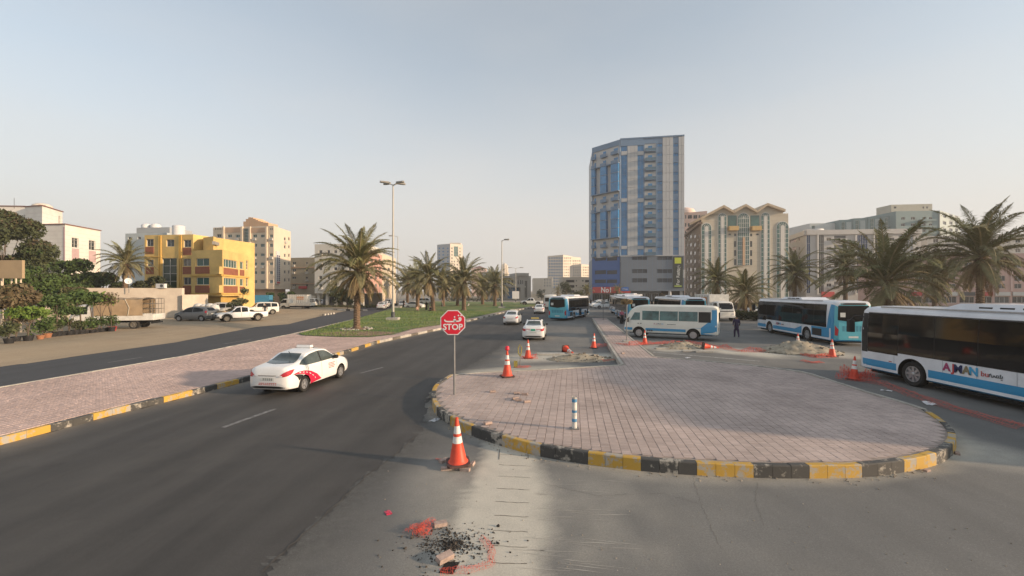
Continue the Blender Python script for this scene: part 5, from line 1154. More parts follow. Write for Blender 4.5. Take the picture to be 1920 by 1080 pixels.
for a,b in ((283,344.5),(498,562),(596.5,631.5)):
    r = fr.R(px_(a),px_(b),py_(104 if a < 300 else 52),py_(781)); 
    n = 13; nx = 3 if b-a > 50 else 2
    for k in range(n):
        for j in range(nx):
            du = (r['u1']-r['u0'])/nx; dv = (r['v1']-r['v0'])/n; slabbox(t,'cladding_panel',fr,r['u0']+j*du+.03,r['u0']+(j+1)*du-.03,r['v0']+k*dv+.03,r['v0']+(k+1)*dv-.03,.005,.16,m_tlight)
for c,d in ((143,165),(432,453),(724,742)):
    for a,b in ((245,280),(345,382)): pbox(t,'spandrel_panel',fr,px_(a),px_(b),py_(c),py_(d),m_tlight,.14,.005)
for k in range(12):
    y0 = 95+57.8*k; r = fr.R(px_(388),px_(458),py_(y0+25),py_(y0+52))
    bal = slabbox(t,'balcony',fr,r['u0']+.1,r['u1']-.1,r['v0'],r['v0']+.2,-.17,.9,m_tblue)
    q = MB(); P = lambda u,y: fr.A+fr.d*u+fr.n*y
    for (ua,ya,ub,yb) in ((r['u0']+.1,.83,r['u1']-.1,.9),(r['u0']+.1,-.1,r['u0']+.17,.83),(r['u1']-.17,-.1,r['u1']-.1,.83)):
        pp = [P(ua,yb),P(ub,yb),P(ub,ya),P(ua,ya)]; q.prism([(p.x,p.y) for p in pp],r['v0']+.2,r['v0']+1.15)
    q.build('balustrade',M('balcony_glass',(.09,.16,.22),.3,.1),bal)
    w = fr.R(px_(410),px_(435),py_(y0+13),py_(y0+35)); slabbox(t,'balcony_door',fr,w['u0'],w['u1'],w['v0']-.6,w['v1'],-.175,-.12,m_bg)
# left facet with projecting bays
opl = []
facade(t,fl,zp,zt_,m_tlight,[],name='facet_wall')
slabbox(t,'top_band',fl,0,fl.L,zt(268,150)-1.2,zt_+.05,.0,.25,m_tblue)
slabbox(t,'top_band',fr,-.05,fr.L,zt_-.05,zt_+.4,-.3,.3,m_tblue); slabbox(t,'header_band',fr,0,fr.U(px_(382)),zt_-2.35,zt_-.06,.0,.2,m_tblue)
slabbox(t,'edge_strip',fl,0,.35,zp,zt_,.0,.3,m_tblue); slabbox(t,'edge_strip',fl,fl.L-.35,fl.L,zp,zt_,.0,.3,m_tblue)
zf = lambda k: zt_-1.6-3.23*k
for bi,(a,b) in enumerate(((72,93),(126,162),(191,236))):
    u0,u1 = fl.U(px_(a)),fl.U(px_(b))
    for k in range(12):
        z1 = zf(k)-.1; z0 = z1-3.13
        if z0 < zp-.3: break
        if k in (0,1,5,6,10,11):      # open balconies
            s_ = slabbox(t,'balcony',fl,u0,u1,z0,z0+.18,.0,1.15,m_tblue); slabbox(t,'balcony_front',fl,u0,u1,z0+.18,z0+1.15,1.05,1.15,m_tblue)
            slabbox(t,'balcony_door',fl,u0+.6,u1-.7 if u1-u0 > 2 else u1-.2,z0+.25,z0+2.3,.0,.06,m_bg)
        else:
            w = slabbox(t,'bay_window',fl,u0,u1,z0+.02,z1-.02,.0,1.1,m_bg)
            slabbox(t,'bay_sill',fl,u0-.03,u1+.03,z0-.06,z0+.14,.0,1.16,m_tblue)
for k in (2,5,7,10):
    z = zf(k); slabbox(t,'ledge',fl,0,fl.L,z-.12,z+.12,.0,1.3,m_tblue)
for P0,P1 in ((B,Dd),(Dd,Ee),(Ee,Cc)): facade(t,Face(P0,P1),0 if False else zp,zt_,m_tlight,[],name='rear_wall')
MB().add([(p.x,p.y,zt_-.3) for p in (Cc,A,B,Dd,Ee)],[(0,1,2,3,4)]).build('roof',m_tblue,t)
# podium
zs = zt(545.5,146)
ol = [fl.R(px_(a),px_(b),py_(c),py_(d),void='parking_opening',mat=m_louv) for a,b in ((85,155),(160,222)) for c,d in ((790,814),(873,897),(930,951))]
facade(t,Face(Cc+fl.n*.3,A+fl.n*.3),zs,zp,m_pblue,ol,name='podium_wall')
fp = Face(A+fr.n*.3,B+fr.n*.3); o2 = [fp.R(px_(a),px_(b),py_(c),py_(d),void='parking_opening',mat=m_louv) for a,b in ((310,403),(463,557)) for c,d in ((787,809),(866,890),(922,947))]
facade(t,fp,zs,zp,m_pgr,o2,name='podium_wall')
for k in range(10): slabbox(t,'panel_joint',fp,fp.U(px_(250+31*k)),fp.U(px_(250+31*k))+.06,zs+.1,zp-.1,.0,.012,m_tblue)
slabbox(t,'podium_cornice',fp,0,fp.L,zp,zp+.3,-.5,.1,m_tlight)
MB().add([(p.x,p.y,zs) for p in (Cc+fl.n*.3,A+fl.n*.3,B+fr.n*.3,Dd,Ee)],[(4,3,2,1,0)]).build('soffit',m_louv,t)
for P0,P1 in ((B,Dd),(Dd,Ee),(Ee,Cc)): facade(t,Face(P0,P1),0,zp,m_pgr,[],name='podium_wall')
A2,B2,C2 = A+Vector((.3,2.2,0)),B+Vector((0,3,0)),Cc+Vector((.5,1.5,0)); f2 = Face(A2,B2)
facade(t,f2,0,zs,m_pgr,[f2.R(1184+13*k,1195+13*k,550,566,nx=3,nz=1,glass=m_wg,name='shop_window') for k in range(4)]+[f2.R(1240,1282,540,566,void='undercroft')],name='shop_wall')
facade(t,Face(C2,A2),0,zs,m_pgr,[Face(C2,A2).R(1115+15*k,1127+15*k,551,566,nx=3,glass=m_wg,name='shop_window') for k in range(3)],name='shop_wall')
for px in (1257,1279): q = pt(px,145.5); MB().lathe([(.55,0),(.55,zs)],14,(q.x,q.y+.6,0)).build('column',m_tlight,t,40)
# signs on the podium
sg = pbox(t,'tall_sign',fp,px_(562),px_(622),py_(790),py_(980),M('sign_dark',(.03,.04,.035),.5,.05),.3,.01)
r = fp.R(px_(562),px_(622),py_(790),py_(980)); slabbox(t,'sign_square',fp,r['u0']+.5,r['u0']+2.6,r['v1']-2.3,r['v1']-.3,.3,.34,M('lime',(.55,.6,.05),.6,0))
c0 = fp.A+fp.d*(r['u0']+1.6)+fp.n*.33; rot = Matrix.Rotation(fp.rz,4,'Z')@Matrix.Rotation(R(90),4,'X')@Matrix.Rotation(R(90),4,'Z')
m_swhite = M('sign_lettering',(.75,.75,.72),.6,0)
for s_,du,zz,sz,mm in (('For Rent',1.6,(r['v0']+r['v1'])/2-1.7,1.5,m_swhite),('055 100 1234'[:0]+'للإيجار',1.6,r['v1']-4.6,1.0,m_swhite),('06 7444 444'[:0]+'IIIIIIIIII',3.6,(r['v0']+r['v1'])/2-.5,1.1,m_swhite)):
    p = fp.A+fp.d*(r['u0']+du)+fp.n*.33; o = text(s_, sz, mm, sg, (p.x,p.y,zz), rot.to_euler(), .01)
slabbox(t,'sign_strip',fp,r['u0']+.4,r['u1']-.4,r['v0']+.35,r['v0']+.8,.3,.33,M('lime2',(.35,.45,.08),.6,0))
fs = Face(Cc+fl.n*1.6+fl.d*.2,A+fl.n*1.6-fl.d*.2); sb = pbox(t,'shop_sign',fs,1112,1162,538,549.5,m_redprint,.3,-.1)
p = fs.A+fs.d*fs.U(1138)+fs.n*.32; text('No1', 2.6, m_swhite, sb, (p.x,p.y,fs.Z(1138,544)), (R(90),0,fs.rz), .02, bold=.06)
fb_ = Face(A+fr.n*1.4,B+fr.n*1.4); s2 = pbox(t,'blue_sign',fb_,1165,1178.5,538.3,545.5,M('sign_blue',(.03,.14,.45),.5,0),.3); p = fb_.A+fb_.d*fb_.U(1171.7)+fb_.n*.32; text('Almas', .75, m_swhite, s2, (p.x,p.y,fb_.Z(1171,542)), (R(90),0,fb_.rz), .02)
pbox(t,'shop_canopy',fb_,1163.5,1182,546,549,m_redprint,.6); pbox(t,'shop_kiosk',fb_,1165,1179,549.2,562,M('kiosk_green',(.3,.42,.38),.6,.2,1),.1)
# --- pink block behind
t = thing('pink_block','sunlit salmon pink apartment block behind the tower','building')
A,B = pt(1276,235),pt(1326,228); f1 = Face(A,B); cs = ((1284,1287),(1289.5,1297.5),(1300,1307.5),(1309.5,1313))
block(t,[A,B,B+Vector((3,14,0)),A+Vector((0,14,0))],0,zt(398,232),M('salmon_render',(.74,.50,.40),.85,.05,.2),{0:rows(f1,cs,[(403+15*k,410+15*k) for k in range(4)])})
q = A.lerp(B,.35); MB().lathe([(5,zt(398,232)),(5,zt(395,232)),(4,zt(389,232)),(1,zt(385.5,232))],18,(q.x,q.y+5,0)).build('roof_dome',M('salmon_light',(.78,.58,.48),.85,.05),t,50)
# --- three gable building
m_sand2 = M('sandstone_clad',(.50,.45,.36),.75,.06,.25); m_brown = M('brown_soffit',(.20,.14,.10),.8,.08); m_gold = M('bronze_panel',(.55,.36,.15),.4,.08,1,metal=.4)
t = thing('gabled_building','cream building with three gables and tall arched green windows','building')
A,B = pt(1315,153),pt(1478,150); f1 = Face(A,B); ze = zt(402,152); HB = t
Cw = pt(1284.5,190)
facade(t,f1,0,ze,m_sand2,[f1.R(1351.3,1358.5,0,0.1)] if False else [],name='front_wall')
fw = Face(Cw,A); rw = [(440+15.5*k,447+15.5*k) for k in range(8)]
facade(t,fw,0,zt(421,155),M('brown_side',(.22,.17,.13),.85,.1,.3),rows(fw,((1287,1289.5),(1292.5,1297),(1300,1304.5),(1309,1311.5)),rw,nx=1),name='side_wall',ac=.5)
slabbox(t,'side_eave',fw,0,fw.L,zt(421,155)-.1,zt(421,155)+.7,-.4,.9,m_brown)
G = [(1313,1373.2,1354.4,407,396.7,385),(1373.4,1416.6,1395,396.7,396.7,383.8),(1416.8,1468,1435.5,396.7,395,383)]
for x0,x1,xp,yl,yr,yp in G:
    u0,u1,up = f1.U(x0),f1.U(x1),f1.U(xp); Z = lambda y: zt(y,151.5)
    P = lambda u,z,y=0.: f1.A+f1.d*u+f1.n*y+Vector((0,0,z))
    zl = ze-.01
    MB().add([P(max(u0,0),zl),P(u1,zl),P(u1,Z(yr)-.3),P(up,Z(yp)-.7),P(max(u0,0),Z(yl)-.2)],[(0,1,2,3,4)]).build('gable_wall',m_sand2,t)
    for ua,za,ub,zb_ in ((u0-.1,Z(yl),up,Z(yp)),(up,Z(yp),u1+.1,Z(yr))):
        vv = [P(ua,za-.85,1.6),P(ub,zb_-.85,1.6),P(ub,zb_,1.6),P(ua,za,1.6),P(ua,za-.85,-12),P(ub,zb_-.85,-12),P(ub,zb_,-12),P(ua,za,-12)]
        MB().add(vv,[(0,1,2,3),(7,6,5,4),(3,2,6,7),(4,5,1,0),(1,5,6,2),(4,0,3,7)]).build('gable_roof',m_beige2 if ua < up-.01 and False else M('gable_edge',(.46,.37,.26),.8,.06),t)
def arch_window(t, fc, x0, x1, ytop, ybot, inner=True):
    """Tall round-headed glazed bay: outer green glass arch, pale inner strip, white glazing bars."""
    r = fc.R(x0,x1,ytop,ybot); u0,u1,zb0,ztp = r['u0'],r['u1'],max(.5,r['v0']),r['v1']; rad = (u1-u0)/2; uc = (u0+u1)/2; zs_ = ztp-rad
    P = lambda u,z,y: fc.A+fc.d*u+fc.n*y+Vector((0,0,z))
    def ring(rd, z0): return [(uc-rd,z0)]+[(uc-rd*math.cos(a),zs_+rd*math.sin(a)) for a in np.linspace(0,math.pi,13)]+[(uc+rd,z0)]
    def solid(name, rd, y0, y1, mat, par):
        o = ring(rd,zb0); n = len(o); mb = MB(); mb.add([P(u,z,y1) for u,z in o]+[P(u,z,y0) for u,z in o],[tuple(range(n))[::-1]]+[(i,(i+1)%n,n+(i+1)%n,n+i) for i in range(n)]); return mb.build(name,mat,par)
    b = solid('arch_frame',rad+.25,.0,.16,m_frame,t); g = solid('arch_glazing',rad,.0,.24,m_gg,b)
    bars = MB(); nb = int((zs_-zb0)/1.6)
    for k in range(nb+1):
        z = zb0+1.6*k+.4; q = [P(uc-rad+.05,z,.25),P(uc+rad-.05,z,.25),P(uc+rad-.05,z+.12,.25),P(uc-rad+.05,z+.12,.25)]; bars.quad(*q)
    for dx in ((-.5,.5) if inner else (-.66,-.33,0,.33,.66)):
        u = uc+dx*rad; q = [P(u-.06,zb0,.255),P(u+.06,zb0,.255),P(u+.06,zs_+rad*.6,.255),P(u-.06,zs_+rad*.6,.255)]; bars.quad(*q)
    for a in np.linspace(R(25),R(155),6):
        c_,s_ = math.cos(a),math.sin(a); u,z = uc-rad*.9*c_,zs_+rad*.9*s_; bars.quad(P(uc-.05,zs_,.26),P(uc+.05,zs_,.26),P(u+.05,z,.26),P(u-.05,z,.26))
    kind(bars.build('glazing_bars',m_frame,b),'stuff')
    if inner: solid('inner_panel',rad*.36,.24,.30,m_frame,b)
for a in ((1315.8,1333,419,560),(1346.7,1361.5,400.5,560),(1427,1442.4,399.5,560),(1456.3,1477.4,416,560)): arch_window(t,f1,*a)
arch_window(t,f1,1383.3,1404,400.2,497,False)
for a,b in ((1364.5,1381),(1407,1423.5)):
    pbox(t,'balcony_glazing',f1,a,b,404,424.5,m_gg,.1); pbox(t,'bronze_balcony',f1,a-.5,b+.5,425,433,m_gold,1.8)
for x in (1376.5,1406.5):
    for y0,y1 in ((438,443),(452,463),(469,480),(486,497)): pbox(t,'window',f1,x,x+3.6,y0,y1,m_wg,.05)
for x in (1366,1418): pbox(t,'window',f1,x,x+4.5,438,441,m_wg,.05)
slabbox(t,'centre_rib',f1,f1.U(1391.8),f1.U(1395.6),zt(497,151),zt(445,151),.26,.5,m_crown)
mbj = MB()
for k in range(18):
    z = 3+1.6*k; a,b = f1.A+f1.n*.01,f1.B+f1.n*.01; mbj.quad(a+Vector((0,0,z)),b+Vector((0,0,z)),b+Vector((0,0,z+.05)),a+Vector((0,0,z+.05)))
kind(mbj.build('cladding_joints',M('clad_joint',(.36,.3,.22),.8,0),t),'stuff')
facade(t,Face(B,B+Vector((3,25,0))),0,ze,m_sand2,[],name='side_wall')
MB().add([(p.x,p.y,ze-.4) for p in (Cw,A,B,B+Vector((3,25,0)))],[(0,1,2,3)]).build('roof',m_brown,t)
# --- grey and white long block
m_pw = M('grey_white_clad',(.46,.45,.43),.75,.05,.2); m_pb = M('deep_blue_glass',(.03,.06,.13),.15,.2,.3)
t = thing('office_block','long grey and white block with blue glass strips behind the right hand palms','building')
A0,A,B = pt(1478,168),pt(1511.5,150),pt(1727,146); f0,f1 = Face(A0,A),Face(A,B); zo = zt(440,149)
rw = [(445.5+17.2*k,451.5+17.2*k) for k in range(6)]
ops = rows(f1,((1550,1559),(1669,1677),(1717,1723)),rw)+[f1.R(a,b,440.5,550,glass=g,frame=m_frame,nx=n,nz=7,dep=.1,name='glazing_strip') for a,b,g,n in ((1512.5,1519.5,m_pb,2),(1535,1545,m_wg,3),(1604,1627,m_pb,5),(1640,1660,m_wg,4),(1684,1712,m_gtower,4))]
ops += [f1.R(1564,1586,y-1,y+9,void='balcony_recess',mat=m_dframe) for y in [443+17.2*k for k in range(6)]]
block(t,[A0,A,B,B+Vector((3,20,0)),A0+Vector((4,12,0))],0,zo,m_pw,{1:ops,0:rows(f0,((1480.5,1493),),[(447+17*k,454+17*k) for k in range(5)])+rows(f0,((1497,1500),),rw,nx=1)},ac=.4)
for k in range(6): r = f1.R(1563.5,1586.5,449+17.2*k,452.5+17.2*k); slabbox(t,'balcony',f1,r['u0'],r['u1'],r['v0'],r['v1']+.2,-.1,1.1,m_pw)
for fc in (f0,f1): slabbox(t,'parapet',fc,0 if fc is f1 else 0,fc.L,zo+.01,zt(431,149),-.4,.5,m_pw)
for x in (1531,1602,1636): pbox(t,'white_fin',f1,x,x+2.4,441,552,m_frame,.6)
q = pt(1533,150); MB().lathe([(3.2,zt(431,150)),(3.2,zt(427,150)),(.3,zt(426,150))],16,(q.x+2,q.y+5,0)).build('roof_tank',m_tank,t,40)
pbox(t,'red_sign',f1,1540,1563,547,557,m_redprint,.5)
# --- teal block behind
m_teal = M('teal_clad',(.16,.24,.25),.6,.06,.15); m_teal2 = M('teal_light',(.34,.40,.40),.7,.05,.2)
t = thing('teal_block','stepped teal and pale grey block rising behind the office block','building')
steps = [(1518,1574,419,200),(1574,1600,412.5,196),(1600,1628,409.5,194),(1628,1655,406.5,192),(1655,1680,404.5,190),(1680,1762,396,186)]
for i,(x0,x1,y,Y) in enumerate(steps):
    A,B = pt(x0,Y),pt(x1-.2,Y-1.5); f1 = Face(A,B); ops = [f1.R(x0+4,x0+10,y+4,y+26,nx=2,nz=3,glass=m_gg,name='glazing_strip')] if i < 5 else rows(f1,((1690,1697),(1708,1716),(1730,1736),(1742,1748)),[(407+12*k,412+12*k) for k in range(6)])
    block(t,[A,B,B+Vector((3,18,0)),A+Vector((0,18,0))],0,zt(y,Y),m_teal if i != 0 else m_pgrey,{0:ops},name='wall')
    if i and i < 5: pbox(t,'pale_panel',f1,x0+13,x0+22,y+4,y+30,m_teal2,.1)
A,B = pt(1762.2,184),pt(1800,200); f2 = Face(A,B); block(t,[A,B,B+Vector((-4,14,0)),A+Vector((0,14,0))],0,zt(394.5,184),m_teal2,{0:rows(f2,((1768,1774),(1780,1786),(1791,1796)),[(402+13*k,408+13*k) for k in range(6)])})
f3 = Face(pt(1680,186),pt(1761,184)); 
for k in range(6): pbox(t,'balcony',f3,1722,1752,411.5+12*k,415+12*k,m_teal,1.1)
A,B = pt(1671,196),pt(1748,194); block(t,[A,B,B+Vector((2,8,0)),A+Vector((0,8,0))],30,zt(383,195),M('roof_house_tan',(.42,.40,.33),.8,.08,.2),{0:rows(Face(A,B),((1676,1681),(1730,1733),(1737,1740)),((387,391),),nx=1)},name='roof_house_wall')
# --- pink shops at the right edge
m_rpink = M('pink_render',(.54,.36,.31),.85,.07,.3)
t = thing('pink_shops','pink two storey shop building behind the rightmost palm','building')
A,B = pt(1690,112),pt(2000,100); f1 = Face(A,B); zr = zt(478,108); cs = [(1716+31*k,1730+31*k) for k in range(9)]
block(t,[A,B,B+Vector((2,14,0)),A+Vector((0,14,0))],0,zr,m_rpink,{0:rows(f1,cs,((492,502),(517,527),(532,541)))+[f1.R(1700+33*k,1728+33*k,556,568,nx=3,glass=m_wg,name='shop_window') for k in range(8)]},parapet=.4)
for k in range(8):
    m_ = [m_redprint,m_frame,m_frame,m_dframe][k%4]; pbox(t,'shop_sign',f1,1700+33*k,1728+33*k,547.5,554.5,m_,.35)
for k in range(10): pbox(t,'pilaster',f1,1708+31*k,1712+31*k,480,546,M('pink_light',(.62,.45,.40),.85,.05),.25)
t = thing('cream_block','cream flat roofed block above the pink shops','building')
A,B = pt(1738,150),pt(2010,140); f1 = Face(A,B); block(t,[A,B,B+Vector((2,14,0)),A+Vector((0,14,0))],0,zt(440,146),M('cream_render',(.56,.52,.46),.85,.05,.2),{0:rows(f1,[(1750+22*k,1760+22*k) for k in range(11)],((448,455),(466,473),(484,491)))})
# ------------------------------------------------------------------ vegetation
def leafmat(name, c, c2, obj=.2):
    m = M(name, c, .75, 0, 2.2, c2=c2, obj=obj, spec=.25); b = m.node_tree.nodes['Principled BSDF']
    return m
m_fr = [leafmat('frond_green',(.13,.14,.055),(.20,.185,.08)), leafmat('frond_dusty',(.24,.21,.11),(.15,.145,.07)), leafmat('frond_dry',(.31,.23,.125),(.21,.155,.085))]
m_trunk = M('palm_trunk',(.17,.115,.075),.95,.3,5,bump=.8,bscale=25,island=.12); m_bark = M('bark',(.13,.10,.075),.95,.25,6,bump=.5); m_rach = M('rachis',(.24,.20,.10),.8,.15)
_FR = {}
def frond_mesh(e0, droop, mi, seed):
    k = (e0,droop,mi,seed)
    if k in _FR: return _FR[k]
    rg = np.random.default_rng(seed); N = 26; s = np.linspace(0,1,N); ang = R(e0)-R(droop)*s**1.35
    dx = np.cos(ang)/(N-1); dz = np.sin(ang)/(N-1); X = np.concatenate([[0],np.cumsum(dx[:-1])]); Z = np.concatenate([[0],np.cumsum(dz[:-1])]); sway = .05*np.sin(s*2.2)*rg.uniform(-1,1)
    mb = MB(); pts = [Vector((X[i],sway[i],Z[i])) for i in range(N)]; mb.tube(pts[::2]+[pts[-1]], [.013*(1-.85*t)+.0015 for t in np.linspace(0,1,len(pts[::2])+1)], 4, 1, False)
    nl = 62
    for i in range(nl):
        t = .14+.86*(i+.5)/nl
        for sd_ in (-1,1):
            tt = min(.999, t+rg.uniform(-.006,.006)); q = tt*(N-1); a = int(q); u = q-a; p = pts[a].lerp(pts[a+1],u); d = (pts[a+1]-pts[a]).normalized()
            side = Vector((0,sd_,0)); up = d.cross(Vector((0,1,0)))*-1
            if up.z < 0 and e0 > -20: up = -up
            ln = .158*(math.sin(math.pi*min(1,.12+t*.92))**.6)*rg.uniform(.8,1.15)+.02; fwd = .75+.5*t
            dr = (d*fwd+side*1.0+up*rg.uniform(.0,.5)).normalized(); w = .0056*rg.uniform(.8,1.2)
            mid = p+dr*ln*.55; tip = mid+(dr+Vector((0,0,-.95*rg.uniform(.5,1.5)))).normalized()*ln*.5; wv = dr.cross(up).normalized()*w
            mb.add([p-wv*.5,p+wv*.5,mid+wv,mid-wv,tip],[(0,1,2,3),(3,2,4)],0)
    me = mb.mesh('frond',[m_fr[mi],m_rach]); _FR[k] = me; return me
FV = [(82,38,0),(70,55,0),(60,72,0),(50,78,1),(40,88,0),(28,88,1),(12,72,1),(-5,62,1),(-28,48,2),(-52,26,2)]
FV = [(a,b,c,k*3+j) for k,(a,b,c) in enumerate(FV) for j in range(2)]
def palm(label, base, zc, L, n=46, lean=(0,0), group='date palms', seed=0, young=.0, tr=.2, skirt=True, flat=1.):
    rg = random.Random(seed*7+3); t = thing('palm_tree', label, 'palm', base, 0, group); h = zc-base[2]
    mb = MB(); rings = max(6,int(h/.11)); prof = []; nv = 12; vv = []
    for i in range(rings+1):
        f = i/rings; rr = tr*(1.12-.22*f)*(1+.5*max(0,(.06-f)/.06)) if f < .9 else tr*(.92+.35*(f-.9)/.1)
        cx_,cy_ = lean[0]*f*f,lean[1]*f*f
        for j in range(nv):
            k = 1.12 if (j//2+i)%2 else .93; a = 2*math.pi*(j+.5*(i%2))/nv; vv.append((cx_+rr*k*math.cos(a),cy_+rr*k*math.sin(a),h*f-.06+rg.uniform(-.015,.015)))
    mb.add(vv,[(i*nv+j,i*nv+(j+1)%nv,(i+1)*nv+(j+1)%nv,(i+1)*nv+j) for i in range(rings) for j in range(nv)]+[tuple(range(rings*nv,(rings+1)*nv))]); mb.build('trunk',m_trunk,t)
    ga = 2.39996; az0 = rg.uniform(0,6.28)
    lo = len(FV) if skirt else len(FV)-4
    for i in range(n):
        f = (i+.5)/n; vi = min(lo-1,int(f**.85*lo)); e0,dp,mi,sd_ = FV[vi]; me = frond_mesh(e0,dp,mi,sd_)
        o = ob('frond',me,t,(lean[0],lean[1],h-.05-.45*f*L/4)); s = L*(.78+.3*math.sin(math.pi*min(1,.15+f)))*rg.uniform(.88,1.1)*(.8 if vi >= len(FV)-4 else 1)
        o.rotation_euler = (rg.uniform(-.12,.12),rg.uniform(-.12,.12),az0+ga*i+rg.uniform(-.25,.25)); o.scale = (s,s,s*flat)
    st = MB()
    for k in range(14):
        a = ga*k; r0 = tr*1.0; st.tube([(lean[0]+r0*math.cos(a),lean[1]+r0*math.sin(a),h-.55-.03*k),(lean[0]+(r0+.16)*math.cos(a),lean[1]+(r0+.16)*math.sin(a),h-.25-.03*k)],[.06,.02],4)
    kind(st.build('cut_stubs',m_trunk,t),'stuff')
    return t
bz = gp(669,617,MH)
palm('nearest date palm standing on the corner of the lawn', bz, zt(503,bz.y), 4.7, 72, (.12,0), 'date palms on the lawn', 1, tr=.27)
for i,(px,by,cy,Lr,lab) in enumerate(((812,583,519,4.6,'tall leaning palm on the lawn with people resting below it'),(783,577,527,4.4,'palm left of the leaning palm on the lawn, crown hanging low'),(870,582,524,4.6,'palm on the lawn directly above the stop sign'),(928,573.5,533,4.2,'rightmost palm on the lawn, left of the lamp post'),(831,574,533,4.4,'palm on the lawn behind and right of the leaning palm'),(858,573,536,4.2,'palm on the lawn half hidden behind the one above the stop sign'),(764,570,530,4.4,'leftmost far palm of the lawn grove'),(905,570.5,538,4.2,'small far palm on the lawn between two nearer palms'))):
    b0 = gp(px,by,MH); palm(lab, b0, zt(cy,b0.y), Lr*(b0.y/95)**.25*1.25, 54, (-.8 if i == 0 else 0,0), 'date palms on the lawn', 10+i, tr=.34)
q = pt(234,56); palm('palm with a white satellite dish in front, behind the plaster wall', (q.x,q.y,LOTZ), zt(492,56), 3.5, 58, (.1,0), 'date palms behind the wall', 21, tr=.26)
for i,(px,Y,cy,Lr,lab) in enumerate(((1343,66,524,3.9,'leftmost palm in front of the gabled building'),(1397,60,548,3.9,'low palm in front of the gabled building, right of the leftmost palm'),(1490,64,512,4.2,'palm at the right corner of the gabled building'),(1585,62,498,4.0,'palm rising behind the big spreading palm'),(1660,43,524,6.6,'big spreading palm above the two parked buses'),(1838,38,476,5.0,'rightmost tall palm above the nearest bus'),(1752,62,520,5.0,'palm between the big spreading palm and the rightmost palm'))):
    palm(lab, (xt(px,Y),Y,0), zt(cy,Y), Lr*1.05, 56, (0,0), 'date palms at the bus station', 30+i, tr=.27)
for i,(px,Y,cy,lab) in enumerate(((1100,112,545,'small palm left of the red shop sign'),(1157,112,545,'small palm right of the red shop sign'),(1046,150,544,'small palm at the far end of the road'))):
    palm(lab, (xt(px,Y),Y,0), zt(cy,Y), 2.6, 26, (0,0), 'small palms by the shops', 40+i, tr=.16)
# ---- leafy trees
m_lf = [leafmat('leaf_dark',(.042,.052,.024),(.075,.085,.036)),leafmat('leaf_mid',(.042,.075,.022),(.08,.12,.035)),leafmat('leaf_bright',(.10,.17,.03),(.17,.24,.05)),leafmat('leaf_brown',(.10,.075,.045),(.14,.11,.06)),leafmat('leaf_olive',(.10,.11,.05),(.15,.14,.07))]
def leaf_mesh(name, blobs, n, size, mat, seed, stretch=1.6):
    rg = np.random.default_rng(seed); vol = np.array([b[3]*b[4]*b[5] for b in blobs]); cnt = rg.choice(len(blobs), n, p=vol/vol.sum()); B = np.array(blobs)[cnt]
    d = rg.normal(size=(n,3)); d /= np.linalg.norm(d,axis=1)[:,None]; r = rg.random(n)**.42
    # sub-clumps, so that gaps show
    cl = rg.normal(size=(n,3)); C = B[:,:3]+d*B[:,3:6]*r[:,None]
    key = np.round(C/(B[:,3:4]*.55)).astype(int); hsh = (key[:,0]*73856093 ^ key[:,1]*19349663 ^ key[:,2]*83492791)%7; keep = hsh > 0; C = C[keep]; m = len(C)
    u = rg.normal(size=(m,3)); u /= np.linalg.norm(u,axis=1)[:,None]; w = np.cross(u, rg.normal(size=(m,3))); w /= np.linalg.norm(w,axis=1)[:,None]
    s = size*rg.uniform(.6,1.3,m)[:,None]; a = C-u*s*.5*stretch; b = C+w*s*.38; c = C+u*s*.5*stretch; e = C-w*s*.38
    V = np.stack([a,b,c,e],1).reshape(-1,3); Fc = np.arange(4*m).reshape(-1,4)
    me = bpy.data.meshes.new(name); me.from_pydata(V.tolist(),[],Fc.tolist()); me.materials.append(mat); return me
def tree(label, base, h, r, n, mi, seed, size=.22, name='leafy_tree', group=None, cat='tree', nb=7, low=.35, tw=.09, mi2=None):
    rg = random.Random(seed); t = thing(name, label, cat, base, 0, group); blobs = []
    tk = MB(); tk.tube([(0,0,-.05),(rg.uniform(-.1,.1)*r,rg.uniform(-.1,.1)*r,h*low*.7),(0,0,h*.72)],[tw*1.2,tw,tw*.35],7)
    for k in range(nb):
        a = rg.uniform(0,6.28); f = rg.random(); z = h*(low+(1-low)*(.12+.74*f)); rr = r*(.25+.65*rg.random())*(1-.35*f); bx,by = rr*math.cos(a),rr*math.sin(a); br = r*rg.uniform(.32,.55)
        blobs.append((bx,by,z,br,br,br*rg.uniform(.55,.9))); tk.tube([(0,0,h*low*.6+z*.15),(bx*.5,by*.5,z*.75),(bx,by,z)],[tw*.5,tw*.35,tw*.12],5)
    tk.build('trunk',m_bark,t)
    ob('crown',leaf_mesh('crown',blobs,n,size,m_lf[mi],seed),t)
    if mi2 is not None: ob('crown',leaf_mesh('crown',[(b[0],b[1],b[2]+b[5]*.35,b[3]*.8,b[4]*.8,b[5]*.6) for b in blobs],n//3,size,m_lf[mi2],seed+5),t)
    return t
GT = 'trees around the villa'
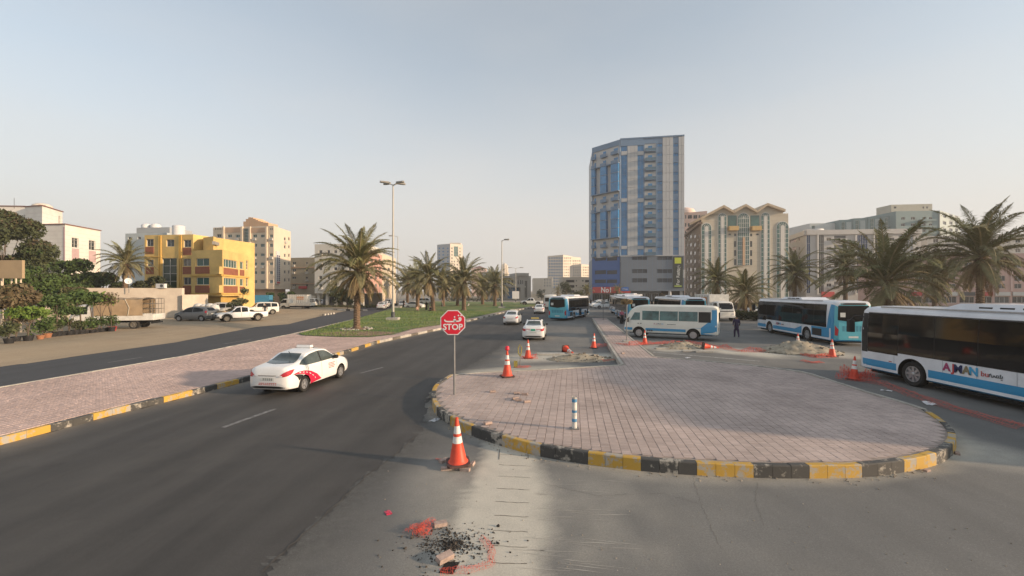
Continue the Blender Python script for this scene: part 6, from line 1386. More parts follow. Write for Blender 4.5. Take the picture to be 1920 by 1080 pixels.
for i,(px,Y,top,rp,n,mi,mi2,lab) in enumerate(((10,46,392,70,15000,0,3,'big dark tree at the left edge in front of the villa'),(62,47,455,46,9000,0,1,'dark green tree in front of the villa corner'),(118,55,478,44,7000,1,0,'green tree in front of the villa windows'),(160,57,500,36,5500,1,0,'lower green tree right of the villa windows'),(195,59,508,32,4500,0,1,'dark bush tree left of the satellite dish palm'),(285,58,515,28,3500,0,None,'dark bushy tree right of the satellite dish palm'),(60,42,495,44,8000,1,0,'leafy green tree behind the nursery plants'),(105,44,510,40,7000,1,0,'broad green shrub tree behind the potted plants'),(20,34,535,36,5200,3,0,'brownish bare looking tree in the nursery'),(140,44,535,30,4200,4,3,'olive shrub tree before the plaster wall'))):
    h = zt(top,Y)-LOTZ; tree(lab,(xt(px,Y),Y,LOTZ),h,rp/F*Y,n,mi,200+i,.24,group=GT,low=.28 if i else .35,mi2=mi2,nb=9)
for i,(px,Y,top,rp,n,mi,lab) in enumerate(((450,57,532,14,900,4,'thin young tree at the corner of the yellow building'),(440,52,566,15,700,0,'low bush in front of the yellow building'),(640,92,533,24,2400,0,'dark green tree under the white apartment block'),(652,86,545,16,1200,0,'low dark tree beside the near palm trunk'),(508,100,547,9,700,1,'small round shrub by the apartment block'),(537,102,540,16,1300,1,'green shrub right of the apartment block shops'),(1062,135,528,18,1500,0,'dark tree left of the tower at the road end'),(1088,125,545,16,1000,0,'low tree left of the small shop palm'),(1016,160,541,12,700,0,'dark tree at the end of the main road'),(1240,96,548,8,500,3,'small bare tree in front of the tower columns'),(1322,84,552,10,700,3,'thin shrub at the foot of the gabled building'))):
    h = zt(top,Y); tree(lab,(xt(px,Y),Y,0),h,rp/F*Y,n,mi,300+i,.3 if Y > 80 else .2,group='street trees and shrubs',low=.2)
def hedge(label, x0, x1, Y0, Y1, h, n, mi, seed):
    blobs = [(x0+(x1-x0)*k/9+random.uniform(-.3,.3),Y0+(Y1-Y0)*k/9,h*.5,abs(x1-x0)/11+.4,.8,h*.52) for k in range(10)]
    t = thing('hedge',label,'hedge'); ob('foliage',leaf_mesh('foliage',blobs,n,.2,m_lf[mi],seed),t); return t
hedge('clipped green hedge below the low palm at the bus station',xt(1374,56),xt(1448,52),56,52,1.25,4500,0,401)
hedge('dark hedge at the foot of the gabled building',xt(1290,95),xt(1480,88),95,88,1.3,5000,0,402)
hedge('pale dry planting along the junction kerb',gp(598,578).x,gp(700,578).x,gp(598,579).y,gp(690,577).y,.8,3200,4,403)
hedge('dark hedge along the far edge of the lawn',xt(848,150),xt(935,152),150,152,1.6,3000,0,404)
# ---- nursery pots
m_pot = M('black_pot',(.02,.02,.022),.7,.15,4); m_tpot = M('terracotta_pot',(.33,.15,.08),.85,.12,4)
def potted(label, px, py, hp, rp, mi, seed, n=420, tall=False, pot=None, size=.16):
    b0 = gp(px,py,LOTZ); k = b0.y/F; rg = random.Random(seed); t = thing('potted_plant',label,'potted plant',b0,0,'potted plants outside the nursery')
    pr = rg.uniform(.20,.30); phh = pr*1.25
    MB().lathe([(pr*.72,0),(pr,phh),(pr*1.06,phh+.0),(pr*1.06,phh+.04),(pr*.9,phh+.04),(pr*.88,phh-.03),(.02,phh-.03)],14).build('pot',pot or m_pot,t,40)
    h = hp*k; r = rp*k; blobs = []; st = MB()
    if tall:
        for j in range(3):
            a = rg.uniform(0,6.28); st.tube([(0,0,phh-.05),(.08*math.cos(a),.08*math.sin(a),h*.45),(r*.45*math.cos(a),r*.45*math.sin(a),h*.78)],[.03,.025,.012],5); blobs.append((r*.45*math.cos(a),r*.45*math.sin(a),h*.80,r*.62,r*.62,h*.17))
        blobs.append((0,0,h*.86,r*.7,r*.7,h*.14))
    else:
        for j in range(5): a = rg.uniform(0,6.28); st.tube([(0,0,phh-.05),(r*.4*math.cos(a),r*.4*math.sin(a),h*.7)],[.015,.008],4); blobs.append((r*.45*math.cos(a),r*.45*math.sin(a),phh+(h-phh)*rg.uniform(.35,.7),r*.55,r*.55,(h-phh)*.35))
    kind(st.build('stems',m_bark,t),'stuff'); ob('foliage',leaf_mesh('foliage',blobs,n,size,m_lf[mi],seed),t); return t
spots = [('frangipani with bright green leaves in a black pot, nearest of the nursery plants',53,640,66,33,2,True,700,None,.2),('low shrub in the black pot at the left edge of the nursery',17,645,42,26,0,False,520,None,.16),('upright plant in a black pot left of the frangipani',30,641,52,18,3,True,320,None,.14),('bushy plant in a wide terracotta pot beside the frangipani',76,637,46,24,1,False,520,m_tpot,.14),('small plant in a terracotta pot right of the wide terracotta pot',89,634,30,14,4,False,300,m_tpot,.12),('low dark plant in a small black pot, fifth from left',100,632,28,15,0,False,320,None,.12),('tall leafy sapling rising above the small pots',108,631,82,24,1,True,520,None,.16),('round shrub in a black pot below the tall sapling',117,630,40,20,1,False,460,None,.13),('wide leafy shrub in a black pot in the middle of the row',130,629,58,25,1,True,560,None,.15),('small dense shrub in front of the plaster wall',141,628,34,17,0,False,380,None,.12),('sapling with open crown over the truck cab',152,627,88,24,1,True,520,None,.17),('dense low shrub beneath the open sapling',161,626,32,17,1,False,380,None,.12),('leafy sapling hiding the truck cab door',172,625,80,25,1,True,560,None,.17),('small shrub in a black pot by the cab wheel',181,624,32,16,1,False,360,None,.12),('broad leafy sapling before the canvas',190,623,76,24,2,True,520,None,.17),('small shrub near the right end of the pot row',199,622,32,15,1,False,360,None,.12),('reddish twiggy sapling at the right end of the pot row',209,622,76,18,3,True,300,None,.14),('last small shrub of the pot row beside the red pot',211,621,30,11,1,False,260,m_redprint,.12)]
for i,s_ in enumerate(spots): potted(s_[0],s_[1],s_[2],s_[3],s_[4],s_[5],500+i,s_[7],s_[6],s_[8],s_[9])
# nursery shelter with fascia and posts
t = thing('nursery_shelter','tan fascia board of the nursery shelter on thin posts at left edge','shelter')
A,B = pt(-60,35),pt(44,35); f1 = Face(A,B); slabbox(t,'fascia',f1,0,f1.L,zt(522,35),zt(488,35),-.1,.1,M('tan_board',(.38,.28,.17),.8,.08,.6))
for px in (3,22,39): q = pt(px,35.2); MB().tube([(q.x,q.y,LOTZ-.05),(q.x,q.y,zt(520,35))],.06,6).build('post',m_beige,t)
for px in (5,30): q = pt(px,37); MB().tube([(q.x,q.y,LOTZ-.05),(q.x,q.y,zt(489,35))],.06,6).build('post',m_beige,t)
# lawn tufts
def tufts():
    n = 26000; V = []; poly = lawn_edge+list(reversed(K2[4:]))+[gp(560,630)]
    ys = RNG.uniform(32,75,n); xs = RNG.uniform(-22,8,n); ok = inpoly_np(xs,ys,poly); xs,ys = xs[ok],ys[ok]; m = len(xs)
    a = RNG.uniform(0,6.28,m); h = RNG.uniform(.04,.11,m)*(1+(vnoise(xs,ys,2.2,8) > .6)); w = .03
    P0 = np.stack([xs-w*np.cos(a),ys-w*np.sin(a),np.full(m,MH)],1); P1 = np.stack([xs+w*np.cos(a),ys+w*np.sin(a),np.full(m,MH)],1); P2 = np.stack([xs+RNG.normal(0,.03,m),ys+RNG.normal(0,.03,m),MH+h],1)
    V = np.stack([P0,P1,P2],1).reshape(-1,3); me = bpy.data.meshes.new('grass'); me.from_pydata(V.tolist(),[],np.arange(3*m).reshape(-1,3).tolist()); me.materials.append(leafmat('grass_blades',(.11,.17,.04),(.18,.22,.07))); o = kind(ob('grass',me),'stuff'); tag(o,'short grass of the lawn between the two roads','grass')
tufts()
# bare soil ring and stones round the near palm
kind(MB().lathe([(1.35,MH-.01),(1.2,MH+.04),(.6,MH+.06),(.2,MH+.07)],24,(bz.x,bz.y,0)).build('palm_soil_ring',m_soil),'structure')
sheet('bare_soil',[gp(*p) for p in ((598,629),(640,626),(690,625),(740,627),(735,630.5),(690,634.5),(640,634),(600,632))],MH+.012,m_soil)
rg = random.Random(5); st = MB()
for k in range(26):
    a = rg.uniform(0,6.28); rr = rg.uniform(1.15,1.5); s_ = rg.uniform(.06,.14); x,y = bz.x+rr*math.cos(a),bz.y+rr*math.sin(a); mt = Matrix.Translation((x,y,MH+.04))@Matrix.Rotation(rg.uniform(0,3),4,'Z'); st.box(-s_,s_,-s_*.7,s_*.7,-.05,s_*.7,0,mt)
kind(st.build('palm_stones',m_conc),'stuff')
# ------------------------------------------------------------------ street furniture
m_pole = M('galvanised_pole',(.45,.42,.37),.6,.08,2,metal=.2); m_signred = M('sign_red',(.66,.02,.045),.4,.04,3); m_signw = M('sign_white_edge',(.72,.70,.70),.5,.03,3); m_gal = M('post_grey',(.22,.22,.22),.6,.1,4,metal=.4)
b0 = gp(852,739,KH); t = thing('stop_sign','red octagonal stop sign in Arabic and English on a grey post','stop sign',b0)
MB().tube([(0,0,-.1),(-.01,0,2.28),(-.035,0,2.95-KH)],.036,10).build('post',m_gal,t,40)
zc = zt(604.5,b0.y)-KH; cxs = xt(849.5,b0.y)-b0.x
def octa(r, y, th): return MB().add([(cxs+r*math.sin(R(22.5+45*k)),y-th/2,zc+r*math.cos(R(22.5+45*k))) for k in range(8)]+[(cxs+r*math.sin(R(22.5+45*k)),y+th/2,zc+r*math.cos(R(22.5+45*k))) for k in range(8)],[tuple(range(8)),tuple(range(15,7,-1))]+[(i,8+i,8+(i+1)%8,(i+1)%8) for i in range(8)])
r0 = 23.2/F*b0.y/math.cos(R(22.5)); pl = octa(r0,-.055,.006).build('sign_plate',m_signw,t); octa(r0*.925,-.060,.006).build('red_field',m_signred,pl)
text('STOP',.30,m_signw,pl,(cxs,-.068,zc-.155),(R(90),0,0),.002,'lettering','CENTER',.66,.008)
# the Arabic word, drawn as strokes: qaf with two dots, joined to a final fa with one dot
ar = MB(); S = lambda x,z: (cxs+x,-.070,zc+z)
def stroke(pts, w):
    pts = smooth_line([Vector(S(*p)) for p in pts],2); L_ = [];
    for i,p in enumerate(pts):
        d = (pts[min(i+1,len(pts)-1)]-pts[max(i-1,0)]).normalized(); n_ = Vector((d.z,0,-d.x)); L_ += [p-n_*w/2,p+n_*w/2]
    ar.add(L_,[(2*i,2*i+1,2*i+3,2*i+2)[::-1] for i in range(len(pts)-1)])
stroke([(.235,.085),(.20,.145),(.255,.165),(.275,.11),(.25,.06),(.16,.04),(.08,.045)],.045)
stroke([(.10,.045),(.085,.11),(.035,.10),(.045,.055),(.09,.045)],.04)
stroke([(.10,.04),(-.05,.03),(-.17,.03),(-.255,.045),(-.275,.10)],.045)
for x,z in ((.19,.235),(.275,.235),(.06,.185)): ar.add([S(x+.026*math.cos(a),z+.026*math.sin(a)) for a in np.linspace(0,2*math.pi,9)[:-1]],[tuple(range(8))])
kind(ar.build('arabic_lettering',m_signw,pl),'stuff')
# bollard
b0 = gp(1077,803,KH); t = thing('bollard','white bollard with blue bands and broken top on the paved island','bollard',b0); m_bwh = M('bollard_white',(.62,.60,.55),.7,.2,9); m_bbl = M('bollard_blue',(.08,.24,.42),.7,.15,9)
zs_ = [0,.17,.25,.40,.46,.66,.74]; 
for k,(a,c) in enumerate(zip(zs_,zs_[1:])): MB().lathe([(.062,a+.001),(.062,c)],18,(0,0,0)).build('blue_band' if k%2 else 'post_section',m_bbl if k%2 else m_bwh,t,40)
rg = random.Random(2); bt = MB(); vv = []
for j in range(12): a = 2*math.pi*j/12; vv.append((.06*math.cos(a),.06*math.sin(a),.741))
for j in range(12): a = 2*math.pi*j/12; vv.append((.056*math.cos(a),.056*math.sin(a),.76+rg.uniform(0,.06)))
vv.append((0,0,.75)); bt.add(vv,[(j,(j+1)%12,12+(j+1)%12,12+j) for j in range(12)]+[(12+j,12+(j+1)%12,24) for j in range(12)]); bt.build('broken_top',m_conc,t)
MB().box(-.11,.11,-.09,.09,-.01,.012).build('foot_plate',m_gal,t)
# cones
m_cone = M('cone_orange',(.68,.075,.035),.5,.1,5); m_refl = M('cone_white',(.72,.70,.66),.5,.08,6); m_cbase = M('cone_base',(.09,.05,.045),.8,.2,6)
def cone_proto(h=.98, r=.17, tag_='tall'):
    t = thing('traffic_cone','x','traffic cone',(0,0,0),0,'traffic cones round the works')
    w = .24; MB().prism([(-w,-w+.05),(-w+.05,-w),(w-.05,-w),(w,-w+.05),(w,w-.05),(w-.05,w),(-w+.05,w),(-w,w-.05)],0,.045).build('base',m_cbase,t)
    rr = lambda z: r*(1-(z/h))+.028*(z/h)
    zz = [.045,.46*h,.60*h,.66*h,.82*h,h]; nm = ['cone_body','reflective_band','cone_ring','reflective_band','cone_tip']; mm = [m_cone,m_refl,m_cone,m_refl,m_cone]
    for a,c,n_,m_ in zip(zz,zz[1:],nm,mm):
        pr = [(rr(a)+.0,a+.0005),(rr(c),c-.0005)]
        if n_ == 'cone_body': pr = [(rr(a)+.05,a),(rr(a)+.012,a+.05)]+[(rr(c),c-.0005)]
        if n_ == 'cone_tip': pr = [(rr(a),a+.0005),(rr(c),c-.02),(rr(c)+.008,c-.01),(rr(c)-.008,c)]
        MB().lathe(pr,20).build(n_,m_,t,40)
    return t
cp = cone_proto(); CG = 'traffic cones round the works'
b0 = gp(858,879); place(cp,'nearest traffic cone, weighted with loose bricks on the asphalt',b0+Vector((0,.1,.075)),R(12),CG); cp.rotation_euler = (R(1.5),R(-2),R(12))
def cone_at(label, px, py, z=0., s=1., tilt=(0,0)):
    o = copy_tree(cp); place(o,label,gp(px,py,z),random.uniform(0,1.5),CG,s); o.rotation_euler[0] = tilt[0]; o.rotation_euler[1] = tilt[1]; return o
c2 = cone_at('tall cone topped with a red lamp at the back left of the island',951,706,KH,1.08); MB().lathe([(.03,.97),(.075,.99),(.08,1.1),(.05,1.14)],12).build('warning_lamp',m_signred,c2,40)
cone_at('cone standing in crumpled netting left of the sand patch',990,672,0,1.05); cone_at('cone right of the sand patch beside the paved pier',1113,653,0,1.0,(0,R(8)))
cone_at('cone by the front wheel of the minibus',1209,645,0,.98); cone_at('cone right of the sand heap by the parked bus',1560,669,0,1.02); cone_at('half hidden cone behind the sand heap',1496,652,0,.95); cone_at('cone wrapped in red netting at the front of the nearest bus',1601,712,0,1.0,(0,R(4)))
fc_ = cone_at('fallen cone lying on its side behind the sand patch',1060,660,0,1.0); fc_.rotation_euler = (R(97),0,R(20)); fc_.location.z = .2
fc2 = cone_at('red and white cone lying flat among the netting before the minibus',1318,655,0,1.0); fc2.rotation_euler = (0,R(97),R(-8)); fc2.location.z = .22
# loose bricks
m_brick = M('loose_paver',(.40,.30,.255),.9,.2,14,obj=.15,bump=.4,bscale=150); bm_ = MB(); c=.006
bm_.box(-.1,.1,-.05,.05,0,.06); bme = bm_.mesh('loose_brick',m_brick); BG = 'loose bricks'
def brick(label, px, py, z, rz, rx=0., up=0., s=1.):
    p = gp(px,py,z); o = tag(ob('loose_brick',bme,None,(p.x,p.y,z+up+.001)),label,'brick',BG); o.rotation_euler = (rx,0,rz); o.scale = (s,)*3; return o
for i,(px,py,rz,up,lab) in enumerate(((836,881,.2,0,'brick lying front left of the nearest cone'),(872,883,-.25,0,'brick lying front right of the nearest cone'),(832,866,.9,0,'brick behind the left corner of the nearest cone base'),(852,880,.1,0,'brick wedged under the nearest cone base, left'),(873,874,.5,0,'brick wedged under the nearest cone base, right'))): brick(lab,px,py,0,rz,0,up,1.0)
o = brick('brick standing on its side at the right of the nearest cone',884,872,0,R(80),R(80),.0)
for px,py,rz,lab in ((924,735,.3,'single brick on the island nearest the stop sign'),(969,738,.1,'brick in the cluster on the island, far left one'),(984,740,-.2,'brick in the cluster on the island, far right one'),(966,748,.5,'brick in the cluster on the island, left of the front pair'),(972,751,.0,'brick at the front of the cluster on the island'),(988,754,.4,'brick at the right front of the cluster on the island'),(915,795,.6,'broken brick near the front kerb of the island'),(1168,663,.4,'brick near the paved pier')): brick(lab,px,py,KH,rz)
brick('pinkish brick beside the red net heap in the foreground',826,986,0,.35,0,0,1.0); o = brick('pale block lying across the hole in the foreground',834,1052,0,.75,R(8),.02,1.15)
brick('brick fragment at the right kerb of the island',1795,852,0,.9,0,0,.8); brick('dark fragment against the front kerb of the island',1738,884,0,.4,0,0,.7)
# netting: crumpled lattice ribbons
m_net = M('orange_net',(.66,.085,.05),.6,.12,3); m_netd = M('dusty_net',(.48,.13,.10),.7,.15,3)
def net(label, line, width, hgt, mat, seed, cell=.08, bar=.012, fold=1., z=.02):
    rg = np.random.default_rng(seed); pts = resample(line, cell); nv = max(3,int(width/cell)); n = len(pts); G = []
    ph = rg.uniform(0,6.28,4)
    for i,p in enumerate(pts):
        d = (pts[min(i+1,n-1)]-pts[max(i-1,0)]).normalized(); nn = Vector((-d.y,d.x,0)); row = []
        env = .45+.55*abs(math.sin(i*cell*1.3+ph[0]))*(.6+.4*math.sin(i*cell*3.1+ph[1]))
        for j in range(nv+1):
            v = j/nv-.5; y = v*width*(.45+.4*env); zz = z+hgt*env*(1-(2*v)**2)*(.55+.45*math.sin(j*1.7+i*.35+ph[2]))+abs(rg.normal(0,.012*fold))
            row.append(p+nn*(y+rg.normal(0,.014*fold))+d*rg.normal(0,.014*fold)+Vector((0,0,max(z,zz))))
        G.append(row)
    mb = MB()
    def bar_(a,b):
        d = (b-a); s = d.cross(Vector((0,0,1))); s = s.normalized()*bar/2 if s.length > 1e-6 else Vector((bar/2,0,0)); k = Vector((0,0,bar*.35)); mb.add([a-s,a+s,b+s,b-s,a+k,b+k],[(0,1,2,3),(1,4,5,2),(4,0,3,5)])
    for i in range(n):
        for j in range(nv+1):
            if i+1 < n: bar_(G[i][j],G[i+1][j])
            if j < nv: bar_(G[i][j],G[i][j+1])
    o = mb.build('safety_netting',mat); return tag(o,label,'netting','orange safety netting')
g_ = lambda *a: [gp(x,y) for x,y in a]
net('long dusty red netting lying along the lane beside the nearest bus',g_((1600,712),(1660,722),(1720,745),(1790,768),(1850,785),(1925,806)),.75,.16,m_netd,1,.085)
net('red netting heaped round the cone at the front of the nearest bus',g_((1580,709),(1595,712),(1612,712),(1632,708)),1.0,.6,m_net,2,.06,.012,.7)
net('red netting strung before the minibus to the sand heap',g_((1180,648),(1240,645),(1290,643),(1340,651),(1390,660),(1440,660)),.55,.3,m_net,3,.1,.018)
net('red netting at the foot of the right sand heap',g_((1505,666),(1530,671),(1562,669)),.6,.25,m_net,4,.09,.02)
net('small piece of red netting on the lane before the right sand heap',g_((1506,677),(1522,681),(1540,680)),.5,.1,m_net,5,.09,.018)
o = net('red netting laid across the paved pier',[gp(1110,652),gp(1140,649),gp(1180,648,KH),gp(1212,646,KH)],.4,.34,m_net,6,.1,.018)
net('red netting round the foot of the cone left of the sand patch',g_((978,672),(990,673),(1006,672)),.5,.25,m_net,7,.08,.016)
net('red netting at the foot of the yellow hoop sign',g_((968,689),(980,690),(992,688)),.45,.1,m_net,8,.08,.014)
net('red netting sticking out of the sand by the pier kerb',g_((1128,678),(1148,675)),.5,.1,m_net,9,.09,.016)
net('tangled red net heap in the foreground beside the pink brick',g_((768,1004),(782,990),(797,1000),(786,1008),(800,988),(812,981)),.3,.13,m_net,10,.030,.0026,1.3)
net('red net strip standing in the foreground right of the debris',g_((905,1012),(922,1035),(920,1062),(880,1072),(826,1078)),.15,.09,m_net,11,.030,.0030,.7)
net('red netting trail left of the nearest cone',g_((818,862),(832,864)),.1,.03,m_net,12,.03,.005,.3)
# heaps of sand
m_heap = M('spoil_sand',(.33,.285,.215),.95,.3,3,bump=.9,bscale=30)
m_clod = M('clods',(.24,.21,.17),.95,.3,9,island=.45)
def heap(label, cx, cy, rx, ry, h, seed, rot=0.):
    n = 34; rg = np.random.default_rng(seed); u = np.linspace(-1,1,n); U,V = np.meshgrid(u,u); r = np.hypot(U,V); X = U*rx; Y = V*ry; nz = vnoise(X,Y,.5,seed)+.6*vnoise(X,Y,.18,seed+1)
    Z = np.clip(1-r,0,1)**.9*h*(.55+.6*nz)+np.where(r < 1,.05*rg.random(r.shape)*h,0)-.01; idx = np.arange(n*n).reshape(n,n)
    fs = np.stack([idx[:-1,:-1],idx[:-1,1:],idx[1:,1:],idx[1:,:-1]],-1)[(r[:-1,:-1] < 1.02)]
    me = bpy.data.meshes.new('sand_heap'); me.from_pydata(np.stack([X.ravel(),Y.ravel(),Z.ravel()],1).tolist(),[],fs.tolist()); me.materials.append(m_heap); me.polygons.foreach_set('use_smooth',[True]*len(me.polygons))
    o = tag(ob('sand_heap',me,None,(cx,cy,.012),rot),label,'sand heap','heaps of dug sand')
    cl = MB(); pr_ = random.Random(seed)
    for k in range(90):
        a = pr_.uniform(0,6.28); q = pr_.random()**.6*1.08; x,y = q*math.cos(a)*rx,q*math.sin(a)*ry; i = min(n-1,max(0,int((x/rx+1)/2*(n-1)))); j = min(n-1,max(0,int((y/ry+1)/2*(n-1)))); s = pr_.uniform(.015,.06)*(1 if pr_.random() < .9 else 1.8)
        mt = Matrix.Translation((x,y,max(0,Z[j,i])+s*.2))@Matrix.Rotation(pr_.uniform(0,6),4,(pr_.random(),pr_.random(),.3+pr_.random())); cl.box(-s,s,-s*.7,s*.7,-s*.5,s*.5,0,mt)
    kind(cl.build('clods',m_clod,o),'stuff'); return o
p = gp(1090,674); heap('low rubble and sand heap left of the paved pier',p.x,p.y,1.9,1.0,.30,1); p = gp(1275,652); heap('sand heap with slabs in front of the minibus',p.x,p.y,1.6,.9,.42,2,.1); p = gp(1497,660); heap('large sand heap before the parked city bus',p.x,p.y,2.3,1.6,.72,3,-.2)
def slab(label, px, py, L_, W_, rz, th=.08):
    p = gp(px,py); return tag(MB().box(-L_/2,L_/2,-W_/2,W_/2,.012,.012+th).build('concrete_slab',m_conc,None,0,p,rz),label,'slab','loose concrete slabs')
slab('flat grey concrete slab behind the sand patch',1033,665,1.6,.5,-.02); slab('short pale slab at the left foot of the minibus sand heap',1241,654.5,.9,.35,.1); slab('pale kerb slab in front of the minibus sand heap, left',1295,660,1.0,.25,-.06); slab('pale kerb slab in front of the minibus sand heap, right',1320,661,1.0,.25,-.08)
# foreground debris
def chips():
    rg = random.Random(9); mb = MB(); ct = gp(845,1022)
    for k in range(900):
        a = rg.uniform(0,6.28); rr = abs(rg.gauss(0,.32)); x,y = ct.x+rr*math.cos(a)*1.1,ct.y+rr*math.sin(a)*.9; s = rg.uniform(.003,.014)*(1 if rg.random() < .93 else 2); mt = Matrix.Translation((x,y,.006+s*.3))@Matrix.Rotation(rg.uniform(0,6.28),4,(rg.random(),rg.random(),rg.random()+.1)); mb.box(-s,s,-s*.7,s*.7,-s*.4,s*.4,0,mt)
    tag(kind(mb.build('debris_chips',M('clinker',(.045,.038,.032),.9,.3,20,island=.5)),'stuff'),'dark crumbs of broken asphalt in the foreground','debris')
chips()
p = gp(838,1070); tag(MB().prism([(p.x-.1,p.y-.06),(p.x+.09,p.y-.08),(p.x+.15,p.y+.16),(p.x-.04,p.y+.17)],.0085,.014).build('hole_cover',m_under),'dark opening under the pale block in the foreground','hole')
rg = random.Random(4); mb = MB()
for k in range(110):
    px,py = rg.uniform(700,1900),rg.uniform(880,1078); q = gp(px,py)
    s = rg.uniform(.003,.008); mt = Matrix.Translation((q.x,q.y,.008))@Matrix.Rotation(rg.uniform(0,6),4,'Z'); mb.box(-s,s,-s*.7,s*.7,-.004,s*.8,0,mt)
for k in range(160):
    q = ISL_S[rg.randrange(20,len(ISL_S)//2)]; s = rg.uniform(.006,.018); x = q.x+rg.gauss(0,.12); y = q.y-abs(rg.gauss(.1,.12)); mt = Matrix.Translation((x,y,.008))@Matrix.Rotation(rg.uniform(0,6),4,'Z'); mb.box(-s,s,-s*.7,s*.7,-.004,s*.8,0,mt)
tag(kind(mb.build('loose_gravel',M('grit',(.30,.26,.21),.95,.3,20,island=.4)),'stuff'),'scattered grit on the asphalt and along the kerb','gravel')
def litter(px, py, z, s, m_, lab):
    p = gp(px,py,z); rg = random.Random(px); mb = MB(); n = 6; vv = [(s*(i/(n-1)-.5)*1.6,s*(j/(n-1)-.5),abs(rg.gauss(.02,.02))*s*3+.004) for j in range(n) for i in range(n)]; mb.add(vv,[(j*n+i,j*n+i+1,(j+1)*n+i+1,(j+1)*n+i) for j in range(n-1) for i in range(n-1)]); tag(mb.build('litter',m_,None,0,p,rg.uniform(0,3)),lab,'litter','scraps of litter')
litter(816,788,0,.22,m_silver,'crumpled silvery scrap at the left kerb of the island'); litter(1742,757,0,.3,m_signw,'white scrap lying on the dusty netting'); litter(1662,733,0,.2,m_signw,'white scrap by the kerb before the nearest bus'); litter(728,962,0,.1,m_livred,'faded red wrapper on the asphalt by the crack'); litter(1290,671,KH,.2,m_signw,'white paper scrap at the rear edge of the island')
# manhole, hoop sign, string
p = gp(1640-640,0) if False else gp(1008+0,0+700)
b0 = gp(975,689); t = thing('hoop_sign','bent yellow hoop sign on a thin post beside the back left cone','sign',b0); m_hoop = M('hoop_yellow',(.30,.25,.06),.7,.2,8)
MB().tube([(0,0,0),(.01,0,.55)],.018,6).build('post',m_gal,t); MB().tube([(.01,0,.55),(-.08,0,.7),(-.09,0,.95),(0,0,1.12),(.08,0,.98),(.06,0,.72),(.01,0,.55)],.025,6).build('hoop',m_hoop,t); MB().box(-.3,-.12,-.05,.05,.0,.32).build('lamp_box',m_hoop,t)
# tall lamp posts
def lamp_post(label, px, by, ty, z, r, heads, group='tall street lamps'):
    b0 = gp(px,by,z); h = zt(ty,b0.y)-z; t = thing('street_lamp',label,'street lamp',b0,0,group); MB().tube([(0,0,0),(0,0,h*.35),(0,0,h)],[r,r*.8,r*.5],10).build('pole',m_pole,t,40)
    MB().box(-.7,.7,-.6,.6,-.03,.32).build('plinth',m_conc,t); MB().lathe([(r*1.5,.32),(r*1.5,.95),(r*1.05,1.0)],10).build('base_sleeve',m_dframe,t,40)
    for (dx,dy,L_) in heads:
        d = Vector((dx,dy,0)).normalized(); MB().tube([(0,0,h-.1),d*.5+Vector((0,0,h+.12)),d*L_+Vector((0,0,h+.18))],[.05,.045,.04],6).build('arm',m_pole,t)
        a = math.atan2(dy,dx); hd_ = MB(); pr = [(L_-.1,-.1,.1),(L_+.35,-.22,.12),(L_+.85,-.2,.06),(L_+1.0,-.1,.03)]
        vv = []
        for x,w,_ in pr: vv += [(x,w,h+.12),(x,-w,h+.12),(x,-w*.6,h+.12+.2),(x,w*.6,h+.12+.2)]
        mt = Matrix.Rotation(a,4,'Z'); hd_.add([mt@Vector(q) for q in vv],[(i*4+j,i*4+(j+1)%4,(i+1)*4+(j+1)%4,(i+1)*4+j) for i in range(3) for j in range(4)]+[(3,2,1,0),(12,13,14,15)]); hd_.build('lamp_head',M('lamp_housing',(.28,.26,.23),.6,.08),t)
    return t
lamp_post('tall four headed street lamp on the lawn beside the near palm',737,600,346,MH,.16,((-1,-.35,.55),(-1,.5,.5),(1,-.35,.55),(1,.5,.5)))
lamp_post('slim single arm street lamp behind the tall four headed one',746,577,444,MH,.13,((-1,0,.9),)); lamp_post('street lamp with twin heads to the right on the far lawn edge',941,577.5,451,MH,.16,((1,-.3,.6),(1,.4,.6)))
l4 = lamp_post('distant twin arm lamp post with a white board in front of the civic building',967,568,503,0,.13,((1,0,1.4),(-1,0,1.4))); k = gp(967,568).y; MB().box(-1.1,1.1,-.2,-.14,3.7-14/F*k,3.7+.0/F*k).build('white_board',m_signw,l4)
b0 = gp(1175,640,KH); t = thing('bus_stop_post','thin bus stop post with a frayed brown top on the paved pier','post',b0); h = zt(567,b0.y)-KH; MB().tube([(0,0,0),(0,0,h)],.035,8).build('pole',m_gal,t); MB().box(-.25,.25,-.2,.2,0,.06).build('foot',m_conc,t)
lm = leaf_mesh('frayed_top',[(0,0,h+.05,.38,.3,.16)],260,.16,m_fr[2],77); ob('frayed_top',lm,t)
b0 = gp(1131,600,KH); t = thing('sign_post','thin grey sign post at the far end of the pier','post',b0); MB().tube([(0,0,0),(0,0,2.4)],.04,8).build('pole',m_gal,t); MB().box(-.22,.22,-.06,-.03,1.9,2.4).build('sign_plate',m_gal,t)
# satellite dish by the wall, air conditioner
q = pt(240.5,52.6); t = thing('satellite_dish','white satellite dish on the plaster wall','satellite dish',(q.x,q.y,4.1)); d = MB().lathe([(.02,-.10),(.22,-.05),(.36,.03),(.38,.04),(.22,-.03),(.02,-.07)],20).build('dish',m_tank,t,50); d.rotation_euler = (R(75),0,R(50)); d.location = (0,0,.85); MB().tube([(0,.1,-.6),(0,.1,.4),(0,0,.8)],.04,6).build('mast',m_gal,t)
q = pt(300,54.0); t = thing('air_conditioner','white air conditioner box on top of the plaster wall','air conditioner',(q.x,q.y+.2,4.1)); MB().box(-.55,.55,-.2,.2,0,.55).build('casing',m_tank,t); MB().lathe([(.2,-.215),(.2,-.202)],14,(.2,0,.28),0,'y').build('fan_grille',m_dframe,t)
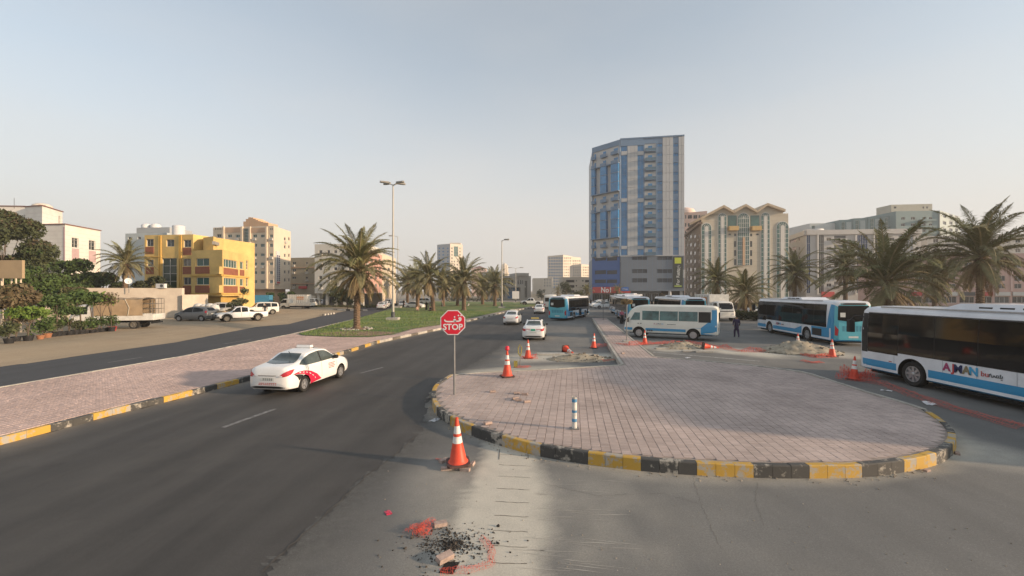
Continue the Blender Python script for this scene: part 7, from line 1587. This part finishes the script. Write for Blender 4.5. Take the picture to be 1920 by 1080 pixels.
# white sacks behind the hatchback
for i,(dx,lab) in enumerate(((372,'left white sack piled behind the grey hatchback'),(383,'middle white sack piled behind the grey hatchback'),(394,'right white sack piled behind the grey hatchback'),(402,'end white sack piled behind the grey hatchback'))):
    q = pt(dx,53.5); zz = zt(577,53.5); o = MB().lathe([(.1,0),(.42,.08),(.5,.3),(.4,.62),(.15,.75)],10,(0,0,0)).build('white_sack',M('sack',(.62,.6,.56),.8,.12,5),None,60,(q.x,q.y,LOTZ+.9-.1*(i%2))); o.scale = (1.3,1,1.3); tag(o,lab,'sack','white sacks behind the hatchback')
q = pt(388,53.5); t = tag(MB().box(-2.0,2.0,-.6,.6,0,.92).build('sack_pallet',m_canvas,None,0,(q.x,q.y,LOTZ)),'brown crate platform under the white sacks','crate')

# ------------------------------------------------------------------ people
def person(label, loc, rz, joints, cloth, height=1.72, group='people'):
    """One skinned body per figure; joints: name -> (x, y, z, radius); faces take the colour of the nearest bone."""
    links = [('pelvis','waist'),('waist','chest'),('chest','neck'),('neck','head'),('head','crown'),('chest','sl'),('sl','el'),('el','hl'),('chest','sr'),('sr','er'),('er','hr'),('pelvis','kl'),('kl','al'),('al','tl'),('pelvis','kr'),('kr','ar'),('ar','tr')]
    J = dict(pelvis=(0,0,.95,.15),waist=(0,0,1.12,.14),chest=(0,0,1.36,.16),neck=(0,0,1.5,.06),head=(.02,0,1.6,.095),crown=(.01,0,1.69,.085),sl=(0,.19,1.40,.075),el=(0,.25,1.14,.05),hl=(.06,.25,.90,.04),sr=(0,-.19,1.40,.075),er=(0,-.25,1.14,.05),hr=(.06,-.25,.90,.04),kl=(.03,.10,.50,.085),al=(-.02,.10,.09,.055),tl=(.13,.11,.05,.045),kr=(.03,-.10,.50,.085),ar=(-.02,-.10,.09,.055),tr=(.13,-.11,.05,.045)); J.update(joints)
    names = list(J); me = bpy.data.meshes.new('body'); me.from_pydata([J[n][:3] for n in names],[(names.index(a),names.index(b)) for a,b in links],[])
    o = bpy.data.objects.new('b',me); COL.objects.link(o); o.modifiers.new('s','SKIN'); sk = me.skin_vertices[0].data if me.skin_vertices else None
    if sk is None:
        bpy.context.view_layer.objects.active = o; bm = bmesh.new(); bm.from_mesh(me); lay = bm.verts.layers.skin.verify(); bm.verts.ensure_lookup_table()
        for i,v in enumerate(bm.verts): v[lay].radius = (J[names[i]][3],)*2; v[lay].use_root = (names[i] == 'pelvis')
        bm.to_mesh(me); bm.free()
    else:
        for i,n in enumerate(names): sk[i].radius = (J[n][3],)*2; sk[i].use_root = n == 'pelvis'
    sb = o.modifiers.new('d','SUBSURF'); sb.levels = 1; sb.render_levels = 1; bpy.context.view_layer.update()
    m2 = bpy.data.meshes.new_from_object(o.evaluated_get(bpy.context.evaluated_depsgraph_get())); bpy.data.objects.remove(o)
    reg = {'head':'skin','crown':'hair','neck':'skin','hl':'skin','hr':'skin','tl':'shoe','tr':'shoe','al':'leg','ar':'leg','kl':'leg','kr':'leg','pelvis':'leg'}
    ms = ['skin','hair','leg','shoe','top']; m2.materials.clear()
    for k_ in ms: m2.materials.append(cloth[k_])
    P = {n:Vector(J[n][:3]) for n in names}
    for f in m2.polygons:
        n = min(names,key=lambda a:(P[a]-f.center).length-J[a][3]*.6); f.material_index = ms.index(reg.get(n,'top')); f.use_smooth = True
    s = height/1.78; t = thing('person',label,'person',loc,rz,group); b = ob('body',m2,t); t.scale = (s,)*3; return t
m_skin = M('skin',(.32,.19,.12),.7,.05); m_hair = M('hair',(.02,.016,.014),.8,0); m_purple = M('cloth_purple',(.04,.03,.07),.9,.15,6); m_blackc = M('cloth_black',(.015,.015,.018),.9,.1,6); m_shoe = M('shoe',(.02,.018,.016),.7,0); m_pinkc = M('cloth_peach',(.50,.33,.24),.9,.1,5); m_greyc = M('cloth_grey',(.12,.13,.14),.9,.1,6); m_whitec = M('cloth_white',(.6,.58,.55),.9,.05,6)
C = lambda top,leg,hair=m_hair,skin=m_skin: dict(skin=skin,hair=hair,leg=leg,shoe=m_shoe,top=top)
walk = dict(kl=(.14,.1,.52,.085),al=(.12,.1,.1,.055),tl=(.27,.11,.06,.045),kr=(-.04,-.1,.5,.085),ar=(-.22,-.1,.14,.055),tr=(-.1,-.11,.06,.045),hl=(-.08,.26,.9,.04),hr=(.16,-.25,.92,.04))
person('man in dark purple clothes walking away beside the minibus',gp(1381,633),R(80),walk,C(m_purple,m_purple),1.78)
person('man in dark clothes standing by the white off-roader on the sand',gp(497,593,LOTZ),R(-60),{},C(m_blackc,m_greyc),1.76)
robe = dict(kl=(.02,.07,.5,.17),kr=(.02,-.07,.5,.17),al=(0,.08,.09,.19),ar=(0,-.08,.09,.19),tl=(.09,.08,.05,.08),tr=(.09,-.08,.05,.08),pelvis=(0,0,.95,.18),head=(.02,0,1.6,.11),crown=(.0,0,1.69,.1))
person('person in black robe standing at the far edge of the lawn',gp(757,575.5,MH),R(-90),robe,C(m_blackc,m_blackc,m_blackc),1.65)
person('person in black robe standing left of the leaning palm trunk',gp(799.5,581,MH),R(-40),robe,C(m_blackc,m_blackc,m_blackc),1.66)
person('person in grey standing beside the robed figure under the leaning palm',gp(805,582,MH),R(200),{},C(m_greyc,m_greyc),1.7)
sit = dict(pelvis=(0,0,.17,.17),waist=(.02,0,.34,.15),chest=(.04,0,.58,.16),neck=(.05,0,.72,.06),head=(.08,0,.82,.1),crown=(.06,0,.92,.09),sl=(.04,.18,.6,.075),el=(.1,.25,.38,.05),hl=(.3,.16,.26,.04),sr=(.04,-.18,.6,.075),er=(.1,-.25,.38,.05),hr=(.3,-.16,.26,.04),kl=(.34,.26,.22,.1),al=(.42,.02,.1,.07),tl=(.5,-.06,.08,.05),kr=(.34,-.26,.22,.1),ar=(.44,-.02,.1,.07),tr=(.52,.08,.08,.05))
person('person in peach clothes sitting on the lawn left of the robed figure',gp(782,583,MH),R(-60),sit,C(m_pinkc,m_pinkc,m_pinkc),1.75)
person('person in black sitting at the foot of the leaning palm',gp(808,583.5,MH),R(-120),sit,C(m_blackc,m_blackc,m_blackc),1.7)
person('person in white sitting far on the lawn right of the palm above the sign',gp(879,574,MH),R(200),sit,C(m_whitec,m_whitec),1.7)
person('person in dark clothes standing by a trunk in the middle of the grove',gp(829,576,MH),R(30),{},C(m_pinkc,m_greyc),1.7)
person('person in pink standing behind the thin bus stop post',gp(1166,607),R(-100),robe,C(M('cloth_pink',(.35,.10,.14),.9,.1),m_blackc),1.65)
# ------------------------------------------------------------------ dusty evening air
hz = MB().box(-1200,1200,-40,1400,-1,60).build('haze',None) if False else None
me = MB().box(-700,700,-30,700,-1,62); hm = bpy.data.materials.new('haze_volume'); hm.use_nodes = True; nt = hm.node_tree; nt.nodes.clear(); out = nt.nodes.new('ShaderNodeOutputMaterial'); pv = nt.nodes.new('ShaderNodeVolumePrincipled')
pv.inputs['Color'].default_value = (.93,.91,.90,1); pv.inputs['Density'].default_value = .0006; pv.inputs['Anisotropy'].default_value = .2; pv.inputs['Density Attribute'].default_value = ''; pv.inputs['Temperature Attribute'].default_value = ''
nt.links.new(pv.outputs[0],out.inputs['Volume']); o = kind(me.build('haze',hm),'stuff'); tag(o,'pale dusty evening haze over the whole place','haze')
